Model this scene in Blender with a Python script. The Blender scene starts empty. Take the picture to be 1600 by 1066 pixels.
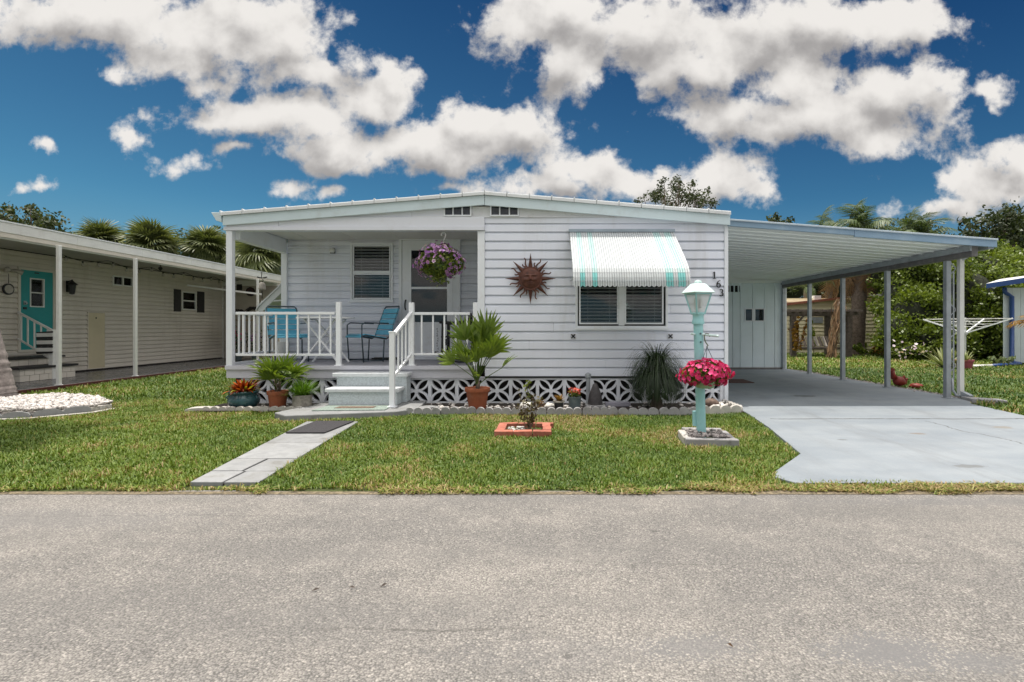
import bpy, math, random
import numpy as np
from mathutils import Vector, Matrix, Euler

S = bpy.context.scene
COL = S.collection
R = math.radians
random.seed(7)

# ------------------------------------------------------------------ camera, sky, sun, exposure
F = 830.0                     # focal length in photo pixels (1600 wide)
CX, CY, CH = 850.0, 512.0, 1.12
cam = bpy.data.cameras.new('camera')
cam.sensor_width = 36.0
cam.lens = F / 1600 * 36
cam.shift_x = -50 / 1600
cam.shift_y = -21 / 1600
cam.clip_end = 2000
cam.clip_start = 0.05
camo = bpy.data.objects.new('camera', cam)
camo.location = (0, 0, CH)
camo.rotation_euler = (R(90), 0, 0)
COL.objects.link(camo)
S.camera = camo

SUN_VEC = Vector((-0.06, 0.085, 1.0)).normalized()     # towards the sun: high, a little behind the house
SUN_EL = math.asin(SUN_VEC.z)
SUN_AZ = math.atan2(SUN_VEC.x, SUN_VEC.y)
sl = bpy.data.lights.new('sun', 'SUN')
sl.energy = 4.1
sl.angle = R(0.53)
sl.color = (1.0, 0.94, 0.85)
so = bpy.data.objects.new('sun', sl)
so.rotation_euler = SUN_VEC.to_track_quat('Z', 'Y').to_euler()
so.location = (0, 0, 40)
COL.objects.link(so)

S.view_settings.view_transform = 'Standard'
S.view_settings.look = 'None'
S.view_settings.gamma = 1
S.view_settings.use_curve_mapping = False
S.view_settings.exposure = 0.2

world = bpy.data.worlds.new('World')
S.world = world
world.use_nodes = True


class NT:
    """small helper round a node tree"""
    def __init__(self, tree):
        self.t = tree
    def n(self, typ, **kw):
        nd = self.t.nodes.new(typ)
        for k, v in kw.items():
            setattr(nd, k, v)
        return nd
    def l(self, a, b):
        self.t.links.new(a, b)
    def put(self, sock, v):
        if isinstance(v, bpy.types.NodeSocket):
            self.l(v, sock)
        else:
            sock.default_value = v
    def math(self, op, a, b=0.0, c=0.0, clamp=False):
        nd = self.n('ShaderNodeMath', operation=op, use_clamp=clamp)
        self.put(nd.inputs[0], a); self.put(nd.inputs[1], b); self.put(nd.inputs[2], c)
        return nd.outputs[0]
    def vec(self, op, a, b=(0, 0, 0)):
        nd = self.n('ShaderNodeVectorMath', operation=op)
        self.put(nd.inputs[0], a); self.put(nd.inputs[1], b)
        return nd.outputs['Value'] if op in ('LENGTH', 'DOT_PRODUCT', 'DISTANCE') else nd.outputs[0]
    def noise(self, vec, scale, detail=4, rough=0.55, dist=0.0):
        nd = self.n('ShaderNodeTexNoise')
        if vec is not None:
            self.l(vec, nd.inputs['Vector'])
        nd.inputs['Scale'].default_value = scale
        nd.inputs['Detail'].default_value = detail
        nd.inputs['Roughness'].default_value = rough
        nd.inputs['Distortion'].default_value = dist
        return nd.outputs[0]
    def vor(self, vec, scale, feature='F1', rnd=1.0):
        nd = self.n('ShaderNodeTexVoronoi', feature=feature)
        if vec is not None:
            self.l(vec, nd.inputs['Vector'])
        nd.inputs['Scale'].default_value = scale
        nd.inputs['Randomness'].default_value = rnd
        return nd
    def smooth(self, v, a, b, o0=0.0, o1=1.0):
        nd = self.n('ShaderNodeMapRange', interpolation_type='SMOOTHSTEP')
        self.put(nd.inputs['Value'], v)
        nd.inputs['From Min'].default_value = a; nd.inputs['From Max'].default_value = b
        nd.inputs['To Min'].default_value = o0; nd.inputs['To Max'].default_value = o1
        return nd.outputs[0]
    def mix(self, f, a, b, blend='MIX'):
        nd = self.n('ShaderNodeMix', data_type='RGBA', blend_type=blend)
        self.put(nd.inputs[0], f)
        for sock, v in ((nd.inputs[6], a), (nd.inputs[7], b)):
            if isinstance(v, (tuple, list)):
                v = (*v[:3], 1)
            self.put(sock, v)
        return nd.outputs[2]
    def comb(self, x, y, z):
        nd = self.n('ShaderNodeCombineXYZ')
        self.put(nd.inputs[0], x); self.put(nd.inputs[1], y); self.put(nd.inputs[2], z)
        return nd.outputs[0]
    def sep(self, v):
        nd = self.n('ShaderNodeSeparateXYZ')
        self.l(v, nd.inputs[0])
        return nd.outputs


# clouds: centres and half sizes in photo pixels, turned into world directions
CLOUDS = [(130, 25, 190, 42), (340, 40, 150, 56), (425, 58, 84, 66), (290, 85, 95, 34), (470, 115, 85, 30),
          (560, 95, 40, 20), (505, 125, 55, 22), (330, 132, 42, 20), (175, 108, 30, 14), (420, 178, 135, 30),
          (585, 150, 62, 42), (620, 118, 42, 34), (350, 183, 80, 20), (500, 190, 80, 26),
          (525, 225, 95, 32), (680, 225, 150, 42), (795, 205, 90, 54), (760, 185, 70, 38), (900, 262, 75, 34), (860, 290, 110, 18),
          (540, 250, 50, 18), (280, 245, 62, 16), (452, 288, 36, 20), (522, 303, 34, 12), (722, 293, 46, 14), (58, 307, 30, 11),
          (195, 210, 24, 13), (65, 229, 13, 12), (365, 230, 24, 8),
          (860, 35, 105, 62), (885, 105, 48, 46), (1000, 45, 140, 62), (1085, 100, 80, 44), (1200, 50, 190, 62),
          (1340, 40, 140, 44), (1430, 38, 75, 38), (1250, 128, 90, 36),
          (1285, 178, 195, 50), (1405, 150, 95, 48), (1350, 212, 110, 30), (1135, 190, 50, 34), (1210, 205, 90, 30),
          (1070, 295, 118, 34), (1125, 282, 68, 44), (985, 285, 36, 28), (1040, 270, 40, 24),
          (1565, 285, 78, 50), (1490, 322, 82, 22), (1600, 250, 50, 34), (1540, 140, 34, 20), (1545, 165, 18, 10)]


def sky_nodes():
    t = world.node_tree
    t.nodes.clear()
    # group: cloud field at a point of the (u, v) plane
    g = bpy.data.node_groups.new('cloud_field', 'ShaderNodeTree')
    g.interface.new_socket('P', in_out='INPUT', socket_type='NodeSocketVector')
    g.interface.new_socket('D', in_out='OUTPUT', socket_type='NodeSocketFloat')
    g.interface.new_socket('S', in_out='OUTPUT', socket_type='NodeSocketFloat')
    h = NT(g)
    gi = h.n('NodeGroupInput'); go = h.n('NodeGroupOutput')
    P = gi.outputs[0]
    w1 = h.n('ShaderNodeTexNoise'); h.l(P, w1.inputs['Vector']); w1.inputs['Scale'].default_value = 7.0; w1.inputs['Detail'].default_value = 5
    wob = h.vec('MULTIPLY', h.vec('SUBTRACT', w1.outputs['Color'], (0.5, 0.5, 0.5)), (0.15, 0.11, 0))
    Q = h.vec('ADD', P, wob)
    acc = None
    for (px, py, rx, ry) in CLOUDS:
        c = ((px - CX) / F, (CY - py) / F, 0)
        amp = min(1.0, 0.30 + min(rx, ry) / 58.0) if min(rx, ry) > 16 else 0.44
        rx *= 1.24; ry *= 1.22
        d = h.vec('LENGTH', h.vec('MULTIPLY', h.vec('SUBTRACT', Q, c), (F / rx, F / ry, 0)))
        d = h.math('MULTIPLY', h.math('SUBTRACT', 1.0, d), amp)
        if acc is None:
            acc = d
        else:
            nd = h.n('ShaderNodeMath', operation='SMOOTH_MAX')
            h.l(acc, nd.inputs[0]); h.l(d, nd.inputs[1]); nd.inputs[2].default_value = 0.25
            acc = nd.outputs[0]
    f1 = h.noise(P, 11.0, 9, 0.62, 0.15)
    f2 = h.noise(P, 34.0, 6, 0.6, 0.0)
    tot = h.math('ADD', acc, h.math('MULTIPLY', h.math('SUBTRACT', f1, 0.5), 1.9))
    tot = h.math('ADD', tot, h.math('MULTIPLY', h.math('SUBTRACT', f2, 0.5), 0.75))
    h.l(tot, go.inputs[0])
    f3 = h.noise(P, 9.5, 6, 0.52, 0.1)
    h.l(h.math('ADD', acc, h.math('MULTIPLY', h.math('SUBTRACT', f3, 0.5), 1.9)), go.inputs[1])

    s = NT(t)
    out = s.n('ShaderNodeOutputWorld'); bg = s.n('ShaderNodeBackground')
    s.l(bg.outputs[0], out.inputs[0])
    tc = s.n('ShaderNodeTexCoord')
    d = tc.outputs['Generated']
    x, y, z = s.sep(d)
    sky = s.n('ShaderNodeTexSky', sky_type='NISHITA')
    sky.sun_disc = False
    sky.sun_elevation = SUN_EL
    sky.sun_rotation = SUN_AZ
    sky.air_density = 1.0; sky.dust_density = 0.35; sky.ozone_density = 2.2
    ysafe = s.math('MAXIMUM', y, 0.02)
    u = s.math('DIVIDE', x, ysafe); v = s.math('DIVIDE', z, ysafe)
    p = s.comb(u, v, 0.0)
    up = s.vec('ADD', p, (0.012, 0.045, 0))
    def field(vec):
        nd = s.n('ShaderNodeGroup'); nd.node_tree = g
        s.l(vec, nd.inputs[0])
        return nd.outputs
    A1 = field(p); D1 = A1[0]; D2 = field(up)[1]
    # the rest of the sky: denser, paler cloud added to lift the shaded walls
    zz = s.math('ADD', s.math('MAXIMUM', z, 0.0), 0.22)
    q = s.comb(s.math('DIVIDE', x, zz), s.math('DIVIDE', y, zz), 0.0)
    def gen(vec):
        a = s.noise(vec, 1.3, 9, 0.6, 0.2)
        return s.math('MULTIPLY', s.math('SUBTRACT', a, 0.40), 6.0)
    G1 = gen(q); G2 = gen(s.vec('ADD', q, (-0.05, -0.09, 0)))
    au = s.math('ABSOLUTE', u)
    wgt = s.math('MULTIPLY', s.smooth(au, 1.12, 1.35, 1, 0), s.smooth(v, 0.66, 0.82, 1, 0))
    wgt = s.math('MULTIPLY', wgt, s.smooth(y, 0.03, 0.1))
    def lerp(a, b, f):
        return s.math('ADD', a, s.math('MULTIPLY', s.math('SUBTRACT', b, a), f))
    D = lerp(G1, D1, wgt); E = lerp(s.math('MULTIPLY', G2, 0.30), D2, wgt)
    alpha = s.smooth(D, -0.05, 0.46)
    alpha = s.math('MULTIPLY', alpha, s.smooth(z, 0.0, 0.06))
    body = s.noise(p, 14.0, 5, 0.55)
    # under sides: where the cloud gets thicker going up
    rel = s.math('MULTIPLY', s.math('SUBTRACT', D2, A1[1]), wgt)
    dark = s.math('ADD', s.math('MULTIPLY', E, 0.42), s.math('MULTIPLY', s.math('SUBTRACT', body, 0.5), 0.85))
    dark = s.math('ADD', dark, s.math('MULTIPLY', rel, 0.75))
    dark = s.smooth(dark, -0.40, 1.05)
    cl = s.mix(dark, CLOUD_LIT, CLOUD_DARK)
    # clouds high up, near the sun, glow more; raised to light the shaded walls
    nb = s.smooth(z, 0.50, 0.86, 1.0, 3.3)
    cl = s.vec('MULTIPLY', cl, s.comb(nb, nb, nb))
    # deepening of a polarised sky away from the horizon and towards the right
    tt = s.math('ADD', s.math('MULTIPLY', s.math('SUBTRACT', z, 0.2), 2.1), s.math('MULTIPLY', s.math('ADD', x, 0.66), 0.42), clamp=True)
    tt = s.math('MULTIPLY', tt, s.smooth(z, 0.56, 0.80, 1.0, 0.0))     # the sky brightens again towards the sun
    deep = s.mix(tt, SKY_LOW, SKY_HIGH)
    blue = s.mix(1.0, s.mix(1.0, sky.outputs[0], SKY_TINT, 'MULTIPLY'), deep, 'MULTIPLY')
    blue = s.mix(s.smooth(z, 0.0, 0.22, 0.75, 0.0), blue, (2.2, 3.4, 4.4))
    col = s.mix(alpha, blue, cl)
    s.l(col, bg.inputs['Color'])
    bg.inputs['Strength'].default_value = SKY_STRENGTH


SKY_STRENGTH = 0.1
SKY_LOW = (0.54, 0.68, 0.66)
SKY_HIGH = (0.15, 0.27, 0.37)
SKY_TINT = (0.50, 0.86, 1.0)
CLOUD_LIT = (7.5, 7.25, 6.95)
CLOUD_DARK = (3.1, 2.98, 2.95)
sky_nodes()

# ------------------------------------------------------------------ helpers
W = {}


def pt(px, py, Y):
    """photo pixel at depth Y -> metres"""
    return ((px - CX) * Y / F, Y, CH - (py - CY) * Y / F)


def gx(px, Y):
    return (px - CX) * Y / F


def gz(py, Y):
    return CH - (py - CY) * Y / F


def gy(py, z=0.0):
    return F * (CH - z) / (py - CY)


def worigin(o):
    return W.get(o.name, Vector((0, 0, 0))) if o is not None else Vector((0, 0, 0))


def tag(o, label=None, cat=None, group=None, kind=None):
    if label: o['label'] = label
    if cat: o['category'] = cat
    if group: o['group'] = group
    if kind: o['kind'] = kind
    return o


def thing(name, label, cat, loc=(0, 0, 0), rz=0.0, group=None):
    o = bpy.data.objects.new(name, None)
    o.empty_display_size = 0.1
    COL.objects.link(o)
    o.location = loc
    o.rotation_euler = (0, 0, rz)
    W[o.name] = Vector(loc)
    return tag(o, label, cat, group)


def copy_tree(o, parent=None):
    c = o.copy()
    COL.objects.link(c)
    if parent is not None:
        c.parent = parent
    for ch in list(o.children):
        copy_tree(ch, c)
    return c


def link_mesh(name, me, mat, parent=None):
    o = bpy.data.objects.new(name, me)
    COL.objects.link(o)
    if mat is not None and len(me.materials) == 0:
        me.materials.append(mat)
    if parent is not None:
        o.parent = parent
        W[o.name] = worigin(parent)
    else:
        W[o.name] = Vector((0, 0, 0))
    return o


class MB:
    def __init__(self):
        self.v = []; self.f = []
    def add(self, vs, fs):
        b = len(self.v)
        self.v += [tuple(p) for p in vs]
        self.f += [tuple(i + b for i in q) for q in fs]
        return self
    def hexa(self, c):
        return self.add(c, [(0, 3, 2, 1), (4, 5, 6, 7), (0, 1, 5, 4), (1, 2, 6, 5), (2, 3, 7, 6), (3, 0, 4, 7)])
    def box(self, x0, x1, y0, y1, z0, z1):
        return self.hexa([(x0, y0, z0), (x1, y0, z0), (x1, y1, z0), (x0, y1, z0),
                          (x0, y0, z1), (x1, y0, z1), (x1, y1, z1), (x0, y1, z1)])
    def fbox(self, fr, u0, u1, d0, d1, z0, z1):
        return self.hexa([fr(u0, d1, z0), fr(u1, d1, z0), fr(u1, d0, z0), fr(u0, d0, z0),
                          fr(u0, d1, z1), fr(u1, d1, z1), fr(u1, d0, z1), fr(u0, d0, z1)])
    def bar(self, p, q, w, h=None, up=(0, 0, 1)):
        h = h or w
        p = Vector(p); q = Vector(q); a = (q - p).normalized(); up = Vector(up)
        if abs(a.dot(up)) > 0.98: up = Vector((0, 1, 0))
        s = a.cross(up).normalized(); t = s.cross(a).normalized()
        c = []
        for e in (p, q):
            c += [e - s * w / 2 - t * h / 2, e + s * w / 2 - t * h / 2, e + s * w / 2 + t * h / 2, e - s * w / 2 + t * h / 2]
        return self.hexa(c)
    def tube(self, pts, r, n=8, caps=True):
        pts = [Vector(p) for p in pts]
        rr = r if isinstance(r, (list, tuple)) else [r] * len(pts)
        b = len(self.v); prev = None
        for i, p in enumerate(pts):
            a = (pts[min(i + 1, len(pts) - 1)] - pts[max(i - 1, 0)])
            a = a.normalized() if a.length > 1e-9 else Vector((0, 0, 1))
            if prev is None:
                ref = Vector((0, 0, 1)) if abs(a.z) < 0.9 else Vector((1, 0, 0))
                s = a.cross(ref).normalized()
            else:
                s = (prev - a * prev.dot(a)).normalized()
            prev = s
            t = a.cross(s)
            for k in range(n):
                th = 2 * math.pi * k / n
                self.v.append(tuple(p + (s * math.cos(th) + t * math.sin(th)) * rr[i]))
        for i in range(len(pts) - 1):
            for k in range(n):
                k2 = (k + 1) % n
                self.f.append((b + i * n + k, b + i * n + k2, b + (i + 1) * n + k2, b + (i + 1) * n + k))
        if caps:
            self.f.append(tuple(b + k for k in range(n))[::-1])
            self.f.append(tuple(b + (len(pts) - 1) * n + k for k in range(n)))
        return self
    def lathe(self, prof, c=(0, 0, 0), n=20, caps=True):
        b = len(self.v); m = len(prof)
        for (r, z) in prof:
            for k in range(n):
                th = 2 * math.pi * k / n
                self.v.append((c[0] + r * math.cos(th), c[1] + r * math.sin(th), c[2] + z))
        for i in range(m - 1):
            for k in range(n):
                k2 = (k + 1) % n
                self.f.append((b + i * n + k, b + i * n + k2, b + (i + 1) * n + k2, b + (i + 1) * n + k))
        if caps:
            self.f.append(tuple(b + k for k in range(n))[::-1])
            self.f.append(tuple(b + (m - 1) * n + k for k in range(n)))
        return self
    def prism(self, poly, fn, a0, a1):
        """poly of 2-d points, fn(p, q, depth) -> xyz"""
        n = len(poly)
        vs = [fn(p, q, a0) for p, q in poly] + [fn(p, q, a1) for p, q in poly]
        fs = [tuple(range(n))[::-1], tuple(range(n, 2 * n))]
        fs += [(i, (i + 1) % n, n + (i + 1) % n, n + i) for i in range(n)]
        return self.add(vs, fs)
    def strip(self, inner, outer, fn, a0, a1):
        """closed band between two 2-d polylines, extruded"""
        n = len(inner)
        vs = []
        for (p, q) in zip(inner, outer):
            vs += [fn(*p, a0), fn(*q, a0), fn(*q, a1), fn(*p, a1)]
        fs = []
        for i in range(n - 1):
            a = 4 * i; c = 4 * (i + 1)
            fs += [(a, a + 1, c + 1, c), (a + 1, a + 2, c + 2, c + 1), (a + 2, a + 3, c + 3, c + 2), (a + 3, a, c, c + 3)]
        fs += [(0, 3, 2, 1), (4 * n - 4, 4 * n - 3, 4 * n - 2, 4 * n - 1)]
        return self.add(vs, fs)
    def stroke(self, pts, widths, fn, a0, a1):
        inner, outer = [], []
        for i, p in enumerate(pts):
            q0 = pts[max(i - 1, 0)]; q1 = pts[min(i + 1, len(pts) - 1)]
            dx, dy = q1[0] - q0[0], q1[1] - q0[1]
            L = math.hypot(dx, dy) or 1
            nx, ny = -dy / L, dx / L
            w = widths[i] if isinstance(widths, (list, tuple)) else widths
            inner.append((p[0] - nx * w / 2, p[1] - ny * w / 2)); outer.append((p[0] + nx * w / 2, p[1] + ny * w / 2))
        return self.strip(inner, outer, fn, a0, a1)
    def build(self, name, mat, parent=None, local=False, smooth=False, bevel=0.0, label=None, kind=None):
        o_w = Vector((0, 0, 0)) if (local or parent is None) else worigin(parent)
        me = bpy.data.meshes.new(name)
        me.from_pydata([(x - o_w.x, y - o_w.y, z - o_w.z) for x, y, z in self.v], [], self.f)
        me.validate()
        import bmesh
        bm = bmesh.new(); bm.from_mesh(me)
        bmesh.ops.recalc_face_normals(bm, faces=bm.faces)
        bm.to_mesh(me); bm.free()
        if smooth:
            me.polygons.foreach_set('use_smooth', [True] * len(me.polygons))
            if smooth != 'all':
                me.set_sharp_from_angle(angle=R(40))
        o = link_mesh(name, me, mat, parent)
        if bevel:
            m = o.modifiers.new('bevel', 'BEVEL')
            m.width = bevel; m.segments = 2; m.limit_method = 'ANGLE'; m.angle_limit = R(40)
        tag(o, label, None, None, kind)
        return o


def XZ(p, q, a): return (p, a, q)
def XY(p, q, a): return (p, q, a)
def YZ(p, q, a): return (a, p, q)


def front(face):              # wall facing the camera (-Y)
    return lambda u, d, z: (u, face - d, z)


def side(face):               # wall facing +X
    return lambda u, d, z: (face + d, u, z)


def np_mesh(name, V, faces, mat, parent=None, tint=None, smooth=False, kind=None, local=False):
    V = np.asarray(V, dtype=np.float64)
    if parent is not None and not local:
        V = V - np.array(worigin(parent))
    me = bpy.data.meshes.new(name)
    me.vertices.add(len(V))
    me.vertices.foreach_set('co', V.astype(np.float32).ravel())
    loops = np.concatenate([np.asarray(f, dtype=np.int32).ravel() for f in faces])
    cnt = np.concatenate([np.full(len(f), np.asarray(f).shape[1], dtype=np.int32) for f in faces])
    start = np.concatenate([[0], np.cumsum(cnt)[:-1]]).astype(np.int32)
    me.loops.add(len(loops)); me.loops.foreach_set('vertex_index', loops)
    me.polygons.add(len(cnt)); me.polygons.foreach_set('loop_start', start); me.polygons.foreach_set('loop_total', cnt)
    if smooth:
        me.polygons.foreach_set('use_smooth', np.ones(len(cnt), dtype=bool))
    me.update(calc_edges=True)
    if tint is not None:
        a = me.attributes.new('tint', 'FLOAT', 'POINT')
        a.data.foreach_set('value', np.asarray(tint, dtype=np.float32))
    o = link_mesh(name, me, mat, parent)
    if kind: o['kind'] = kind
    return o


# ------------------------------------------------------------------ materials
def principled(m):
    return m.node_tree.nodes['Principled BSDF']


def new_mat(name):
    m = bpy.data.materials.new(name)
    m.use_nodes = True
    return m, NT(m.node_tree), principled(m)


def mat(name, col, rough=0.5, var=0.08, scale=4.0, metal=0.0, bump=0.0, bscale=60.0, dirt=None, dirt_amt=0.0, dscale=3.0,
        streak=False, rnd=0.04, spec=0.5):
    """paint, plastic, stone: base colour with mottling, optional dirt patches and fine relief"""
    m, n, p = new_mat(name)
    tc = n.n('ShaderNodeTexCoord'); geo = n.n('ShaderNodeNewGeometry'); oi = n.n('ShaderNodeObjectInfo')
    P = geo.outputs['Position']
    a = n.noise(P, scale, 5, 0.6)
    lo = tuple(c * (1 - var) for c in col[:3]); hi = tuple(min(1, c * (1 + var)) for c in col[:3])
    c = n.mix(n.smooth(a, 0.3, 0.7), lo, hi)
    if dirt:
        sv = n.vec('MULTIPLY', P, (1, 1, 0.12)) if streak else P
        dmask = n.smooth(n.noise(sv, dscale, 7, 0.68), 0.50, 0.74)
        c = n.mix(n.math('MULTIPLY', dmask, dirt_amt), c, dirt)
    k = n.math('ADD', 1 - rnd, n.math('MULTIPLY', oi.outputs['Random'], 2 * rnd))
    c = n.vec('MULTIPLY', c, n.comb(k, k, k))
    n.l(c, p.inputs['Base Color'])
    p.inputs['Metallic'].default_value = metal
    p.inputs['Specular IOR Level'].default_value = spec
    r = n.smooth(n.noise(P, scale * 2.3, 3), 0.2, 0.8, max(0.02, rough - 0.08), min(1, rough + 0.1))
    n.l(r, p.inputs['Roughness'])
    if bump:
        b = n.n('ShaderNodeBump'); b.inputs['Strength'].default_value = bump; b.inputs['Distance'].default_value = 0.004
        n.l(n.noise(P, bscale, 4, 0.6), b.inputs['Height'])
        n.l(b.outputs[0], p.inputs['Normal'])
    return m


def leaf_mat(name, dark, light, trans=0.35, rough=0.5, dry=None):
    m, n, p = new_mat(name)
    at = n.n('ShaderNodeAttribute'); at.attribute_name = 'tint'
    oi = n.n('ShaderNodeObjectInfo')
    f = n.math('ADD', at.outputs['Fac'], n.math('MULTIPLY', n.math('SUBTRACT', oi.outputs['Random'], 0.5), 0.35), clamp=True)
    c = n.mix(f, dark, light)
    if dry:
        c = n.mix(n.smooth(at.outputs['Fac'], 1.0, 1.6), c, dry)
    n.l(c, p.inputs['Base Color'])
    p.inputs['Roughness'].default_value = rough
    tr = n.n('ShaderNodeBsdfTranslucent')
    n.l(n.mix(1.0, c, (1.0, 1.0, 0.45), 'MULTIPLY'), tr.inputs['Color'])
    mx = n.n('ShaderNodeMixShader'); mx.inputs[0].default_value = trans
    out = m.node_tree.nodes['Material Output']
    n.l(p.outputs[0], mx.inputs[1]); n.l(tr.outputs[0], mx.inputs[2]); n.l(mx.outputs[0], out.inputs[0])
    return m


def glass_mat(name, tint=(0.86, 0.88, 0.89), refl=0.0):
    m, n, p = new_mat(name)
    m.node_tree.nodes.remove(p)
    out = m.node_tree.nodes['Material Output']
    tr = n.n('ShaderNodeBsdfTransparent'); tr.inputs[0].default_value = (*tint, 1)
    gl = n.n('ShaderNodeBsdfGlossy'); gl.inputs['Roughness'].default_value = 0.03
    fr = n.n('ShaderNodeFresnel'); fr.inputs[0].default_value = 1.5
    mx = n.n('ShaderNodeMixShader')
    n.l(n.math('ADD', fr.outputs[0], refl, clamp=True), mx.inputs[0])
    n.l(tr.outputs[0], mx.inputs[1]); n.l(gl.outputs[0], mx.inputs[2]); n.l(mx.outputs[0], out.inputs[0])
    return m


M = {}
M['siding'] = mat('siding_paint', (0.80, 0.83, 0.925), 0.42, 0.02, 2.0, dirt=(0.50, 0.48, 0.46), dirt_amt=0.34, dscale=2.2, streak=True, rnd=0.02)
M['trim'] = mat('white_trim_paint', (0.83, 0.86, 0.91), 0.35, 0.02, 3.0, dirt=(0.55, 0.5, 0.45), dirt_amt=0.25, dscale=5, rnd=0.02)
M['gable'] = mat('weathered_gable_paint', (0.72, 0.73, 0.75), 0.5, 0.03, 3.0, dirt=(0.33, 0.29, 0.27), dirt_amt=0.45, dscale=9, rnd=0.03)
M['fascia'] = mat('pale_blue_fascia_paint', (0.64, 0.75, 0.80), 0.4, 0.03, 2.0, dirt=(0.42, 0.42, 0.4), dirt_amt=0.35, dscale=3, rnd=0.02)
M['roofmetal'] = mat('white_roof_metal', (0.76, 0.78, 0.8), 0.35, 0.04, 3.0, dirt=(0.4, 0.4, 0.38), dirt_amt=0.3, dscale=3)
M['header'] = mat('header_paint', (0.76, 0.78, 0.85), 0.45, 0.02, 2.0, dirt=(0.5, 0.48, 0.47), dirt_amt=0.2, dscale=4)
M['ceiling'] = mat('porch_ceiling_paint', (0.70, 0.68, 0.66), 0.6, 0.03, 2.0)
M['fascialip'] = mat('pale_blue_lip', (0.50, 0.58, 0.66), 0.35, 0.05, 2.0)
M['fasciablue'] = mat('sky_tinted_fascia', (0.25, 0.37, 0.50), 0.35, 0.05, 2.0, dirt=(0.45, 0.55, 0.62), dirt_amt=0.4, dscale=2)  # blue of the reflected sky put into the paint colour
M['carport'] = mat('carport_pan_paint', (0.91, 0.95, 0.95), 0.4, 0.03, 1.5, dirt=(0.45, 0.43, 0.36), dirt_amt=0.3, dscale=1.5, rnd=0.05)
M['galv'] = mat('galvanised_metal', (0.40, 0.43, 0.46), 0.4, 0.1, 5.0, metal=0.4, dirt=(0.22, 0.2, 0.2), dirt_amt=0.5, dscale=6)
M['beam'] = mat('dark_carport_beam', (0.17, 0.16, 0.16), 0.55, 0.12, 5.0, dirt=(0.35, 0.33, 0.32), dirt_amt=0.5, dscale=10)
M['storage'] = mat('storage_panel_paint', (0.80, 0.90, 0.95), 0.5, 0.03, 2.0, dirt=(0.5, 0.5, 0.47), dirt_amt=0.3, dscale=3, streak=True, rnd=0.03)
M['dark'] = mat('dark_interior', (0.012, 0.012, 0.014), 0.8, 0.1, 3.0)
M['darkpane'] = mat('dark_vent_glass', (0.035, 0.042, 0.055), 0.12, 0.4, 14.0)
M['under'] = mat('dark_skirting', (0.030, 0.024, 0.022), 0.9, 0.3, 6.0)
M['glass'] = glass_mat('window_glass')
M['blind'] = mat('blind_slats', (0.78, 0.78, 0.80), 0.5, 0.03, 3.0)
M['deck'] = mat('porch_deck_paint', (0.30, 0.30, 0.34), 0.5, 0.08, 3.0, dirt=(0.2, 0.19, 0.2), dirt_amt=0.4, dscale=4)
M['decklip'] = mat('deck_edge_paint', (0.60, 0.60, 0.66), 0.5, 0.05, 3.0, dirt=(0.35, 0.34, 0.35), dirt_amt=0.4, dscale=6)
M['block'] = mat('breeze_block_paint', (0.80, 0.82, 0.87), 0.7, 0.05, 5.0, bump=0.5, bscale=90, dirt=(0.34, 0.33, 0.35), dirt_amt=0.5, dscale=8, rnd=0.05)
M['rail'] = mat('white_rail_paint', (0.88, 0.90, 0.93), 0.3, 0.02, 3.0)
M['step'] = mat('speckled_step_paint', (0.52, 0.575, 0.60), 0.65, 0.14, 45.0, bump=0.4, bscale=120, dirt=(0.3, 0.32, 0.31), dirt_amt=0.4, dscale=9)
M['steptop'] = mat('step_tread_paint', (0.62, 0.65, 0.67), 0.6, 0.06, 20.0, bump=0.3, bscale=120, dirt=(0.4, 0.4, 0.38), dirt_amt=0.3, dscale=7)
M['concrete'] = mat('old_concrete', (0.25, 0.255, 0.26), 0.8, 0.14, 8.0, bump=0.5, bscale=100, dirt=(0.13, 0.125, 0.11), dirt_amt=0.8, dscale=4, rnd=0.08)
M['edging'] = mat('edging_concrete', (0.31, 0.305, 0.31), 0.85, 0.12, 12.0, bump=0.7, bscale=100, dirt=(0.11, 0.105, 0.10), dirt_amt=0.75, dscale=6, rnd=0.12)
M['palestone'] = mat('pale_edging_concrete', (0.44, 0.42, 0.39), 0.85, 0.12, 12.0, bump=0.7, bscale=100, dirt=(0.2, 0.18, 0.16), dirt_amt=0.5, dscale=6, rnd=0.12)
M['terracotta'] = mat('terracotta', (0.30, 0.085, 0.035), 0.7, 0.14, 9.0, bump=0.2, dirt=(0.42, 0.26, 0.18), dirt_amt=0.3, dscale=8)
M['glaze'] = mat('blue_green_glaze', (0.030, 0.085, 0.10), 0.18, 0.3, 9.0, dirt=(0.06, 0.14, 0.14), dirt_amt=0.5, dscale=6)
M['greypot'] = mat('grey_glaze', (0.10, 0.13, 0.14), 0.35, 0.2, 12.0, dirt=(0.2, 0.2, 0.19), dirt_amt=0.4, dscale=14)
M['stump'] = mat('mottled_stone_pot', (0.27, 0.25, 0.22), 0.9, 0.3, 18.0, bump=1.0, bscale=60, dirt=(0.08, 0.07, 0.06), dirt_amt=0.7, dscale=14)
M['soil'] = mat('potting_soil', (0.030, 0.022, 0.016), 0.95, 0.4, 30.0, bump=1.0, bscale=70)
M['teal'] = mat('lamp_teal_paint', (0.31, 0.585, 0.61), 0.38, 0.05, 6.0, dirt=(0.20, 0.38, 0.38), dirt_amt=0.3, dscale=8)
M['palecap'] = mat('pale_mint_paint', (0.62, 0.78, 0.77), 0.4, 0.05, 6.0, dirt=(0.4, 0.5, 0.5), dirt_amt=0.3, dscale=9)
M['frost'] = mat('frosted_bulb', (0.85, 0.86, 0.86), 0.3, 0.02, 6.0)
M['lampglass'] = glass_mat('lantern_glass', (0.97, 0.98, 0.98), 0.02)
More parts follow.
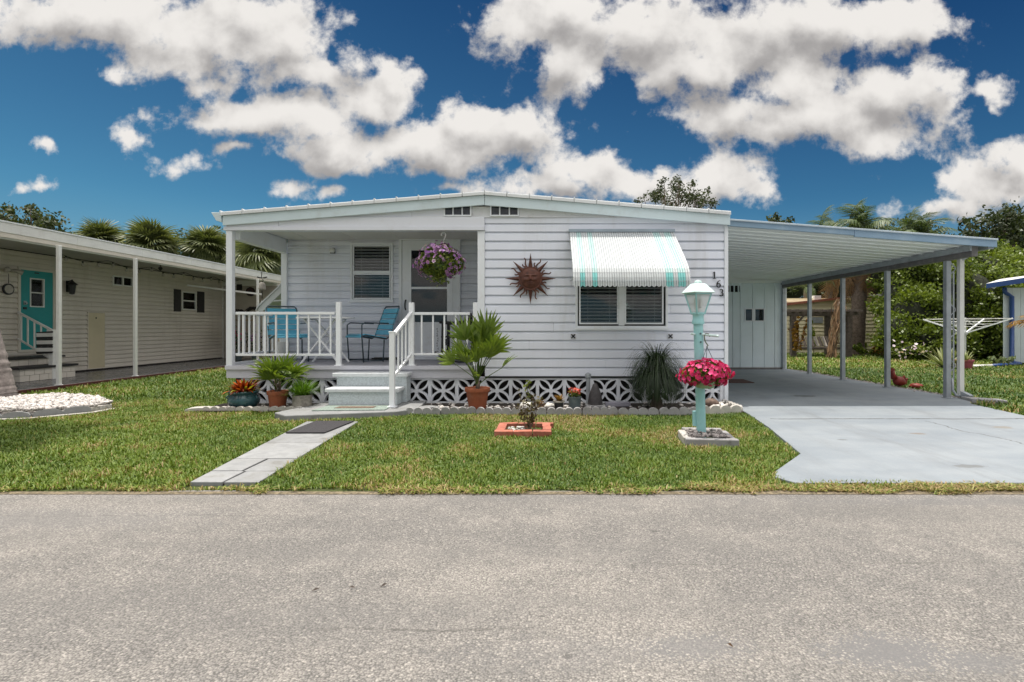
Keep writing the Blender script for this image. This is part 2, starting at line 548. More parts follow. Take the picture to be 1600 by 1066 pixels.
def _frost(m):
    n = NT(m.node_tree); out = m.node_tree.nodes['Material Output']
    src = out.inputs[0].links[0].from_socket
    tl = n.n('ShaderNodeBsdfTranslucent'); tl.inputs[0].default_value = (0.92, 0.95, 0.95, 1)
    df = n.n('ShaderNodeBsdfDiffuse'); df.inputs[0].default_value = (0.85, 0.88, 0.88, 1)
    ad = n.n('ShaderNodeMixShader'); ad.inputs[0].default_value = 0.5
    n.l(tl.outputs[0], ad.inputs[1]); n.l(df.outputs[0], ad.inputs[2])
    mx = n.n('ShaderNodeMixShader'); mx.inputs[0].default_value = 0.38
    n.l(src, mx.inputs[1]); n.l(ad.outputs[0], mx.inputs[2]); n.l(mx.outputs[0], out.inputs[0])
_frost(M['lampglass'])
M['awnwhite'] = mat('awning_white', (0.54, 0.57, 0.585), 0.4, 0.02, 3.0, dirt=(0.6, 0.57, 0.52), dirt_amt=0.3, dscale=5)
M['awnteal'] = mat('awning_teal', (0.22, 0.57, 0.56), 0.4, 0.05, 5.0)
M['awnpale'] = mat('awning_pale_teal', (0.42, 0.58, 0.575), 0.4, 0.05, 5.0)  # paler teal for the stripes on the sloping pans
M['awnbar'] = mat('awning_head_bar', (0.30, 0.36, 0.42), 0.4, 0.1, 5.0)
M['rust'] = mat('rusted_copper', (0.105, 0.038, 0.025), 0.55, 0.35, 22.0, metal=0.25, bump=0.5, bscale=110, dirt=(0.035, 0.026, 0.025), dirt_amt=0.7, dscale=14)
M['black'] = mat('black_paint', (0.012, 0.012, 0.014), 0.4, 0.2, 6.0)
M['darkframe'] = mat('dark_tube_metal', (0.07, 0.10, 0.125), 0.35, 0.2, 8.0, metal=0.3)
M['strap'] = mat('teal_vinyl_strap', (0.12, 0.50, 0.72), 0.35, 0.06, 8.0, dirt=(0.20, 0.58, 0.74), dirt_amt=0.4, dscale=8)
M['mat'] = mat('black_rubber_mat', (0.035, 0.033, 0.037), 0.9, 0.25, 60.0, bump=1.0, bscale=140)
M['weave'] = mat('green_woven_mat', (0.22, 0.27, 0.24), 0.9, 0.3, 50.0, bump=1.0, bscale=160)
M['weavemid'] = mat('brown_mat_centre', (0.16, 0.11, 0.08), 0.9, 0.4, 40.0, bump=1.0, bscale=160)
M['brick'] = mat('red_brick', (0.36, 0.115, 0.075), 0.85, 0.2, 14.0, bump=0.7, bscale=80, dirt=(0.45, 0.28, 0.22), dirt_amt=0.4, dscale=12, rnd=0.18)
M['pebble'] = mat('white_pebbles', (0.56, 0.53, 0.50), 0.75, 0.35, 22.0)
M['rock'] = mat('pale_rock', (0.62, 0.60, 0.56), 0.85, 0.2, 20.0, bump=0.9, bscale=60, dirt=(0.25, 0.22, 0.2), dirt_amt=0.5, dscale=12)
M['mulch'] = mat('dark_mulch', (0.040, 0.030, 0.024), 0.95, 0.5, 22.0, bump=1.0, bscale=50)
M['nsiding'] = mat('beige_siding_paint', (0.66, 0.61, 0.54), 0.5, 0.03, 2.0, dirt=(0.40, 0.34, 0.27), dirt_amt=0.3, dscale=3, streak=True, rnd=0.03)
M['nwhite'] = mat('neighbour_white_paint', (0.74, 0.74, 0.72), 0.4, 0.04, 3.0, dirt=(0.45, 0.42, 0.38), dirt_amt=0.3, dscale=4)
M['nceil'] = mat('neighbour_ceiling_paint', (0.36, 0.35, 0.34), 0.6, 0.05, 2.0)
M['nshed'] = mat('grey_beige_stucco', (0.44, 0.40, 0.35), 0.8, 0.06, 4.0, bump=0.4)
M['nfloor'] = mat('dark_glossy_floor', (0.055, 0.058, 0.065), 0.22, 0.2, 3.0)
M['redwood'] = mat('dark_red_kick_board', (0.085, 0.020, 0.018), 0.6, 0.3, 6.0)
M['tealdoor'] = mat('teal_door_paint', (0.012, 0.30, 0.31), 0.4, 0.05, 4.0)
M['panel'] = mat('cream_access_panel', (0.62, 0.55, 0.38), 0.5, 0.04, 3.0)
M['shutter'] = mat('dark_shutter_paint', (0.022, 0.020, 0.022), 0.5, 0.1, 5.0)
M['wood'] = mat('grey_weathered_wood', (0.10, 0.080, 0.068), 0.85, 0.3, 12.0, bump=0.8, bscale=50)
M['slatpale'] = mat('pale_bench_slat', (0.42, 0.38, 0.34), 0.8, 0.2, 8.0)
M['bark'] = mat('palm_bark', (0.15, 0.115, 0.09), 0.95, 0.35, 14.0, bump=1.0, bscale=25, dirt=(0.06, 0.045, 0.035), dirt_amt=0.6, dscale=10)
M['greybark'] = mat('grey_palm_trunk', (0.23, 0.20, 0.19), 0.9, 0.25, 14.0, bump=1.0, bscale=30, dirt=(0.10, 0.085, 0.08), dirt_amt=0.6, dscale=12)
M['rustroof'] = mat('rusty_roof_edge', (0.28, 0.10, 0.06), 0.8, 0.3, 9.0)
M['backwall'] = mat('yellow_beige_siding', (0.78, 0.70, 0.48), 0.6, 0.04, 2.0, dirt=(0.3, 0.27, 0.18), dirt_amt=0.3, dscale=2, rnd=0.04)
M['bluetrim'] = mat('deep_blue_trim', (0.015, 0.06, 0.22), 0.4, 0.08, 4.0)
M['bluewall'] = mat('pale_blue_wall', (0.56, 0.64, 0.68), 0.6, 0.04, 3.0, rnd=0.03)
M['alu'] = mat('aluminium', (0.62, 0.63, 0.63), 0.35, 0.05, 6.0, metal=0.5)
M['pinkpot'] = mat('pink_plastic_pot', (0.36, 0.085, 0.12), 0.45, 0.06, 6.0)
M['redpaint'] = mat('red_ornament_paint', (0.20, 0.022, 0.014), 0.5, 0.2, 14.0)
M['bowl'] = mat('sage_plastic_bowl', (0.24, 0.33, 0.20), 0.45, 0.08, 6.0)
M['plasticwhite'] = mat('white_plastic', (0.8, 0.8, 0.78), 0.35, 0.02, 6.0)
M['bell'] = mat('pale_bell', (0.40, 0.37, 0.33), 0.5, 0.2, 12.0)
M['dryfrond'] = leaf_mat('dry_frond', (0.13, 0.07, 0.035), (0.32, 0.20, 0.11), 0.2, 0.8)
M['fan'] = leaf_mat('fan_palm_leaf', (0.040, 0.100, 0.012), (0.23, 0.31, 0.040), 0.35, 0.4, dry=(0.40, 0.34, 0.12))
M['sabal'] = leaf_mat('sabal_leaf', (0.045, 0.070, 0.022), (0.22, 0.24, 0.09), 0.3, 0.45, dry=(0.33, 0.25, 0.12))
M['queen'] = leaf_mat('queen_palm_leaf', (0.040, 0.075, 0.024), (0.17, 0.22, 0.09), 0.3, 0.45)
M['oak'] = leaf_mat('oak_leaf', (0.022, 0.038, 0.014), (0.10, 0.125, 0.045), 0.25, 0.5)
M['hedge'] = leaf_mat('hedge_leaf', (0.028, 0.066, 0.007), (0.20, 0.26, 0.034), 0.35, 0.45)
M['basket'] = leaf_mat('basket_leaf', (0.060, 0.115, 0.012), (0.30, 0.36, 0.06), 0.35, 0.5)
M['ponytail'] = leaf_mat('ponytail_leaf', (0.010, 0.024, 0.010), (0.050, 0.085, 0.030), 0.2, 0.4)
M['tuft'] = leaf_mat('tuft_grass', (0.05, 0.13, 0.012), (0.17, 0.31, 0.03), 0.35, 0.5)
M['croton'] = leaf_mat('croton_leaf', (0.16, 0.018, 0.010), (0.62, 0.13, 0.015), 0.35, 0.35, dry=(0.30, 0.30, 0.03))
M['brom'] = leaf_mat('bronze_leaf', (0.12, 0.05, 0.010), (0.36, 0.20, 0.03), 0.3, 0.4)
M['redflower'] = leaf_mat('red_flower', (0.30, 0.02, 0.015), (0.62, 0.09, 0.05), 0.3, 0.5)
M['pink'] = leaf_mat('pink_petal', (0.50, 0.010, 0.11), (0.92, 0.075, 0.30), 0.35, 0.5)
M['purple'] = leaf_mat('purple_petal', (0.32, 0.13, 0.44), (0.72, 0.42, 0.72), 0.35, 0.5, dry=(0.90, 0.76, 0.86))
M['palepetal'] = leaf_mat('pale_petal', (0.75, 0.55, 0.70), (0.9, 0.8, 0.86), 0.35, 0.5)
M['agave'] = leaf_mat('agave_leaf', (0.10, 0.16, 0.06), (0.42, 0.44, 0.22), 0.2, 0.4)
M['rose'] = leaf_mat('rose_leaf', (0.050, 0.030, 0.015), (0.14, 0.13, 0.04), 0.3, 0.5)
M['grass'] = leaf_mat('grass_blade', (0.026, 0.082, 0.004), (0.205, 0.278, 0.024), 0.16, 0.55, dry=(0.315, 0.215, 0.095))
# ------------------------------------------------------------------ ground materials
def road_mat():
    m, n, p = new_mat('worn_asphalt')
    P = n.n('ShaderNodeNewGeometry').outputs['Position']
    v = n.vor(P, 125.0)
    cell = n.sep(v.outputs['Color'])[0]
    v2 = n.vor(P, 210.0)
    cell2 = n.sep(v2.outputs['Color'])[0]
    stone = n.math('ADD', n.math('MULTIPLY', cell, 0.6), n.math('MULTIPLY', cell2, 0.4))
    big = n.noise(n.vec('MULTIPLY', P, (0.55, 1.0, 1.0)), 0.75, 6, 0.6)
    mid = n.noise(P, 5.0, 6, 0.65)
    worn = n.smooth(n.math('ADD', n.math('MULTIPLY', big, 0.75), n.math('MULTIPLY', mid, 0.35)), 0.47, 0.64)
    base = n.mix(worn, (0.212, 0.203, 0.195), (0.282, 0.266, 0.250))
    gap = n.smooth(v.outputs['Distance'], 0.35, 0.75, 1.0, 0.55)
    c = n.mix(n.smooth(stone, 0.15, 0.9), (0.74, 0.74, 0.74), (1.25, 1.24, 1.21))
    c = n.mix(1.0, base, c, 'MULTIPLY')
    c = n.vec('MULTIPLY', c, n.comb(gap, gap, gap))
    hi = n.smooth(cell, 0.93, 0.97)
    c = n.mix(n.math('MULTIPLY', hi, 0.28), c, (0.55, 0.51, 0.46))
    # flat dark seal patches and small stains
    px, py, pz = n.sep(P)
    def patch(cx, cy, rx, ry, f0=0.2, f1=-0.1):
        d = n.vec('LENGTH', n.vec('MULTIPLY', n.vec('SUBTRACT', P, (cx, cy, 0)), (1 / rx, 1 / ry, 0)))
        d = n.math('ADD', d, n.math('MULTIPLY', n.math('SUBTRACT', mid, 0.5), 1.6))
        d = n.math('ADD', d, n.math('MULTIPLY', n.math('SUBTRACT', stone, 0.5), 1.5))
        return n.smooth(d, 1.0 - f0, 1.0 + f0, 1.0, 0.0)
    for (cx, cy, rx, ry, k) in ((1.22, 1.86, 0.22, 0.10, 0.85), (1.48, 1.80, 0.16, 0.05, 0.6), (0.55, 1.88, 0.16, 0.07, 0.6),
                                (-2.9, 3.15, 0.8, 0.16, 0.4),
                                (0.1, 1.85, 0.35, 0.08, 0.25), (3.0, 3.45, 1.2, 0.08, 0.5)):
        c = n.mix(n.math('MULTIPLY', patch(cx, cy, rx, ry), k), c, (0.16, 0.158, 0.16))
    for (cx, cy, r) in ((-0.06, 2.37, 0.022), (0.0, 2.15, 0.02), (-0.01, 2.08, 0.025), (-0.05, 2.1, 0.015), (0.62, 2.95, 0.03), (0.08, 1.83, 0.03),
                        (0.42, 2.52, 0.02), (-0.07, 2.55, 0.012), (1.55, 2.75, 0.015)):
        c = n.mix(n.math('MULTIPLY', patch(cx, cy, r * 0.62, r * 0.5), 0.6), c, (0.09, 0.086, 0.082))
    tan = n.smooth(n.noise(n.vec('MULTIPLY', P, (1, 2.2, 1)), 1.9, 7, 0.7), 0.66, 0.78)
    c = n.mix(n.math('MULTIPLY', tan, 0.30), c, (0.36, 0.30, 0.22))
    def rcrack(y0, x0, x1, amp, wd, k):
        w = n.math('MULTIPLY', n.math('SUBTRACT', n.noise(n.comb(px, 0.0, y0 * 3.7), 1.8, 8, 0.65), 0.5), amp)
        d = n.math('ABSOLUTE', n.math('SUBTRACT', n.math('SUBTRACT', py, y0), w))
        m_ = n.smooth(d, wd * 0.3, wd, 1, 0)
        m_ = n.math('MULTIPLY', m_, n.math('MULTIPLY', n.smooth(px, x0, x0 + 0.3), n.smooth(px, x1 - 0.3, x1, 1, 0)))
        return n.math('MULTIPLY', n.math('MULTIPLY', m_, n.smooth(n.noise(P, 14.0, 3), 0.35, 0.6)), k)
    c = n.mix(rcrack(1.99, -1.0, 0.1, 0.12, 0.012, 0.6), c, (0.07, 0.066, 0.06))
    c = n.mix(rcrack(2.55, 0.3, 4.0, 0.25, 0.010, 0.45), c, (0.08, 0.076, 0.07))
    c = n.mix(rcrack(3.2, -6.0, -1.5, 0.2, 0.010, 0.4), c, (0.08, 0.076, 0.07))
    tr = n.smooth(n.noise(n.vec('MULTIPLY', P, (0.25, 1.6, 1)), 1.1, 4, 0.5), 0.42, 0.68)
    c = n.mix(n.math('MULTIPLY', tr, 0.36), c, (0.15, 0.145, 0.14))
    n.l(c, p.inputs['Base Color'])
    p.inputs['Roughness'].default_value = 0.85
    p.inputs['Specular IOR Level'].default_value = 0.3
    b = n.n('ShaderNodeBump'); b.inputs['Strength'].default_value = 0.8; b.inputs['Distance'].default_value = 0.006
    n.l(n.math('ADD', n.math('MULTIPLY', stone, 0.8), n.math('MULTIPLY', v.outputs['Distance'], -0.6)), b.inputs['Height'])
    n.l(b.outputs[0], p.inputs['Normal'])
    return m


def drive_mat():
    m, n, p = new_mat('painted_driveway')
    P = n.n('ShaderNodeNewGeometry').outputs['Position']
    a = n.noise(n.vec('MULTIPLY', P, (0.6, 1.2, 1)), 1.3, 7, 0.62)
    f = n.noise(P, 60.0, 4, 0.7)
    c = n.mix(n.smooth(a, 0.32, 0.68), (0.188, 0.216, 0.246), (0.250, 0.277, 0.302))
    c = n.mix(n.math('MULTIPLY', n.smooth(f, 0.5, 0.8), 0.35), c, (0.36, 0.355, 0.34))
    st = n.smooth(n.noise(n.vec('MULTIPLY', P, (1.0, 2.4, 1)), 2.1, 8, 0.7), 0.60, 0.72)
    c = n.mix(n.math('MULTIPLY', st, 0.35), c, (0.17, 0.175, 0.175))
    st2 = n.smooth(n.noise(n.vec('MULTIPLY', P, (1.5, 4.0, 1)), 2.6, 5, 0.6), 0.70, 0.74)
    c = n.mix(n.math('MULTIPLY', st2, 0.8), c, (0.14, 0.14, 0.135))
    x, y, z = n.sep(P)
    def crack(y0, amp, wd, x0, x1, sc):
        w = n.math('MULTIPLY', n.math('SUBTRACT', n.noise(n.comb(x, 0.0, y0), sc, 6, 0.6), 0.5), amp)
        d = n.math('ABSOLUTE', n.math('SUBTRACT', n.math('SUBTRACT', y, y0), w))
        k = n.smooth(d, wd * 0.5, wd, 1, 0)
        k = n.math('MULTIPLY', k, n.math('MULTIPLY', n.math('GREATER_THAN', x, x0), n.math('LESS_THAN', x, x1)))
        return n.math('MULTIPLY', k, n.smooth(n.noise(P, 9.0, 3), 0.25, 0.5, 0.4, 1.0))
    stv = n.smooth(n.noise(n.vec('MULTIPLY', P, (2.5, 0.5, 1)), 1.7, 7, 0.7), 0.45, 0.75)
    c = n.mix(n.math('MULTIPLY', stv, 0.35), c, (0.15, 0.16, 0.17))
    c = n.mix(crack(6.45, 0.10, 0.022, 2.75, 9.0, 2.5), c, (0.035, 0.034, 0.032))
    # a curved crack to the right and a scrape
    def vcrack(x0, amp, wd, y0, y1, sc):
        w = n.math('MULTIPLY', n.math('SUBTRACT', n.noise(n.comb(0.0, y, x0), sc, 6, 0.6), 0.5), amp)
        d = n.math('ABSOLUTE', n.math('SUBTRACT', n.math('SUBTRACT', x, x0), w))
        k = n.smooth(d, wd * 0.5, wd, 1, 0)
        return n.math('MULTIPLY', k, n.math('MULTIPLY', n.math('GREATER_THAN', y, y0), n.math('LESS_THAN', y, y1)))
    c = n.mix(n.math('MULTIPLY', vcrack(4.55, 0.5, 0.014, 4.7, 6.3, 1.6), 0.7), c, (0.06, 0.06, 0.058))
    sc = n.vec('LENGTH', n.vec('MULTIPLY', n.vec('SUBTRACT', P, (3.40, 4.25, 0)), (6.5, 16.0, 0)))
    sc = n.math('ADD', sc, n.math('MULTIPLY', n.math('SUBTRACT', n.noise(P, 9, 4), 0.5), 2.2))
    c = n.mix(n.smooth(sc, 0.75, 0.95, 0.75, 0.0), c, (0.13, 0.135, 0.135))
    # tyre tracks running in from the road and a few rust and oil spots
    for tx_ in (3.35, 4.95):
        tw = n.math('MULTIPLY', n.math('SUBTRACT', n.noise(n.comb(0.0, y, tx_), 0.8, 3), 0.5), 0.35)
        td = n.math('ABSOLUTE', n.math('SUBTRACT', n.math('SUBTRACT', x, tx_), tw))
        tk = n.math('MULTIPLY', n.smooth(td, 0.05, 0.26, 1, 0), n.smooth(n.noise(n.vec('MULTIPLY', P, (3, 0.8, 1)), 2.2, 6, 0.65), 0.40, 0.66))
        c = n.mix(n.math('MULTIPLY', tk, 0.34), c, (0.135, 0.14, 0.145))
    for (ox, oy, rr, cc) in ((4.2, 8.6, 0.22, (0.05, 0.05, 0.052)), (3.9, 5.55, 0.09, (0.16, 0.11, 0.07)), (2.95, 5.25, 0.06, (0.10, 0.10, 0.10)), (5.1, 5.9, 0.12, (0.19, 0.16, 0.12))):
        od = n.vec('LENGTH', n.vec('MULTIPLY', n.vec('SUBTRACT', P, (ox, oy, 0)), (1 / rr, 1.6 / rr, 0)))
        od = n.math('ADD', od, n.math('MULTIPLY', n.math('SUBTRACT', n.noise(P, 11, 5, 0.65), 0.5), 1.8))
        c = n.mix(n.smooth(od, 0.6, 1.1, 0.6, 0.0), c, cc)
    n.l(c, p.inputs['Base Color'])
    p.inputs['Roughness'].default_value = 0.62
    b = n.n('ShaderNodeBump'); b.inputs['Strength'].default_value = 0.35; b.inputs['Distance'].default_value = 0.004
    n.l(n.noise(P, 120, 4, 0.7), b.inputs['Height']); n.l(b.outputs[0], p.inputs['Normal'])
    return m


def lawn_mat():
    m, n, p = new_mat('lawn_soil')
    P = n.n('ShaderNodeNewGeometry').outputs['Position']
    a = n.noise(P, 30.0, 6, 0.7); b_ = n.noise(P, 1.1, 5, 0.6)
    c = n.mix(n.smooth(a, 0.35, 0.65), (0.026, 0.040, 0.006), (0.070, 0.090, 0.016))
    c = n.mix(n.math('MULTIPLY', n.smooth(b_, 0.52, 0.7), 0.6), c, (0.145, 0.105, 0.045))
    n.l(c, p.inputs['Base Color']); p.inputs['Roughness'].default_value = 0.95
    b = n.n('ShaderNodeBump'); b.inputs['Strength'].default_value = 1.0; b.inputs['Distance'].default_value = 0.02
    n.l(a, b.inputs['Height']); n.l(b.outputs[0], p.inputs['Normal'])
    return m


M['road'] = road_mat(); M['drive'] = drive_mat(); M['lawn'] = lawn_mat()
M['verge'] = mat('sandy_verge_soil', (0.15, 0.12, 0.075), 0.95, 0.6, 40.0, bump=1.0, bscale=80, dirt=(0.07, 0.06, 0.035), dirt_amt=0.9, dscale=22)


def structure(name, mb, m, **k):
    o = mb.build(name, m, **k)
    o['kind'] = 'structure'
    return o


ROADY = 3.67
structure('ground', MB().prism([(-400, -60), (400, -60), (400, 900), (-400, 900)], XY, -0.30, -0.045), M['lawn'])
rd = [(-60, -6)] + [(60, -6)]
edge = [(x, ROADY + 0.02 * math.sin(x * 2.1) + 0.015 * math.sin(x * 5.3 + 1)) for x in np.linspace(60, -60, 301)]
structure('road', MB().prism(rd + edge, XY, -0.04, -0.012), M['road'])
structure('lawn', MB().prism([(60, 3.66), (60, 60), (-60, 60), (-60, 3.66)], XY, -0.042, -0.016), M['lawn'])
structure('road_verge', MB().prism([(-60, 3.60), (60, 3.60), (60, 3.80), (1.6, 3.78), (1.0, 3.66), (-60, 3.655)], XY, -0.020, -0.009), M['verge'])
DRIVE = [(1.80, 3.80), (30, 3.80), (30, 5.2), (6.02, 6.5), (6.22, 7.7), (6.55, 8.2), (6.55, 14.2), (2.70, 14.2), (2.70, 7.72), (2.64, 6.9), (2.50, 5.9), (2.26, 4.68), (1.80, 4.12), (1.72, 3.95)]
structure('driveway', MB().prism(DRIVE, XY, -0.05, 0.012), M['drive'], bevel=0.006)

# footpath of concrete pavers from the road to the steps
fp = structure('footpath', MB().prism([(-2.525, 3.82), (-2.06, 3.82), (-2.18, 6.25), (-2.78, 6.25)], XY, -0.03, -0.002), M['mulch'])
def paver(poly):
    MB().prism(poly, XY, -0.02, 0.016 + random.uniform(-0.003, 0.003)).build('paver', M['concrete'], fp, bevel=0.005)
def lx(y): return -2.535 - (y - 3.79) * 0.106
def rx(y): return -2.05 - (y - 3.87) * 0.058
rows = [3.80, 4.10, 4.485, 5.10, 6.26]
for i in range(2):
    y0, y1 = rows[i] + 0.006, rows[i + 1] - 0.006
    mx = -2.30 if i == 0 else -2.33
    paver([(lx(y0), y0), (mx - 0.008, y0), (mx - 0.012, y1), (lx(y1), y1)])
    paver([(mx + 0.008, y0), (rx(y0), y0), (rx(y1), y1), (mx + 0.008, y1)])
for i in range(2, 4):
    y0, y1 = rows[i] + 0.006, rows[i + 1] - 0.006
    paver([(lx(y0), y0), (rx(y0), y0), (rx(y1), y1), (lx(y1), y1)])
structure('entrance_pad', MB().prism([(-3.36, 6.62), (-3.12, 6.40), (-1.86, 6.72), (-1.66, 6.98), (-1.70, 7.70), (-3.06, 7.70)], XY, -0.03, 0.062), M['concrete'], bevel=0.012)

# planting bed soil along the house
structure('planting_bed', MB().prism([(-4.62, 7.02), (-3.05, 7.05), (-3.05, 7.74), (-4.66, 7.74)], XY, -0.03, 0.018).prism(
    [(-1.72, 6.95), (2.62, 6.95), (2.66, 7.74), (-1.70, 7.74)], XY, -0.03, 0.020), M['mulch'])

# ------------------------------------------------------------------ house pieces
def rect_cut(rects, op):
    out = []
    o0, o1, p0, p1 = op
    for (a, b, c, d) in rects:
        if b <= o0 or a >= o1 or d <= p0 or c >= p1:
            out.append((a, b, c, d)); continue
        if a < o0: out.append((a, o0, c, d))
        if b > o1: out.append((o1, b, c, d))
        a2, b2 = max(a, o0), min(b, o1)
        if c < p0: out.append((a2, b2, c, p0))
        if d > p1: out.append((a2, b2, p1, d))
    return out


def siding(parent, fr, u0, u1, z0, z1, pitch, m, openings=(), name='siding_board', groove=0.012, cove=0.80, d_bot=0.0115, d_top=0.003, joints=()):
    n = max(1, round((z1 - z0) / pitch))
    p = (z1 - z0) / n
    for i in range(n):
        a, b = z0 + i * p, z0 + (i + 1) * p
        cuts = [u0] + sorted(j for j in joints if joints != 'random' and u0 < j < u1) + [u1]
        if joints == 'random':
            cuts = [u0] + sorted(random.uniform(u0 + 0.4, u1 - 0.4) for _ in range(1 if i % 2 else 0)) + [u1]
        rects = [(cuts[k] + (0.0012 if k else 0), cuts[k + 1] - (0.0012 if k < len(cuts) - 2 else 0), a, b) for k in range(len(cuts) - 1)]
        for op in openings:
            rects = rect_cut(rects, op)
        for (x0, x1, c, d) in rects:
            if x1 - x0 < 0.008 or d - c < 0.008: continue
            def dd(z): return d_bot + (d_top - d_bot) * (z - a) / p
            jit = random.uniform(-0.0012, 0.0012)
            g = groove if (c == a and d - c > 0.03) else 0.0
            # board face above a recessed shadow groove
            pr = [(dd(c + g) + jit, c + g)] + ([(dd(d) + jit, a + p * cove), (dd(d) + jit - 0.013, a + p * (cove + 0.10))] if d == b and a + p * cove > c + g else []) + [(dd(d) + jit - (0.013 if d == b and a + p * cove > c + g else 0), d), (-0.034, d), (-0.034, c)] + ([(-0.028, c), (-0.028, c + g)] if g else [])
            MB().prism(pr, lambda p, q, u_: fr(u_, p, q), x0, x1).build(name, m, parent)


def frame_mb(fr, u0, u1, z0, z1, w, d0, d1, mb=None):
    mb = mb or MB()
    mb.fbox(fr, u0, u0 + w, d0, d1, z0, z1).fbox(fr, u1 - w, u1, d0, d1, z0, z1)
    mb.fbox(fr, u0 + w, u1 - w, d0, d1, z0, z0 + w).fbox(fr, u0 + w, u1 - w, d0, d1, z1 - w, z1)
    return mb


def window(parent, fr, u0, u1, z0, z1, w, lights, mframe, blinds=0, d=0.03, sash=0.022, depth=0.07, slat_tilt=0.35, open_rows=None):
    """frame part with panes, sashes and blinds as sub-parts; lights = list of (u0,u1,z0,z1) glass openings"""
    f = frame_mb(fr, u0, u1, z0, z1, w, -0.02, d).build('window', mframe, parent, bevel=0.003)
    MB().fbox(fr, u0 - 0.012, u1 + 0.012, d + 0.001, d + 0.018, z0 - 0.022, z0 + 0.003).build('sill', mframe, f)
    for (a, b, c, e) in lights:
        frame_mb(fr, a - sash, b + sash, c - sash, e + sash, sash, -0.012, d - 0.008).build('sash', mframe, f, bevel=0.002)
        MB().fbox(fr, a, b, -0.004, 0.0, c, e).build('pane', M['glass'], f)
    MB().fbox(fr, u0 + 0.01, u1 - 0.01, -depth - 0.02, -depth, z0 + 0.01, z1 - 0.01).build('dark_backing', M['dark'], f)  # near-black sheet standing in for the unlit room behind the glass
    if blinds:
        for (a, b, c, e) in lights:
            mb = MB(); z = c + 0.006; k = 0
            while z < e - 0.004:
                t = slat_tilt * blinds * 0.5
                skip = open_rows and open_rows(z)
                if not skip:
                    mb.hexa([fr(a, -0.044, z - t), fr(b, -0.044, z - t), fr(b, -0.010, z + t), fr(a, -0.010, z + t),
                             fr(a, -0.044, z - t + 0.0022), fr(b, -0.044, z - t + 0.0022), fr(b, -0.010, z + t + 0.0022), fr(a, -0.010, z + t + 0.0022)])
                z += blinds
            mb.build('blind', M['blind'], f)
            cb = MB()
            for uu in (a + (b - a) * 0.2, a + (b - a) * 0.8):
                cb.fbox(fr, uu - 0.0015, uu + 0.0015, -0.009, -0.007, c, e)
            cb.build('blind_cord', M['blind'], f)
    return f


HY, HB, YB = 7.78, 9.34, 20.0
XL, XR, XC = -4.63, 2.68, -0.87
house = thing('mobile_home', 'white single storey mobile home with a covered front porch behind the lawn', 'house', (-1.0, HY, 0))
H = house
F0 = front(HY); F1 = front(HB)

# core walls (inside of the boards)
MB().box(XC + 0.03, XR - 0.02, HY + 0.10, HB + 0.2, 0.42, 2.66).build('wall_core', M['dark'], H)
MB().box(XL + 0.10, XR - 0.02, HB + 0.2, YB, 0.42, 2.62).build('wall_core', M['dark'], H)
MB().box(XL + 0.08, XL + 0.12, HB + 0.02, YB, 0.45, 2.62).build('side_wall', M['siding'], H)
MB().box(XR - 0.02, XR + 0.004, HY + 0.02, YB, 0.45, 2.72).build('side_wall', M['siding'], H)
MB().box(XC - 0.0, XC + 0.03, HY + 0.03, HB - 0.02, 0.45, 2.68).build('side_wall', M['siding'], H)
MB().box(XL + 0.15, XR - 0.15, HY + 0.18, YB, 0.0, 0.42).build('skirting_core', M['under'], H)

# front siding, right room
FW = (0.47, 1.80, 1.14, 2.36)
VNT = []
siding(H, F0, XC + 0.007, XR - 0.045, 0.40, 2.645, 0.1283, M['siding'], [FW], joints='random')
# boards above, clipped by the slope
zz = 2.648
MB().prism([(XC + 0.007, zz), (XR - 0.045, zz), (XR - 0.045, 2.672), (1.60, 2.728), (XC + 0.007, 2.728)], XZ, HY - 0.012, HY + 0.03).build('siding_board', M['siding'], H)
# base trim and dark gap line
MB().box(XC + 0.007, XR, HY - 0.006, HY + 0.04, 0.385, 0.398).build('flashing', M['black'], H)
MB().box(XC - 0.10, XC + 0.004, HY - 0.03, HY + 0.06, 0.566, 2.530).build('corner_post', M['trim'], H, bevel=0.004)
MB().box(XR - 0.043, XR + 0.012, HY - 0.022, HY + 0.03, 0.02, 2.70).build('corner_trim', M['trim'], H, bevel=0.003)
# porch back wall
PW = (-3.40, -2.65, 1.58, 2.605)
PD = (-2.545, -1.465, 0.50, 2.70)
siding(H, F1, -4.50, XC - 0.002, 0.565, 2.68, 0.1315, M['siding'], [PW, PD], cove=0.66)
MB().box(-4.60, -4.50, HB - 0.05, HB + 0.08, 0.562, 2.42).build('corner_post', M['trim'], H, bevel=0.004)

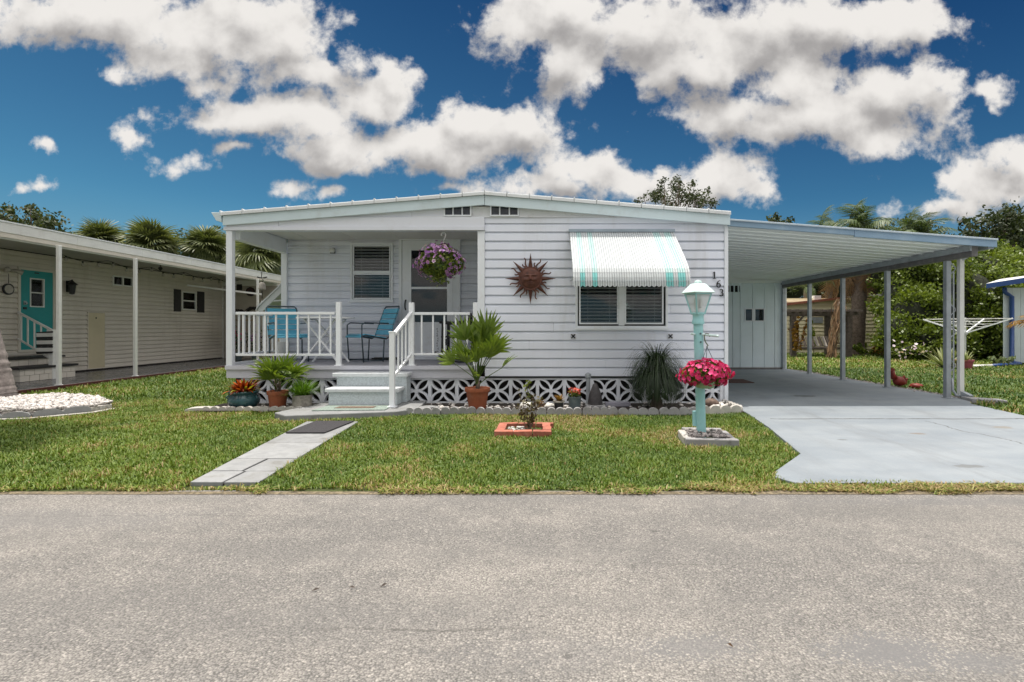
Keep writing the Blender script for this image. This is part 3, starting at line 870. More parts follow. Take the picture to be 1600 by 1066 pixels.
# ---- breeze blocks under the floor
def breeze_mesh():
    mb = MB(); w = 0.1977; y0, y1 = 0.0, 0.085
    b = 0.024
    mb.box(-w, -w + b, y0 + 0.004, y1, 0.0, 0.374).box(w - b, w, y0 + 0.004, y1, 0.0, 0.374)
    mb.box(-w + b, w - b, y0 + 0.004, y1, 0.0, b).box(-w + b, w - b, y0 + 0.004, y1, 0.374 - b, 0.374)
    cz = 0.187; t = 0.030
    sx, sz = (w - 0.014), (cz - 0.014)
    for k, (mx, mz) in enumerate(((0, -1), (0, 1), (-1, 0), (1, 0))):
        a0 = math.atan2(-mz, -mx)
        inner, outer = [], []
        N = 14
        for i in range(N + 1):
            a = a0 - math.pi / 2 + math.pi * i / N
            for lst, r in ((inner, 1 - t / 2 / sx), (outer, 1 + t / 2 / sx)):
                px = max(-0.96, min(0.96, mx + r * math.cos(a))); pz = max(-0.96, min(0.96, mz + r * math.sin(a)))
                lst.append((px * sx, cz + pz * sz))
        e = 0.0015 * k
        mb.strip(inner, outer, lambda p, q, a: (p, a, q), y0 + e, y1 - e)
    mb.lathe([(0.0, 0), (0.03, 0)], n=3, caps=False) if False else None
    mb.prism([(0.036 * math.cos(i * math.pi / 6), cz + 0.036 * math.sin(i * math.pi / 6)) for i in range(12)], XZ, y0 - 0.002, y1 - 0.008)
    return mb
blk = breeze_mesh().build('breeze_block', M['block'], H, local=True)
bme = blk.data
bpos = [gx(376 + 42.17 * (i + 0.5), HY) for i in range(18)]
for i, x in enumerate(bpos):
    o = blk if i == 0 else blk.copy()
    if i: COL.objects.link(o); o.parent = H
    o.location = (x - W[H.name].x, 0.012 + random.uniform(-0.004, 0.004), 0.004)
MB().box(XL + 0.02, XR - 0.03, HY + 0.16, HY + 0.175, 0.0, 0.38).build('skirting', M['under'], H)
MB().box(XR - 0.10, XR - 0.045, HY + 0.0, HY + 0.10, 0.0, 0.383).build('pier', M['block'], H)

# ---- porch floor
PX0 = XL - 0.01
MB().box(PX0, XC - 0.104, HY - 0.035, HB - 0.03, 0.512, 0.562).build('deck_floor', M['deck'], H)
MB().box(PX0, XC - 0.104, HY - 0.060, HY - 0.036, 0.508, 0.565).build('deck_lip', M['decklip'], H, bevel=0.004)
MB().box(PX0 + 0.005, XC - 0.104, HY - 0.030, HY + 0.02, 0.384, 0.507).build('deck_fascia', M['decklip'], H)
MB().box(PX0 - 0.012, PX0 - 0.002, HY + 0.06, HB, 0.47, 0.60).build('deck_kerb', M['trim'], H, bevel=0.004)
MB().box(XC - 0.10, XC + 0.004, HY - 0.020, HY + 0.06, 0.384, 0.399).build('corner_base', M['decklip'], H)

# ---- porch posts, header, ceiling
MB().box(-4.632, -4.545, HY - 0.045, HY + 0.04, 0.566, 2.533).build('porch_post', M['trim'], H, bevel=0.004)
MB().box(-4.66, XC + 0.004, HY - 0.060, HY + 0.09, 2.535, 2.590).build('header_board', M['header'], H, bevel=0.003)
MB().box(-4.64, -3.87, HY - 0.045, HY + 0.07, 2.592, 2.728).build('header_board', M['header'], H, bevel=0.003)
MB().box(-3.866, XC + 0.004, HY - 0.045, HY + 0.07, 2.592, 2.728).build('header_board', M['header'], H, bevel=0.003)
MB().box(-4.62, -4.50, HY + 0.09, HB - 0.05, 2.42, 2.66).build('side_beam', M['trim'], H, bevel=0.003)
for i in range(9):
    a = -4.49 + i * (XC - 0.03 + 4.49) / 9; b = -4.49 + (i + 1) * (XC - 0.03 + 4.49) / 9 - 0.006
    MB().box(a, b, HY + 0.092, HB - 0.02, 2.664 + 0.002 * (i % 2), 2.70).build('ceiling_board', M['ceiling'], H)

# ---- gable: panels, vents, rake fascia, roof
YR = 7.69
YK = YR / 7.60
def roofz(x):                                  # top of the roof along the front edge
    return 3.095 - (0.0788 if x < -0.86 else 0.0812) * abs(x + 0.86)
def band(x0, x1, t0, t1, ya, yb):
    return MB().prism([(x0, roofz(x0) - t1), (x1, roofz(x1) - t1), (x1, roofz(x1) - t0), (x0, roofz(x0) - t0)], XZ, ya, yb)
V1 = (-1.462, -1.060, 2.745, 2.905); V2 = (-0.786, -0.366, 2.745, 2.905)
def gpanel(x0, x1, m='gable', off=0.0):
    zt = 2.732
    MB().prism([(x0, zt), (x1, zt), (x1, max(zt + 0.01, roofz(x1) - 0.16)), (x0, max(zt + 0.008, roofz(x0) - 0.16))], XZ, HY - 0.020 - off, HY + 0.05).build('gable_panel', M[m], H)
gpanel(-4.0, -3.868, 'header'); gpanel(-3.862, -1.93, 'header'); gpanel(-1.926, V1[0] - 0.003, 'header', 0.004)
gpanel(V1[0], V2[1], 'gable', -0.012); gpanel(V2[1] + 0.003, 1.6, 'gable')
for V in (V1, V2):
    fr = front(HY - 0.012)
    f = frame_mb(fr, V[0], V[1], V[2], V[3], 0.018, -0.0, 0.03).build('gable_vent', M['trim'], H)
    w = (V[1] - V[0]) / 3
    for k in (1, 2):
        MB().fbox(fr, V[0] + k * w - 0.007, V[0] + k * w + 0.007, 0.004, 0.024, V[2] + 0.018, V[3] - 0.018).build('mullion', M['trim'], f)
    for k in range(3):
        MB().fbox(fr, V[0] + k * w + 0.012, V[0] + (k + 1) * w - 0.012, 0.001, 0.004, V[2] + 0.018, V[3] - 0.018).build('pane', M['darkpane'] if 'darkpane' in M else M['dark'], f)
MB().box(-1.93, 1.62, HY - 0.030, HY - 0.021, 2.728, 2.742).build('rail_strip', M['gable'], H)
band(-4.655, -0.863, 0.055, 0.197, YR, YR + 0.028).build('rake_fascia', M['fascia'], H, bevel=0.004)
band(-0.857, 2.697, 0.055, 0.202, YR, YR + 0.028).build('rake_fascia', M['fascia'], H, bevel=0.004)
band(-4.60, -0.863, 0.15, 0.175, YR + 0.029, HY + 0.05).build('rake_soffit', M['trim'], H)
band(-0.857, 2.66, 0.15, 0.175, YR + 0.029, HY + 0.05).build('rake_soffit', M['trim'], H)
MB().box(2.64, 2.694, YR + 0.029, HY + 0.02, 2.62, 2.76).build('rake_end', M['fascia'], H)
# roof sheets running front to back, in seamed pans
edges = list(np.linspace(-4.675, -0.86, 13)) + list(np.linspace(-0.86, 2.705, 12))[1:]
for a, b in zip(edges[:-1], edges[1:]):
    MB().prism([(a + 0.002, roofz(a) - 0.03), (b - 0.002, roofz(b) - 0.03), (b - 0.002, roofz(b)), (a + 0.002, roofz(a))], XZ, YR - 0.012, YB + 0.2).build('roof_pan', M['roofmetal'], H)
    MB().prism([(a + 0.001, roofz(a) - 0.058), (b - 0.006, roofz(b) - 0.058), (b - 0.006, roofz(b) - 0.012), (a + 0.001, roofz(a) - 0.012)], XZ, YR - 0.030, YR - 0.013).build('roof_edge_trim', M['roofmetal'], H, bevel=0.003)
    MB().prism([(a - 0.010, roofz(a) - 0.002), (a + 0.010, roofz(a) - 0.002), (a + 0.006, roofz(a) + 0.016), (a - 0.006, roofz(a) + 0.016)], XZ, YR - 0.028, YB + 0.2).build('roof_seam', M['roofmetal'], H)
MB().prism([(-4.81, 2.785), (-4.665, 2.785), (-4.665, 2.645), (-4.735, 2.665)], XZ, YR - 0.02, YB).build('gutter', M['fascia'], H, bevel=0.004)
# closed attic under the roof
MB().prism([(-4.55, 2.70), (2.62, 2.70), (2.62, roofz(2.62) - 0.04), (-0.85, 3.03), (-4.55, roofz(-4.55) - 0.04)], XZ, HY + 0.10, YB).build('attic', M['dark'], H)

# ---- windows and door
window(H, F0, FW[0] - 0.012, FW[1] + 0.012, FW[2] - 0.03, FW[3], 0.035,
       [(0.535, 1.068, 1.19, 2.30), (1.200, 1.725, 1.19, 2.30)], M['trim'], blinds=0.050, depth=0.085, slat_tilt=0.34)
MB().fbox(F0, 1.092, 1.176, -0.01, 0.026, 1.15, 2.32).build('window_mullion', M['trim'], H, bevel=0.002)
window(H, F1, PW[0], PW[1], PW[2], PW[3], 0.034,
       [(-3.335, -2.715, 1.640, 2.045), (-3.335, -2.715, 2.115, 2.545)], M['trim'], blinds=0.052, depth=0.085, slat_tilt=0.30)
MB().fbox(F1, -3.36, -2.69, 0.0, 0.026, 2.068, 2.092).build('window_rail', M['trim'], H)

fd = frame_mb(F1, PD[0], PD[1], PD[2] - 0.2, PD[3], 0.055, -0.02, 0.045).build('door_frame', M['trim'], H, bevel=0.004)
MB().fbox(F1, PD[0] + 0.056, PD[1] - 0.056, -0.02, 0.06, 0.563, 0.600).build('threshold', M['trim'], fd)
MB().fbox(F1, PD[1] - 0.135, PD[1] - 0.057, -0.01, 0.03, 0.60, 2.643).build('side_strip', M['trim'], fd)
DU0, DU1, DZ0, DZ1 = -2.487, -1.602, 0.602, 2.642
dr = MB()
GX0, GX1 = -2.328, -1.700
dr.fbox(F1, DU0, GX0, -0.012, 0.030, DZ0, DZ1).fbox(F1, GX1, DU1, -0.012, 0.030, DZ0, DZ1)
dr.fbox(F1, GX0, GX1, -0.012, 0.030, DZ0, 1.215).fbox(F1, GX0, GX1, -0.012, 0.030, 2.475, DZ1).fbox(F1, GX0, GX1, -0.010, 0.026, 1.795, 1.835)
door = dr.build('storm_door', M['trim'], H, bevel=0.003)
MB().fbox(F1, GX0, GX1, 0.000, 0.005, 1.215, 1.795).build('pane', M['glass'], door)
MB().fbox(F1, GX0, GX1, 0.006, 0.011, 1.835, 2.475).build('pane', M['glass'], door)
MB().fbox(F1, GX0, GX1, -0.20, -0.19, 1.0, 2.5).build('inner_door', M['innerdoor'] if 'innerdoor' in M else M['dark'], door)
hd = MB().tube([F1(-2.425, 0.03, 1.43), F1(-2.43, 0.06, 1.47), F1(-2.43, 0.065, 1.53), F1(-2.425, 0.05, 1.59), F1(-2.42, 0.03, 1.60)], 0.012, 8)
hd.build('handle', M['black'], door, smooth=True)
# vertical scroll decal on the lower door panel
dc = MB(); rr = random.Random(4)
zc = 1.13
for i in range(11):
    zc -= 0.042 + rr.uniform(-0.008, 0.008)
    sx = -1.86 + rr.uniform(-0.012, 0.012)
    pts = [(sx + 0.016 * math.cos(t) * (1 - t / 9), zc + 0.018 * math.sin(t) * (1 - t / 9)) for t in np.linspace(rr.uniform(0, 2), 5 + rr.uniform(0, 2), 9)]
    dc.stroke(pts, [0.006] * 9, lambda p, q, a: (p, HB - a, q), 0.0305, 0.032)
dc.build('door_decal', M['shutter'], door)

# porch wall lamp is small and round
pl = thing('wall_lamp', 'small round white lamp on the porch wall left of the window', 'lamp', F1(-3.68, 0.0, 2.46))
MB().box(-3.745, -3.665, HB - 0.045, HB - 0.018, 2.42, 2.505).build('back_plate', M['shutter'], pl)
MB().lathe([(0.0, 0), (0.036, 0.004), (0.050, 0.03), (0.042, 0.065), (0.0, 0.078)], (-3.69, HB - 0.09, 2.425), 12).build('globe', M['plasticwhite'], pl, smooth='all')

# small cross shaped awning brackets under the front window
for px in (895.5, 1047):
    c = F0(gx(px, HY), 0.02, gz(525.5, HY))
    b = thing('wall_bracket', 'small square cross bracket on the siding below the ' + ('left' if px < 900 else 'right') + ' corner of the front window', 'bracket', c, group='brackets under the front window')
    frb = front(c[1])
    frame_mb(frb, c[0] - 0.036, c[0] + 0.036, c[2] - 0.036, c[2] + 0.036, 0.008, -0.004, 0.006).build('plate_rim', M['gable'], b)
    mbx = MB()
    for sg in (-1, 1):
        mbx.bar((c[0] - 0.028, c[1] - 0.006, c[2] - sg * 0.028), (c[0] + 0.028, c[1] - 0.006, c[2] + sg * 0.028), 0.006, 0.016)
    mbx.build('cross', M['shutter'], b)

# ------------------------------------------------------------------ awning over the front window
aw = thing('window_awning', 'white corrugated metal awning with teal stripes over the front window', 'awning', (1.14, HY, 2.5))
AX0, AX1 = 0.375, 1.90
prof = [(HY - 0.03, 2.515), (7.45, 2.293), (7.15, 2.075), (6.99, 1.950), (6.935, 1.895), (6.898, 1.835), (6.876, 1.775), (6.866, 1.72), (6.862, 1.665)]
NRM = []
for i_ in range(len(prof)):
    q0, q1 = prof[max(0, i_ - 1)], prof[min(len(prof) - 1, i_ + 1)]
    ty, tz = q1[0] - q0[0], q1[1] - q0[1]
    l_ = math.hypot(ty, tz); NRM.append((tz / l_, -ty / l_))
NC = 48
pw = (AX1 - AX0) / NC
def stripe(fx):
    for a, b in ((0.055, 0.108), (0.160, 0.210), (0.800, 0.852), (0.905, 0.955)):
        if a <= fx <= b: return True
    return False
i = 0
while i < NC:
    t = stripe((i + 0.5) / NC)
    j = i
    while j < NC and stripe((j + 0.5) / NC) == t and j - i < 3: j += 1
    for seg in range(2):
        pr = prof[:6] if seg == 0 else prof[4:]
        mb = MB()
        us = []
        for k in range((j - i) * 4 + 1):
            us.append((AX0 + (i + (0, 0.16, 0.5, 0.84)[k % 4] + k // 4) * pw, (-0.013, 0.0, 0.004, 0.0)[k % 4] - (0.002 if seg else 0.0)))
        n = len(us); b0 = len(mb.v)
        for si, (yy, zz) in enumerate(pr):
            last = seg == 1 and si == len(pr) - 1
            for (uu, off) in us:
                ph = ((uu - AX0) / pw) % 2 / 2
                dz = -0.020 * abs(math.sin(math.pi * ph)) if last else 0.0
                nx, nz = NRM[si + (0 if seg == 0 else 4)]
                mb.v.append((uu, yy + off * nx, zz + off * nz + dz))
        for s_ in range(len(pr) - 1):
            for k in range(n - 1):
                mb.f.append((s_ * n + k, s_ * n + k + 1, (s_ + 1) * n + k + 1, (s_ + 1) * n + k))
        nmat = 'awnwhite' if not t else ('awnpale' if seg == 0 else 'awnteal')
        ao = mb.build('awning_pan' if seg == 0 else 'valance', M[nmat], aw)
    i = j
MB().box(AX0 - 0.015, AX1 + 0.005, HY - 0.055, HY - 0.017, 2.512, 2.555).build('head_bar', M['awnbar'], aw, bevel=0.003)
for x in (AX0 + 0.01, AX1 - 0.01):
    MB().bar((x, HY - 0.03, 1.80), (x, 6.90, 1.76), 0.018).build('side_arm', M['galv'], aw)
    MB().prism([(HY - 0.03, 2.49), (6.95, 1.88), (6.89, 1.72), (6.95, 1.80), (HY - 0.03, 2.45)], lambda p, q, a: (a, p, q), x - 0.002, x + 0.002).build('side_edge', M['awnwhite'], aw)
MB().bar((AX0 + 0.02, 6.875, 1.72), (AX1 - 0.02, 6.875, 1.72), 0.016).build('front_bar', M['galv'], aw)

# ------------------------------------------------------------------ house numerals
def numeral(ch, px, py):
    cx, cz = gx(px, HY), gz(py, HY)
    h = 0.105
    fn = lambda p, q, a: (cx + p * h, HY - 0.018 - a, cz + q * h)
    mb = MB()
    if ch == '1':
        mb.stroke([(0, -0.5), (0, 0.48)], [0.15, 0.15], fn, 0, 0.012)
        mb.stroke([(-0.22, -0.47), (0.22, -0.47)], 0.07, fn, 0, 0.0123)
        mb.stroke([(-0.20, 0.30), (0.0, 0.47)], 0.07, fn, 0, 0.0117)
    elif ch == '6':
        mb.stroke([(0.235 * math.cos(t), -0.20 + 0.27 * math.sin(t)) for t in np.linspace(0, 2 * math.pi, 20)],
                  [0.09 + 0.05 * abs(math.cos(t)) for t in np.linspace(0, 2 * math.pi, 20)], fn, 0, 0.012)
        mb.stroke([(-0.235, -0.2), (-0.20, 0.1), (-0.08, 0.33), (0.10, 0.46), (0.24, 0.44)], [0.14, 0.14, 0.11, 0.08, 0.10], fn, 0, 0.0117)
    else:
        for (c, r, s) in ((0.24, 0.22, 0), (-0.22, 0.26, 1)):
            th = np.linspace(2.5, -1.4, 14) if s == 0 else np.linspace(1.4, -2.6, 14)
            mb.stroke([(r * math.cos(t) * 0.95, c + r * math.sin(t)) for t in th], [0.09 + 0.06 * max(0, math.cos(t)) for t in th], fn, 0, 0.012 + 0.0004 * s)
    o = mb.build('house_numeral', M['black'])
    return tag(o, {'1': 'black numeral one, uppermost of the three house numerals on the siding', '6': 'black numeral six, middle of the three house numerals on the siding', '3': 'black numeral three, lowest of the three house numerals on the siding'}[ch], 'numeral', 'house number')
numeral('1', 1115.5, 430.5); numeral('6', 1122, 444); numeral('3', 1126, 457.5)

# ------------------------------------------------------------------ sun ornament
sc = (gx(829, HY), HY - 0.05, gz(436, HY))
sun = thing('sun_ornament', 'rust brown metal sun with a smiling face hanging on the white siding', 'wall ornament', sc)
N = 32; mb = MB(); rad = 0.152
b0 = 0
rings = 12
import itertools
def relief(x, y):
    r = math.hypot(x, y)
    z = 0.055 * math.sqrt(max(0.0, 1 - r * r * 0.9))
    def g(cx, cy, sx, sy, k): return k * math.exp(-((x - cx) / sx) ** 2 - ((y - cy) / sy) ** 2)
    z += g(0, 0.02, 0.10, 0.26, 0.024) + g(0, -0.10, 0.15, 0.09, 0.018)          # nose
    z += g(-0.36, 0.30, 0.24, 0.05, 0.016) + g(0.36, 0.30, 0.24, 0.05, 0.016)      # brows
    z -= g(-0.34, 0.17, 0.16, 0.06, 0.014) + g(0.34, 0.17, 0.16, 0.06, 0.014)      # eye hollows
    z += g(-0.34, 0.15, 0.10, 0.035, 0.012) + g(0.34, 0.15, 0.10, 0.035, 0.012)
    z += g(-0.48, -0.12, 0.22, 0.18, 0.016) + g(0.48, -0.12, 0.22, 0.18, 0.016)    # cheeks
    z -= g(-0.30, -0.30, 0.20, 0.035, 0.012) + g(0.30, -0.30, 0.20, 0.035, 0.012)  # smile lines
    z += g(0, -0.36, 0.20, 0.045, 0.016) + g(0, -0.48, 0.16, 0.045, 0.015) - g(0, -0.42, 0.22, 0.02, 0.012)
    return z
vs = []; fs = []
RN, AN = 22, 48
for i in range(RN + 1):
    r = i / RN
    for k in range(AN):
        a = 2 * math.pi * k / AN
        x, y = r * math.cos(a), r * math.sin(a)
        vs.append((sc[0] + x * rad, sc[1] - relief(x, y), sc[2] + y * rad))
for i in range(RN):
    for k in range(AN):
        k2 = (k + 1) % AN
        fs.append((i * AN + k, i * AN + k2, (i + 1) * AN + k2, (i + 1) * AN + k))
mb.add(vs, fs).build('face', M['rust'], sun, smooth='all')
MB().strip([(sc[0] + 0.95 * rad * math.cos(t), sc[2] + 0.95 * rad * math.sin(t)) for t in np.linspace(0, 2 * math.pi, 41)],
           [(sc[0] + 1.12 * rad * math.cos(t), sc[2] + 1.12 * rad * math.sin(t)) for t in np.linspace(0, 2 * math.pi, 41)], XZ, sc[1] - 0.022, sc[1] + 0.012).build('face_rim', M['rust'], sun)
for k in range(8):
    a = math.pi / 2 + k * math.pi / 4
    L = 0.375 if k % 2 == 0 else 0.365
    c, s_ = math.cos(a), math.sin(a)
    def pp(r, w, d): return (sc[0] + c * r - s_ * w, sc[1] - d, sc[2] + s_ * r + c * w)
    MB().add([pp(rad * 1.0, -0.035, -0.006), pp(rad * 1.0, 0.035, -0.006), pp(L, 0, 0.0), pp(rad * 1.0, 0, 0.022)], [(0, 1, 2), (0, 2, 3), (1, 3, 2), (0, 3, 1)]).build('straight_ray', M['rust'], sun)
for k in range(8):
    for (da, L, sg) in ((-0.16, 0.31, 1), (0.17, 0.235, -1)):
        a = math.pi / 2 + (k + 0.5) * math.pi / 4 + da
        pts = []
        for t in np.linspace(0, 1, 8):
            r = rad * 1.02 + (L - rad) * t
            aa = a + sg * (0.10 * math.sin(t * 5.2) + 0.16 * t * t)
            pts.append((sc[0] + r * math.cos(aa), sc[2] + r * math.sin(aa)))
        MB().stroke(pts, list(np.linspace(0.026, 0.014, 8)), XZ, sc[1] - 0.010, sc[1] + 0.004).build('wavy_ray', M['rust'], sun)

# ------------------------------------------------------------------ porch railings
def railing(name, label, p0, p1, zt, zb, n, posts=(), top_w=0.05, group='white porch railings', off=0.5):
    t = thing(name, label, 'railing', (p0[0], p0[1], 0.562), group=group)
    p0 = Vector((*p0, 0)); p1 = Vector((*p1, 0))
    up = Vector((0, 0, 1))
    MB().bar(p0 + up * (zt - 0.02), p1 + up * (zt - 0.02), top_w, 0.04).build('top_rail', M['rail'], t, bevel=0.004)
    MB().bar(p0 + up * zb, p1 + up * zb, 0.032, 0.032).build('bottom_rail', M['rail'], t, bevel=0.003)
    me = None
    for i in range(n):
        q = p0.lerp(p1, (i + off) / n)
        if me is None:
            b = MB().box(q.x - 0.011, q.x + 0.011, q.y - 0.011, q.y + 0.011, zb + 0.016, zt - 0.04).build('baluster', M['rail'], t); me = b; q0 = q.copy()
        else:
            b = me.copy(); COL.objects.link(b); b.parent = t; b.location = q - q0
    for (x, y, z0, z1) in posts:
        MB().box(x - 0.034, x + 0.034, y - 0.034, y + 0.034, z0, z1).box(x - 0.055, x + 0.055, y - 0.05, y + 0.05, z0, z0 + 0.012).build('post', M['rail'], t, bevel=0.004)
    return t
zt, zb = gz(487.5, HY), gz(554.5, HY)
railing('porch_railing', 'white metal railing along the front of the porch left of the steps', (-4.50, HY), (-3.06, HY), zt, zb, 9,
        [(gx(529.5, HY), HY, 0.563, gz(472, HY))], off=0.6)
railing('porch_railing', 'white metal railing along the left side of the porch behind the corner post', (-4.565, HY + 0.10), (-4.565, HB - 0.06), zt, zb, 10)
railing('porch_railing', 'white metal railing along the front of the porch right of the steps', (-1.915, HY), (-1.085, HY), gz(488, HY), gz(553.5, HY), 5,
        [(gx(743, HY), HY - 0.002, 0.563, gz(473, HY))], off=0.75)
# stair hand rail
hr = thing('stair_handrail', 'white sloping handrail with two posts on the right of the front steps', 'railing', (-2.0, 7.1, 0.06), group='white porch railings')
xu, yu, xl, yl = gx(643.5, HY), HY - 0.005, gx(613, 7.06), 7.06
MB().box(xu - 0.036, xu + 0.036, yu - 0.036, yu + 0.036, 0.563, gz(473, HY)).box(xu - 0.06, xu + 0.06, yu - 0.045, yu + 0.05, 0.5655, 0.575).build('post', M['rail'], hr, bevel=0.004)
MB().box(xl - 0.034, xl + 0.034, yl - 0.034, yl + 0.034, 0.063, gz(519, yl)).box(xl - 0.04, xl + 0.04, yl - 0.04, yl + 0.04, gz(520, yl), gz(518, yl)).box(xl - 0.06, xl + 0.06, yl - 0.06, yl + 0.06, 0.0635, 0.075).build('post', M['rail'], hr, bevel=0.004)
zu0, zl0 = gz(488, HY), gz(523, yl)
MB().bar((xu, yu - 0.03, zu0 - 0.01), (xl, yl + 0.03, zl0 - 0.02), 0.05, 0.04).build('top_rail', M['rail'], hr, bevel=0.003)
zu1, zl1 = gz(553, HY), gz(590, yl)
MB().bar((xu, yu - 0.03, zu1), (xl, yl + 0.03, zl1), 0.032, 0.032).build('bottom_rail', M['rail'], hr, bevel=0.003)
for i in range(5):
    t = (i + 0.7) / 5.2
    x, y = xu + (xl - xu) * t, yu + (yl - yu) * t
    MB().box(x - 0.011, x + 0.011, y - 0.011, y + 0.011, zu1 + (zl1 - zu1) * t + 0.012, zu0 + (zl0 - zu0) * t - 0.025).build('baluster', M['rail'], hr)

# ------------------------------------------------------------------ steps
st = thing('front_steps', 'two speckled blue grey concrete steps up to the porch', 'steps', (-2.5, 7.45, 0.06))
MB().box(-2.93, -2.00, 7.22, 7.47, 0.064, 0.240).build('riser', M['step'], st, bevel=0.006)
MB().box(-2.97, -1.965, 7.185, 7.50, 0.242, 0.292).build('tread', M['steptop'], st, bevel=0.010)
MB().box(-2.93, -1.94, 7.505, 7.735, 0.064, 0.428).build('riser', M['step'], st, bevel=0.006)
MB().box(-2.97, -1.91, 7.44, 7.715, 0.430, 0.482).build('tread', M['steptop'], st, bevel=0.010)
dm = thing('door_mat', 'pale green woven mat with a brown centre at the foot of the steps', 'mat', (-2.53, 6.95, 0.062), group=None)
MB().prism([(-2.94, 6.72), (-2.03, 6.78), (-2.04, 7.14), (-2.90, 7.14)], XY, 0.0625, 0.074).build('border', M['weave'], dm)
MB().prism([(-2.72, 6.88), (-2.22, 6.90), (-2.22, 7.03), (-2.70, 7.03)], XY, 0.0745, 0.080).build('centre', M['weavemid'], dm)
bm_ = MB().prism([(-2.690, 5.53), (-2.285, 5.53), (-2.225, 6.22), (-2.670, 6.22)], XY, 0.0195, 0.030).build('rubber_mat', M['mat'])
tag(bm_, 'black rubber mat lying on the concrete footpath in front of the steps', 'mat')

# ------------------------------------------------------------------ carport
cp = thing('carport', 'white metal carport roof on slim posts over the driveway right of the house', 'carport', (4.6, 7.7, 0.012))
CX0, CX1, CYF, CYB = 2.70, 6.60, 7.74, 14.10
def cz(x): return 2.690 - 0.0742 * (x - 2.70)
npan = 24
for i in range(npan):
    a = CYF + 0.05 + i * (CYB - CYF - 0.05) / npan; b = CYF + 0.05 + (i + 1) * (CYB - CYF - 0.05) / npan
    MB().prism([(CX0, cz(CX0) - 0.075), (CX1 - 0.08, cz(CX1 - 0.08) - 0.075), (CX1 - 0.08, cz(CX1 - 0.08) - 0.05), (CX0, cz(CX0) - 0.05)], XZ, a + 0.004, b - 0.004).prism(
        [(CX0, cz(CX0) - 0.088), (CX1 - 0.09, cz(CX1 - 0.09) - 0.088), (CX1 - 0.09, cz(CX1 - 0.09) - 0.02), (CX0, cz(CX0) - 0.02)], XZ, a - 0.010, a + 0.012).build('roof_pan', M['carport'], cp)
def cband(x0, x1, t0, t1, ya, yb): return MB().prism([(x0, cz(x0) - t1), (x1, cz(x1) - t1), (x1, cz(x1) - t0), (x0, cz(x0) - t0)], XZ, ya, yb)
MB().prism([(CX0, cz(CX0) - 0.02), (CX1 - 0.08, cz(CX1 - 0.08) - 0.02), (CX1 - 0.08, cz(CX1 - 0.08) - 0.004), (CX0, cz(CX0) - 0.004)], XZ, CYF + 0.03, CYB).build('roof_sheet', M['roofmetal'], cp)
xj = gx(1335, CYF)
cband(CX0 - 0.02, xj - 0.002, -0.006, 0.092, CYF - 0.006, CYF + 0.028).build('front_fascia', M['fasciablue'] if 'fasciablue' in M else M['fascia'], cp, bevel=0.006)
cband(xj + 0.002, CX1, -0.006, 0.112, CYF - 0.006, CYF + 0.028).build('front_fascia', M['fasciablue'], cp, bevel=0.006)
cband(CX0 - 0.02, CX1, -0.012, 0.014, CYF - 0.028, CYF - 0.007).build('front_lip', M['fascialip'], cp, bevel=0.005)
MB().prism([(CX1 - 0.10, cz(CX1) - 0.13), (CX1 - 0.02, cz(CX1) - 0.13), (CX1, cz(CX1) - 0.0), (CX1 - 0.10, cz(CX1) - 0.0)], XZ, CYF + 0.03, CYB).build('side_gutter', M['galv'], cp)
BX = 6.36
zb_ = cz(BX) - 0.09
MB().box(BX - 0.045, BX + 0.045, 7.842, CYB - 0.0, zb_ - 0.155, zb_ - 0.002).build('beam', M['beam'], cp)
MB().box(BX - 0.075, BX - 0.046, 7.84, CYB, zb_ - 0.075, zb_ + 0.012).build('beam_rail', M['galv'], cp)
for k, yy in enumerate((8.38, 9.84, 11.31, 12.72, 14.10)):
    w = 0.038
    MB().box(BX - w, BX + w, yy - w, yy + w, 0.012, zb_ - 0.157).box(BX - 0.06, BX + 0.06, yy - 0.06, yy + 0.06, 0.0135, 0.022).build('post', M['galv'], cp, bevel=0.004)
    if k == 0:
        MB().box(BX + 0.125, BX + 0.195, yy - 0.10, yy - 0.03, 0.06, zb_ - 0.12).build('downspout', M['nwhite'], cp, bevel=0.006)
        MB().bar((BX + 0.16, yy - 0.065, zb_ - 0.14), (BX + 0.33, yy - 0.12, zb_ - 0.03), 0.07).build('spout_elbow', M['galv'], cp, bevel=0.006)
        MB().bar((BX + 0.16, yy - 0.065, 0.10), (BX + 0.20, yy - 0.22, 0.045), 0.075).build('spout_elbow', M['galv'], cp, bevel=0.006)
        for z0 in (0.42, 0.95, 1.30, 1.95):
            pts = [(BX + 0.04 + 0.075 * (0.5 - 0.5 * math.cos(t)), yy - 0.02, z0 + 0.20 * t / (2 * math.pi)) for t in np.linspace(0, 2 * math.pi, 12)]
            MB().tube(pts, 0.008, 6).build('scroll', M['galv'], cp, smooth='all')
        MB().tube([(BX + 0.085, yy - 0.02, 0.3), (BX + 0.085, yy - 0.02, 2.0)], 0.012, 6).build('conduit', M['galv'], cp)
        MB().tube([(BX + 0.06, yy - 0.03, 0.32), (BX + 0.065, yy - 0.03, 0.14), (BX + 0.10, yy - 0.06, 0.06), (BX + 0.17, yy - 0.10, 0.05)], 0.02, 8).build('hose_end', M['galv'], cp, smooth='all')
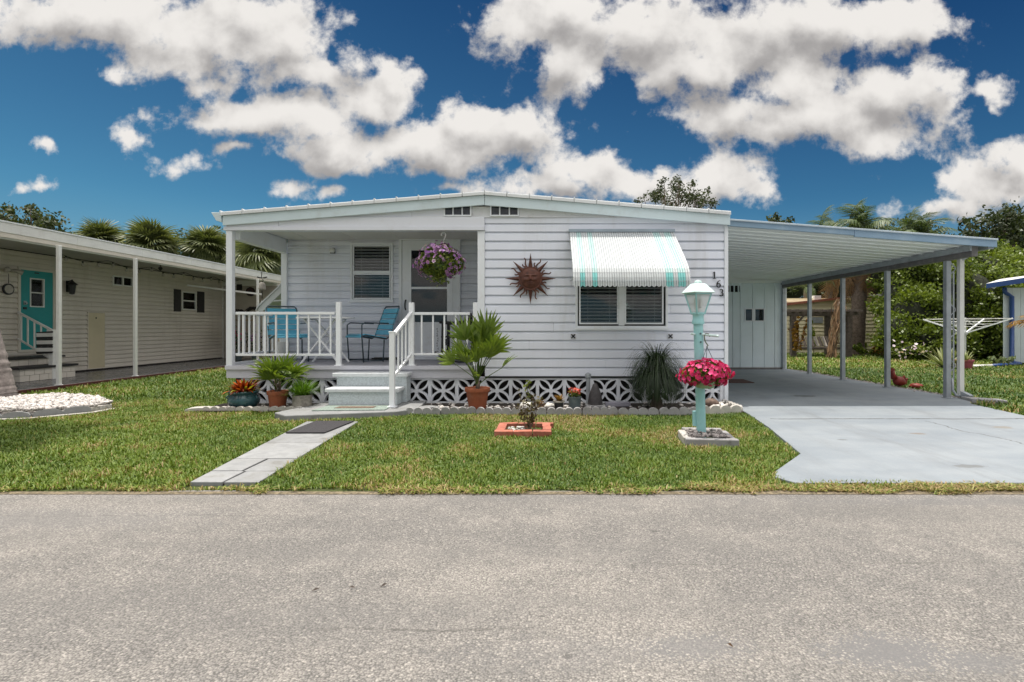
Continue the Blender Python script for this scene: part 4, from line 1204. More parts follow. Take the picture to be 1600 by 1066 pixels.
# storage room at the back of the carport
sr = thing('storage_room', 'pale blue white panelled storage room at the back of the carport', 'shed', (4.6, 14.15, 0.012))
FS = front(14.15)
SWn = (gx(1163, 14.15), gx(1194.5, 14.15), gz(502.5, 14.15), gz(482, 14.15))
SV = (gx(1133, 14.15), gx(1156, 14.15), gz(456.5, 14.15), gz(446.5, 14.15))
xs = [2.72, 3.1, 3.5, 3.9, 4.3, 4.72, 5.02, 5.22, 5.55, 5.86, 6.14, 6.40]
for a, b in zip(xs[:-1], xs[1:]):
    rects = [(a + 0.006, b - 0.006, 0.02, 2.40)]
    for op in (SWn, SV): rects = rect_cut(rects, op)
    mb = MB()
    for (x0, x1, c, d) in rects:
        if x1 - x0 > 0.004: mb.fbox(FS, x0, x1, -0.02, 0.012, c, d)
    mb.build('wall_panel', M['storage'], sr)
MB().box(2.72, 6.42, 14.18, 14.30, 0.012, 2.42).build('wall_core', M['storage'], sr)
MB().box(2.72, 6.42, 14.30, 18.0, 0.012, 2.40).build('room_body', M['storage'], sr)
MB().box(6.395, 6.45, 14.12, 14.20, 0.012, 2.30).build('corner_trim', M['trim'], sr)
w_ = frame_mb(FS, SWn[0], SWn[1], SWn[2], SWn[3], 0.025, -0.02, 0.03).build('window', M['trim'], sr)
MB().fbox(FS, SWn[0] + 0.2, SWn[0] + 0.285, -0.005, 0.022, SWn[2] + 0.02, SWn[3] - 0.02).build('mullion', M['trim'], w_)
MB().fbox(FS, SWn[0] + 0.025, SWn[1] - 0.025, -0.004, 0.002, SWn[2] + 0.025, SWn[3] - 0.025).build('pane', M['glass'], w_)
MB().fbox(FS, SWn[0] + 0.01, SWn[1] - 0.01, -0.028, -0.022, SWn[2] + 0.01, SWn[3] - 0.01).build('dark_backing', M['dark'], w_)  # black sheet in place of the storage room's darkness
v_ = MB().fbox(FS, SV[0], SV[1], -0.02, -0.01, SV[2], SV[3]).build('vent', M['dark'], sr)
for k in range(4):
    uu = SV[0] + (k + 0.0) * (SV[1] - SV[0]) / 3.5
    MB().fbox(FS, uu, uu + 0.03, -0.009, 0.016, SV[2], SV[3]).build('vent_bar', M['storage'], v_)
MB().box(2.70, BX, 14.02, 14.12, 2.30, 2.37).prism([(2.70, 2.36), (BX, 2.34), (BX, cz(BX) - 0.02), (2.70, cz(2.70) - 0.02)], XZ, 14.06, 14.13).build('cross_beam', M['carport'], cp)
MB().box(2.75, 6.38, 14.10, 14.14, 0.012, 0.06).build('kick_strip', M['beam'], sr)
# ------------------------------------------------------------------ small builders for plants
def rngs(seed): return np.random.default_rng(seed)


def unit(v): return v / np.maximum(np.linalg.norm(v, axis=-1, keepdims=True), 1e-9)


def leaf_diamonds(C, A, B, L, Wd, bend=0.0):
    """diamond leaves: centre, long axis, cross axis; returns V, quads"""
    n = len(C)
    L = np.broadcast_to(np.asarray(L, float).reshape(-1, 1), (n, 1)); Wd = np.broadcast_to(np.asarray(Wd, float).reshape(-1, 1), (n, 1))
    V = np.stack([C - A * L / 2, C + B * Wd / 2, C + A * L / 2, C - B * Wd / 2], 1).reshape(-1, 3)
    Q = np.arange(4 * n).reshape(n, 4)
    return V, Q


def rand_leaves(C, r, L, w, lenvar=0.3, up=0.0):
    n = len(C)
    A = unit(r.normal(size=(n, 3)) + np.array([0, 0, up]))
    B = unit(np.cross(A, r.normal(size=(n, 3))))
    s = 1 + lenvar * r.uniform(-1, 1, n)
    return leaf_diamonds(C, A, B, L * s, w * s)


def petals(C, N, rad, r, k=5, cup=0.35):
    """little five petalled flowers facing N; returns V, tris"""
    n = len(C)
    T = unit(np.cross(N, r.normal(size=(n, 3)))); U = np.cross(N, T)
    rad = rad * (1 + 0.25 * r.uniform(-1, 1, (n, 1)))
    V = [C]
    for j in range(2 * k):
        a = math.pi * j / k
        rr = rad * (1.0 if j % 2 == 0 else 0.72)
        V.append(C + (T * math.cos(a) + U * math.sin(a)) * rr + N * rad * cup)
    V = np.stack(V, 1)
    m = 2 * k + 1
    base = (np.arange(n) * m)[:, None]
    tr = []
    for j in range(2 * k):
        tr.append(np.concatenate([base, base + 1 + j, base + 1 + (j + 1) % (2 * k)], 1))
    return V.reshape(-1, 3), np.concatenate(tr, 0), m


def strips(P, W_, side):
    """ribbons: P (n, m, 3) spines, W_ (m,) widths, side (n,3) or (n,m,3); returns V, quads"""
    n, m, _ = P.shape
    if side.ndim == 2: side = side[:, None, :]
    w = np.asarray(W_).reshape((1, -1, 1)) if np.ndim(W_) == 1 else np.asarray(W_)[:, :, None]
    V = np.stack([P - side * w / 2, P + side * w / 2], 2).reshape(-1, 3)
    i = np.arange(n)[:, None] * (2 * m) + np.arange(m - 1)[None] * 2
    i = i.reshape(-1)
    Q = np.stack([i, i + 1, i + 3, i + 2], 1)
    return V, Q


def arc_blades(n, r, base_r, length, width, spread=(0.1, 1.0), droop=1.0, m=5, lenvar=0.3, centre=(0, 0, 0)):
    """blades arching out of one point"""
    az = r.uniform(0, 2 * math.pi, n); el = r.uniform(spread[0], spread[1], n)
    out = np.stack([np.cos(az), np.sin(az), np.zeros(n)], 1)
    sd = np.stack([-np.sin(az), np.cos(az), np.zeros(n)], 1)
    Ls = length * (1 + lenvar * r.uniform(-1, 1, n))
    t = np.linspace(0, 1, m)
    P = np.zeros((n, m, 3))
    ang = (math.pi / 2 - el)[:, None] - droop * (0.6 + 0.8 * r.uniform(0, 1, n))[:, None] * t[None] ** 1.3
    st = Ls[:, None] / (m - 1)
    dx = np.cos(ang) * st; dz = np.sin(ang) * st
    X = np.concatenate([np.zeros((n, 1)), np.cumsum(dx[:, :-1], 1)], 1)
    Z = np.concatenate([np.zeros((n, 1)), np.cumsum(dz[:, :-1], 1)], 1)
    P = np.array(centre) + out[:, None] * (X[..., None] + base_r * r.uniform(0, 1, (n, 1, 1))) + np.array([0, 0, 1.0]) * Z[..., None]
    w = width * np.array([0.7, 1.0, 0.9, 0.6, 0.08]) if m == 5 else width * np.linspace(1, 0.08, m)
    V, Q = strips(P, w, sd)
    return V, Q, 2 * m


def fan_frond_mesh(name, m, seed, petiole=0.5, L=0.55, n=18, spread=2.0, droop=0.12, w=0.034, tint_base=0.3):
    """palmate leaf pointing along +X from the origin, its stalk included"""
    r = rngs(seed)
    V = []; Fq = []; tint = []
    # stalk
    mb = MB(); mb.tube([(0, 0, 0), (petiole * 0.5, 0, 0.03), (petiole, 0, 0.02)], [0.011, 0.008, 0.006], 5)
    V += mb.v; tris = [f for f in mb.f if len(f) == 4]; Fq += tris; tint += [0.2] * len(mb.v)
    for k in range(n):
        a = -spread + 2 * spread * k / (n - 1) + r.uniform(-0.04, 0.04)
        LL = L * (0.62 + 0.38 * math.cos(a * 0.62)) * r.uniform(0.9, 1.08)
        d = np.array([math.cos(a), math.sin(a), 0]); s = np.array([-math.sin(a), math.cos(a), 0])
        fold = 0.10 * abs(math.sin(a))
        b = len(V)
        tip_dry = 1.5 if r.uniform() < 0.25 else 0.0
        for (t, ww) in ((0.0, 0.25), (0.35, 1.0), (0.72, 0.62), (1.0, 0.05)):
            c = np.array([petiole, 0, 0.02]) + d * LL * t + np.array([0, 0, 0.12 * math.cos(a) * t - droop * LL * 2.2 * t * t + fold * t])
            for sg in (-1, 1):
                V.append(tuple(c + s * sg * w * ww / 2 + np.array([0, 0, 0.006 * sg * (k % 2 * 2 - 1) * ww])))
                tint.append(tint_base + 0.45 * r.uniform() + (tip_dry * max(0, t - 0.6)))
        for j in range(3):
            q = b + 2 * j
            Fq.append((q, q + 1, q + 3, q + 2))
    me_o = np_mesh(name, np.array(V), [np.array(Fq)], m, tint=np.array(tint), local=True)
    me = me_o.data
    bpy.data.objects.remove(me_o)
    return me


def feather_frond_mesh(name, m, seed, L=2.2, n=34, ll=0.55, droop=1.5, w=0.03, lift=0.6, tint_base=0.2, hang=0.6):
    r = rngs(seed)
    N = 14
    ang = lift - droop * np.linspace(0, 1, N) ** 1.25
    st = L / (N - 1)
    X = np.concatenate([[0], np.cumsum(np.cos(ang) * st)[:-1]]); Z = np.concatenate([[0], np.cumsum(np.sin(ang) * st)[:-1]])
    V = []; Q = []; T = []
    mb = MB(); mb.tube([(X[i], 0, Z[i]) for i in range(N)], list(np.linspace(0.028, 0.005, N)), 4)
    V += mb.v; Q += [f for f in mb.f if len(f) == 4]; T += [0.35] * len(mb.v)
    for k in range(n):
        t = 0.12 + 0.88 * (k + 0.5) / n
        i = min(N - 2, int(t * (N - 1))); f = t * (N - 1) - i
        p = np.array([X[i] + (X[i + 1] - X[i]) * f, 0, Z[i] + (Z[i + 1] - Z[i]) * f])
        a = ang[i]
        fw = np.array([math.cos(a), 0, math.sin(a)]); upn = np.array([-math.sin(a), 0, math.cos(a)])
        l = ll * (0.35 + 0.65 * math.sin(math.pi * min(1, 0.15 + t * 0.85)))
        for sg in (-1, 1):
            out = unit(np.array([0, sg, 0]) * 1.0 + fw * r.uniform(0.4, 0.9) + upn * r.uniform(-0.1, 0.45))
            s = unit(np.cross(out, upn))
            b = len(V)
            tn = tint_base + 0.5 * r.uniform()
            for (tt, ww) in ((0, 0.6), (0.45, 1.0), (1.0, 0.08)):
                c = p + out * l * tt + np.array([0, 0, -hang * l * tt * tt])
                for s2 in (-1, 1):
                    V.append(tuple(c + s * s2 * w * ww / 2)); T.append(tn)
            for j in range(2):
                q = b + 2 * j
                Q.append((q, q + 1, q + 3, q + 2))
    o = np_mesh(name, np.array(V), [np.array(Q)], m, tint=np.array(T), local=True)
    me = o.data
    bpy.data.objects.remove(o)
    return me


def place_mesh(name, me, parent, loc, az, pitch, roll=0.0, scale=1.0):
    """shared mesh as a child; loc in world metres; pitch > 0 lifts +X up"""
    o = bpy.data.objects.new(name, me)
    COL.objects.link(o)
    o.parent = parent
    W[o.name] = worigin(parent)
    o.location = Vector(loc) - worigin(parent)
    o.rotation_mode = 'XYZ'
    o.matrix_local = Matrix.Translation(o.location) @ Matrix.Rotation(az, 4, 'Z') @ Matrix.Rotation(-pitch, 4, 'Y') @ Matrix.Rotation(roll, 4, 'X') @ Matrix.Diagonal((scale, scale, scale, 1))
    return o


def pebbles(name, pts, r, size, m, parent=None, kind='stuff', flat=0.6, var=0.5):
    """loose stones: squashed low spheres"""
    t = (1 + 5 ** 0.5) / 2
    ico = unit(np.array([(-1, t, 0), (1, t, 0), (-1, -t, 0), (1, -t, 0), (0, -1, t), (0, 1, t), (0, -1, -t), (0, 1, -t), (t, 0, -1), (t, 0, 1), (-t, 0, -1), (-t, 0, 1)], float))
    fc = np.array([(0, 11, 5), (0, 5, 1), (0, 1, 7), (0, 7, 10), (0, 10, 11), (1, 5, 9), (5, 11, 4), (11, 10, 2), (10, 7, 6), (7, 1, 8), (3, 9, 4), (3, 4, 2), (3, 2, 6), (3, 6, 8), (3, 8, 9), (4, 9, 5), (2, 4, 11), (6, 2, 10), (8, 6, 7), (9, 8, 1)])
    n = len(pts)
    sc = size * (1 + var * r.uniform(-1, 1, (n, 1, 1))) * np.array([1, 1, flat]) * (1 + 0.3 * r.uniform(-1, 1, (n, 1, 3)))
    az = r.uniform(0, 6.283, n); ca, sa = np.cos(az), np.sin(az)
    V = ico[None] * sc * (1 + 0.22 * r.uniform(-1, 1, (n, 12, 1)))
    Vx = V[..., 0] * ca[:, None] - V[..., 1] * sa[:, None]; Vy = V[..., 0] * sa[:, None] + V[..., 1] * ca[:, None]
    V = np.stack([Vx, Vy, V[..., 2]], -1) + pts[:, None]
    Fc = fc[None] + (np.arange(n) * 12)[:, None, None]
    return np_mesh(name, V.reshape(-1, 3), [Fc.reshape(-1, 3)], m, parent, smooth=False, kind=kind)


# ------------------------------------------------------------------ scalloped edging
def scallop_mesh(L, ns, h=0.105, t=0.055):
    poly = [(-L / 2, 0.0)]
    p = L / ns
    for i in range(ns):
        for k in range(7):
            a = math.pi * (1 - k / 6)
            poly.append((-L / 2 + p * (i + 0.5) + math.cos(a) * p * 0.495, h * 0.52 + math.sin(a) * h * 0.48))
    poly.append((L / 2, 0.0))
    return MB().prism(poly, XZ, -t / 2, t / 2)


ORD = ['first', 'second', 'third', 'fourth', 'fifth', 'sixth', 'seventh', 'eighth', 'ninth']


def edging(pts, grp, m, where, L=0.50, ns=4, h=0.105, z=-0.012, jit=0.02):
    r = random.Random(len(pts) * 7 + int(abs(pts[0][0]) * 100))
    base = None
    P = [Vector((*p, 0)) for p in pts]
    k = 0
    for a, b in zip(P[:-1], P[1:]):
        n = max(1, round((b - a).length / L))
        for i in range(n):
            c = a.lerp(b, (i + 0.5) / n)
            if base is None:
                base = scallop_mesh(L - 0.008, ns, h).build('edging_block', m, None, local=True, bevel=0.004)
                o = base
            else:
                o = base.copy(); COL.objects.link(o)
            d = b - a
            o.location = (c.x + r.uniform(-1, 1) * jit * 0.3, c.y + r.uniform(-1, 1) * jit, z + r.uniform(-0.008, 0.008))
            o.scale = (((b - a).length / n) / L, 1, 1)
            o.rotation_euler = (r.uniform(-0.06, 0.06), r.uniform(-0.012, 0.012), math.atan2(d.y, d.x) + r.uniform(-0.02, 0.02))
            tag(o, where % ORD[k], 'edging', grp)
            k += 1


edging([(-1.80, 6.90), (0.95, 6.86)], 'scalloped edging of the bed under the house', M['edging'], 'grey scalloped edging block, %s right of the steps in the row below the breeze blocks')
edging([(0.95, 6.80), (2.0, 6.84)], 'darker stretch of scalloped edging', M['edging'], 'stained scalloped edging block, %s from the left in front of the arching ponytail plant', L=0.52)
edging([(2.02, 6.93), (2.58, 6.97)], 'pale scalloped edging at the driveway corner', M['palestone'], 'pale scalloped edging block at the driveway corner behind the lamp post, %s block there', L=0.56, h=0.115)
edging([(2.60, 6.99), (2.56, 7.62)], 'pale scalloped edging along the driveway', M['palestone'], 'pale scalloped edging block beside the driveway, %s from its corner towards the house', L=0.32, ns=3, h=0.115)
edging([(-4.55, 7.10), (-3.20, 7.06)], 'scalloped edging left of the steps', M['palestone'], 'pale scalloped edging block, %s from the left before the pots left of the steps', L=0.46, h=0.085)
b = scallop_mesh(0.34, 1, 0.05, 0.16).build('edging_block', M['palestone'], None, local=True, bevel=0.004)
b.location = (-4.62, 7.16, 0.0); b.rotation_euler = (0, 0, 0.2)
tag(b, 'flat pale edging stone at the left end of the row left of the steps', 'edging')
e = scallop_mesh(0.56, 1, 0.055, 0.20).build('edging_block', M['concrete'], None, local=True, bevel=0.006)
e.location = (-1.62, 7.12, 0.0); e.rotation_euler = (0, 0, 1.0)
tag(e, 'flat grey concrete strip beside the bottom right of the steps', 'edging')

r = rngs(11)
pp = np.stack([r.uniform(-1.65, 2.58, 260), r.uniform(6.98, 7.70, 260), np.full(260, 0.030)], 1)
pebbles('bed_pebbles', pp[(pp[:, 0] < 0.9) | (r.uniform(0, 1, 260) < 0.4)], r, 0.024, M['pebble'])
pp = np.stack([r.uniform(-4.55, -3.1, 60), r.uniform(7.15, 7.70, 60), np.full(60, 0.026)], 1)
pebbles('bed_pebbles', pp, r, 0.020, M['pebble'])
pp = np.stack([r.uniform(2.10, 2.55, 50), r.uniform(7.05, 7.60, 50), r.uniform(0.03, 0.07, 50)], 1)
pebbles('bed_pebbles', pp, r, 0.035, M['rock'])


def rock(name, label, c, sz, m, seed, flat=0.8, cat='rock'):
    r = rngs(seed)
    mb = MB(); n = 10; rings = 7
    vs = []
    for i in range(rings + 1):
        ph = math.pi * i / rings
        for k in range(n):
            th = 2 * math.pi * k / n
            rr = 1 + 0.22 * r.uniform(-1, 1)
            vs.append((c[0] + sz * rr * math.sin(ph) * math.cos(th) * 1.15, c[1] + sz * rr * math.sin(ph) * math.sin(th), c[2] + sz * flat * (rr * math.cos(ph) + 0.75)))
    fs = [(i * n + k, i * n + (k + 1) % n, (i + 1) * n + (k + 1) % n, (i + 1) * n + k) for i in range(rings) for k in range(n)]
    mb.add(vs, fs)
    return tag(mb.build(name, m, smooth='all'), label, cat)


# white coral like rocks and other stones in the bed
rock('coral_rock', 'white rough rock lying at the edging left of the small dark flower pot', (gx(822, 7.05), 7.05, 0.03), 0.075, M['rock'], 3)
rock('coral_rock', 'smaller pale rock touching the left side of the small dark flower pot', (gx(858, 7.10), 7.10, 0.03), 0.060, M['rock'], 8)
rock('stone', 'brown stone between the lamp post and the pale corner edging', (gx(1112, 7.25), 7.25, 0.03), 0.085, mat('brown_stone', (0.16, 0.11, 0.085), 0.8, 0.3, 14), 5)


# ------------------------------------------------------------------ pots and plants in front of the house
def pot_prof(rt, rb, h, rim=0.035, thick=0.012):
    return [(rb * 0.9, 0.0), (rb, 0.004), (rt * 0.96, h - rim), (rt * 1.06, h - rim), (rt * 1.08, h - rim * 0.4), (rt * 1.06, h), (rt * 0.96, h), (rt * 0.92, h - 0.03), (rt * 0.85, h - 0.035)]


# large terracotta pot with the fan palm
Yp = 7.22
cx = gx(746, Yp)
t = thing('terracotta_pot', 'large terracotta pot standing in the bed right of the front steps', 'pot', (cx, Yp, 0.02))
MB().lathe(pot_prof(0.160, 0.115, 0.285, 0.05), (cx, Yp, 0.02), 28).build('pot_body', M['terracotta'], t, smooth=True)
MB().lathe([(0.0, 0), (0.148, 0.0)], (cx, Yp, 0.275), 20, caps=False).build('soil', M['soil'], t)
fp_ = thing('fan_palm', 'green fan palm with broad pointed leaves in the large terracotta pot', 'plant', (cx, Yp, 0.27))
MB().tube([(cx, Yp, 0.27), (cx + 0.01, Yp, 0.36), (cx, Yp, 0.42)], [0.030, 0.026, 0.02], 8).build('trunk', M['bark'], fp_, smooth='all')
fans = [fan_frond_mesh('fan_frond', M['fan'], s, 0.60, 0.38, 11, 0.95 + 0.2 * s, 0.06 + 0.05 * s, 0.060) for s in range(3)]
r = random.Random(5)
spec = [(8, 66, 1.22), (168, 60, 1.12), (-20, 50, 1.0), (-75, 84, 0.92), (-100, 68, 0.80), (205, 40, 0.85), (-50, 34, 0.80), (60, 74, 1.1), (-120, 36, 0.72), (185, 14, 0.80), (-8, 20, 0.85), (140, 78, 1.0), (-90, 50, 0.66), (30, 56, 0.95), (150, 44, 0.95), (-60, 62, 0.78), (100, 66, 1.15), (-150, 54, 0.8), (-95, 10, 0.6), (15, 84, 1.05)]
for i, (az, el, sc_) in enumerate(spec):
    place_mesh('frond', fans[i % 3], fp_, (cx + r.uniform(-.02, .02), Yp + r.uniform(-.02, .02), 0.39 + r.uniform(-0.05, 0.05)), R(az + r.uniform(-8, 8)), R(min(86, el * 0.85 + 18) + r.uniform(-5, 5)), R(r.uniform(-60, 60)), sc_ * 0.80)

# left trio
Yb = 7.30
cx = gx(381, Yb)
t = thing('glazed_pot', 'wide blue green glazed pot under the porch corner post', 'pot', (cx, Yb, 0.02))
MB().lathe([(0.13, 0.0), (0.145, 0.01), (0.19, 0.06), (0.203, 0.105), (0.19, 0.15), (0.172, 0.172), (0.165, 0.185), (0.185, 0.205), (0.196, 0.222), (0.190, 0.232), (0.168, 0.228), (0.150, 0.20)], (cx, Yb, 0.02), 32).build('pot_body', M['glaze'], t, smooth=True)
MB().lathe([(0.0, 0), (0.16, 0.0)], (cx, Yb, 0.225), 20, caps=False).build('soil', M['soil'], t)
for sg in (-1, 1):
    MB().tube([(cx + sg * 0.178, Yb - 0.04, 0.14), (cx + sg * 0.215, Yb - 0.05, 0.165), (cx + sg * 0.180, Yb - 0.04, 0.19)], 0.012, 6).build('handle', M['glaze'], t, smooth='all')
r = rngs(21)
V, Q, m_ = arc_blades(150, r, 0.13, 0.175, 0.042, (0.05, 1.2), 1.3, lenvar=0.4)
tn = np.repeat(np.where(r.uniform(size=150) < 0.22, 1.6, r.uniform(-0.4, 1.1, 150)), m_)
o = np_mesh('croton', V + np.array([cx, Yb, 0.235]), [Q], M['croton'], tint=tn)
tag(o, 'red and orange leaved croton growing in the blue green glazed pot', 'plant')

Yt = 7.28
cx = gx(434, Yt)
t = thing('terracotta_pot', 'smaller terracotta pot between the glazed pot and the stone pot', 'pot', (cx, Yt, 0.02))
MB().lathe(pot_prof(0.128, 0.10, 0.235, 0.05), (cx, Yt, 0.02), 26).build('pot_body', M['terracotta'], t, smooth=True)
MB().lathe([(0.0, 0), (0.118, 0.0)], (cx, Yt, 0.225), 18, caps=False).build('soil', M['soil'], t)
lp = thing('lady_palm', 'bushy green palm with split leaves in the smaller terracotta pot', 'plant', (cx, Yt, 0.22))
lf = [fan_frond_mesh('palm_frond', M['fan'], 10 + s, 0.24, 0.30, 11, 1.5, 0.16 + 0.05 * s, 0.040) for s in range(2)]
r = random.Random(9)
st_ = MB()
for i in range(17):
    az = 360 * i * 0.382 + r.uniform(-10, 10)
    h = r.uniform(0.02, 0.20)
    place_mesh('frond', lf[i % 2], lp, (cx + 0.03 * math.cos(R(az)), Yt + 0.03 * math.sin(R(az)), 0.25 + h), R(az), R(r.uniform(18, 68)), R(r.uniform(-35, 35)), r.uniform(0.75, 1.0))
for k in range(4):
    a = k * 1.6
    st_.tube([(cx + 0.03 * math.cos(a), Yt + 0.03 * math.sin(a), 0.22), (cx + 0.04 * math.cos(a), Yt + 0.04 * math.sin(a), 0.46)], [0.012, 0.008], 6)
st_.build('stem', M['bark'], lp, smooth='all')

Ys = 7.20
cx = gx(472, Ys)
t = thing('stone_pot', 'low mottled stone pot nearest the left side of the steps', 'pot', (cx, Ys, 0.02))
MB().lathe([(0.125, 0.0), (0.130, 0.02), (0.122, 0.10), (0.128, 0.175), (0.132, 0.19), (0.115, 0.19), (0.105, 0.165)], (cx, Ys, 0.02), 24).build('pot_body', M['stump'], t, smooth=True)
MB().lathe([(0.0, 0), (0.115, 0.0)], (cx, Ys, 0.188), 18, caps=False).build('soil', M['soil'], t)
r = rngs(31)
V, Q, m_ = arc_blades(420, r, 0.07, 0.25, 0.009, (0.05, 1.15), 0.9)
o = np_mesh('tuft_grass', V + np.array([cx, Ys, 0.19]), [Q], M['tuft'], tint=np.repeat(r.uniform(0, 1, 420), m_))
tag(o, 'round tuft of bright green grass in the low stone pot', 'plant')

# small pots right of the big one
Yq = 7.00
cx = gx(873, Yq)
t = thing('small_pot', 'small dark flower pot with a pale rim standing behind the edging', 'pot', (cx, Yq, 0.02))
MB().lathe([(0.045, 0.0), (0.05, 0.0), (0.062, 0.115), (0.062, 0.118)], (cx, Yq, 0.02), 18).build('pot_body', M['black'], t, smooth=True)
MB().lathe([(0.060, 0.0), (0.078, 0.002), (0.078, 0.020), (0.050, 0.020)], (cx, Yq, 0.136), 18).build('rim', M['stump'], t, smooth=True)
r = rngs(41)
V, Q, m_ = arc_blades(40, r, 0.02, 0.10, 0.022, (0.1, 1.1), 0.8)
tag(np_mesh('bromeliad', V + np.array([cx, Yq, 0.150]), [Q], M['brom'], tint=np.repeat(r.uniform(0, 1, 40), m_)), 'small orange bronze rosette plant in the small dark pot', 'plant')
Yq = 7.06
cx = gx(898, Yq)
t = thing('grey_pot', 'grey glazed pot with red flowers standing in front of the breeze blocks', 'pot', (cx, Yq, 0.02))
MB().lathe([(0.070, 0.0), (0.075, 0.004), (0.084, 0.165), (0.092, 0.168), (0.092, 0.185), (0.080, 0.185), (0.074, 0.165)], (cx, Yq, 0.02), 20).build('pot_body', M['greypot'], t, smooth=True)
MB().lathe([(0.0, 0), (0.078, 0.0)], (cx, Yq, 0.192), 14, caps=False).build('soil', M['soil'], t)
r = rngs(42)
pl_ = thing('red_flowers', 'low red flowering plant in the grey glazed pot', 'plant', (cx, Yq, 0.2))
a = r.uniform(0, 6.28, 90); q = np.sqrt(r.uniform(0, 1, 90)) * 0.085
C = np.stack([cx + q * np.cos(a), Yq + q * np.sin(a), 0.21 + r.uniform(0, 0.07, 90)], 1)
V, Q = rand_leaves(C, r, 0.045, 0.028)
np_mesh('leaves', V, [Q], M['basket'], pl_, tint=np.repeat(r.uniform(0, 1, 90), 4))
C = C[:46] + np.array([0, 0, 0.03])
N_ = unit(r.normal(size=(46, 3)) * 0.6 + np.array([0, -0.5, 0.7]))
V, T3, m_ = petals(C, N_, 0.020, r)
np_mesh('flowers', V, [T3], M['redflower'], pl_, tint=np.repeat(r.uniform(0, 1, 46), m_))

# vent pipe and a dark cone shaped planter beside it
t = thing('vent_pipe', 'short grey metal pipe standing against the breeze blocks', 'pipe', (gx(920, 7.5), 7.5, 0.02))
xx = gx(919, 7.6)
MB().tube([(xx, 7.60, 0.02), (xx, 7.60, 0.42)], 0.030, 12).build('pipe_body', M['galv'], t, smooth=True)
MB().lathe([(0.034, 0), (0.044, 0.008), (0.044, 0.055), (0.018, 0.075), (0.0, 0.078)], (xx, 7.60, 0.40), 12).build('pipe_cap', M['galv'], t, smooth=True)
cx = gx(930, 7.35)
t = thing('dark_urn', 'dark cone shaped stone ornament on a square foot beside the vent pipe', 'ornament', (cx, 7.35, 0.02))
mud = mat('dark_wet_stone', (0.055, 0.050, 0.052), 0.7, 0.3, 14.0, bump=0.8)
MB().lathe([(0.105, 0.0), (0.10, 0.05), (0.085, 0.14), (0.055, 0.22), (0.03, 0.28), (0.0, 0.30)], (cx, 7.35, 0.055), 14).build('cone', mud, t, smooth=True)
MB().box(cx - 0.13, cx + 0.13, 7.22, 7.48, 0.018, 0.058).build('foot', M['edging'], t, bevel=0.006)
MB().box(gx(962, 7.4) - 0.16, gx(962, 7.4) + 0.16, 7.32, 7.5, 0.03, 0.075)
tag(MB().box(gx(962, 7.45) - 0.15, gx(962, 7.45) + 0.20, 7.38, 7.50, 0.022, 0.075).build('bed_board', mat('grey_lilac_board', (0.30, 0.29, 0.34), 0.7, 0.1, 8), None, bevel=0.004), 'grey board lying in the bed between the cone ornament and the arching plant', 'board')

# ponytail palm
Yn = 7.22
cx = gx(1026, Yn)
pn = thing('ponytail_palm', 'dark green plant with long thin arching leaves in front of the breeze blocks', 'plant', (cx, Yn, 0.02))
MB().lathe([(0.08, 0.0), (0.09, 0.05), (0.06, 0.14), (0.04, 0.26), (0.035, 0.38), (0.03, 0.44)], (cx, Yn, 0.02), 14).build('trunk', M['bark'], pn, smooth=True)
r = rngs(51)
V, Q, m_ = arc_blades(1000, r, 0.05, 0.84, 0.018, (0.25, 1.45), 2.7, m=9, lenvar=0.18)
V[:, 0] *= 0.62; V[:, 1] *= 0.60; V[:, 2] = np.maximum(V[:, 2], -0.46)
np_mesh('leaves', V + np.array([cx, Yn, 0.47]), [Q], M['ponytail'], pn, tint=np.repeat(r.uniform(0, 1, 1000) ** 2, m_))
V, Q, m_ = arc_blades(900, r, 0.16, 0.62, 0.018, (0.7, 1.5), 2.6, m=9, lenvar=0.2)
V[:, 0] *= 0.66; V[:, 1] *= 0.62; V[:, 2] = np.maximum(V[:, 2], -0.40)
np_mesh('leaves', V + np.array([cx, Yn, 0.41]), [Q], M['ponytail'], pn, tint=np.repeat(r.uniform(0, 1, 900) ** 2, m_))
V, Q, m_ = arc_blades(40, r, 0.02, 0.52, 0.013, (0.0, 0.35), 1.7, m=9)
np_mesh('leaves', V + np.array([cx - 0.02, Yn, 0.45]), [Q], M['ponytail'], pn, tint=np.repeat(r.uniform(0, 1, 40), m_))

# sprig in the bed by the second block
def sprig(name, label, c, h, n, L, w, seed, m='basket', spread=0.08, stems=4, cat='plant'):
    r = rngs(seed)
    p = thing(name, label, cat, c)
    mb = MB(); C = []
    for s in range(stems):
        a = r.uniform(0, 6.28); q = r.uniform(0.2, 1) * spread
        tip = Vector((c[0] + q * math.cos(a), c[1] + q * math.sin(a), c[2] + h * r.uniform(0.7, 1)))
        mid = Vector(c).lerp(tip, 0.5) + Vector((r.uniform(-.02, .02), 0, 0))
        mb.tube([c, mid, tip], [0.004, 0.003, 0.002], 5)
        for k in range(n):
            f = r.uniform(0.25, 1.05)
            C.append(Vector(c).lerp(tip, f) + Vector(r.normal(size=3) * 0.022))
    mb.build('stems', M['bark'], p)
    C = np.array(C)
    V, Q = rand_leaves(C, r, L, w, 0.4, 0.3)
    np_mesh('leaves', V, [Q], M[m], p, tint=np.repeat(r.uniform(0, 1, len(C)), 4))
    return p
sprig('bed_sprig', 'thin leafy sprig in front of the breeze blocks right of the large palm', (gx(826, 7.4), 7.4, 0.02), 0.36, 9, 0.05, 0.028, 61, 'basket', 0.06)
sprig('bed_sprig', 'tiny yellow green seedling between the two white rocks', (gx(846, 7.0), 7.0, 0.02), 0.15, 9, 0.035, 0.02, 62, 'brom', 0.07)

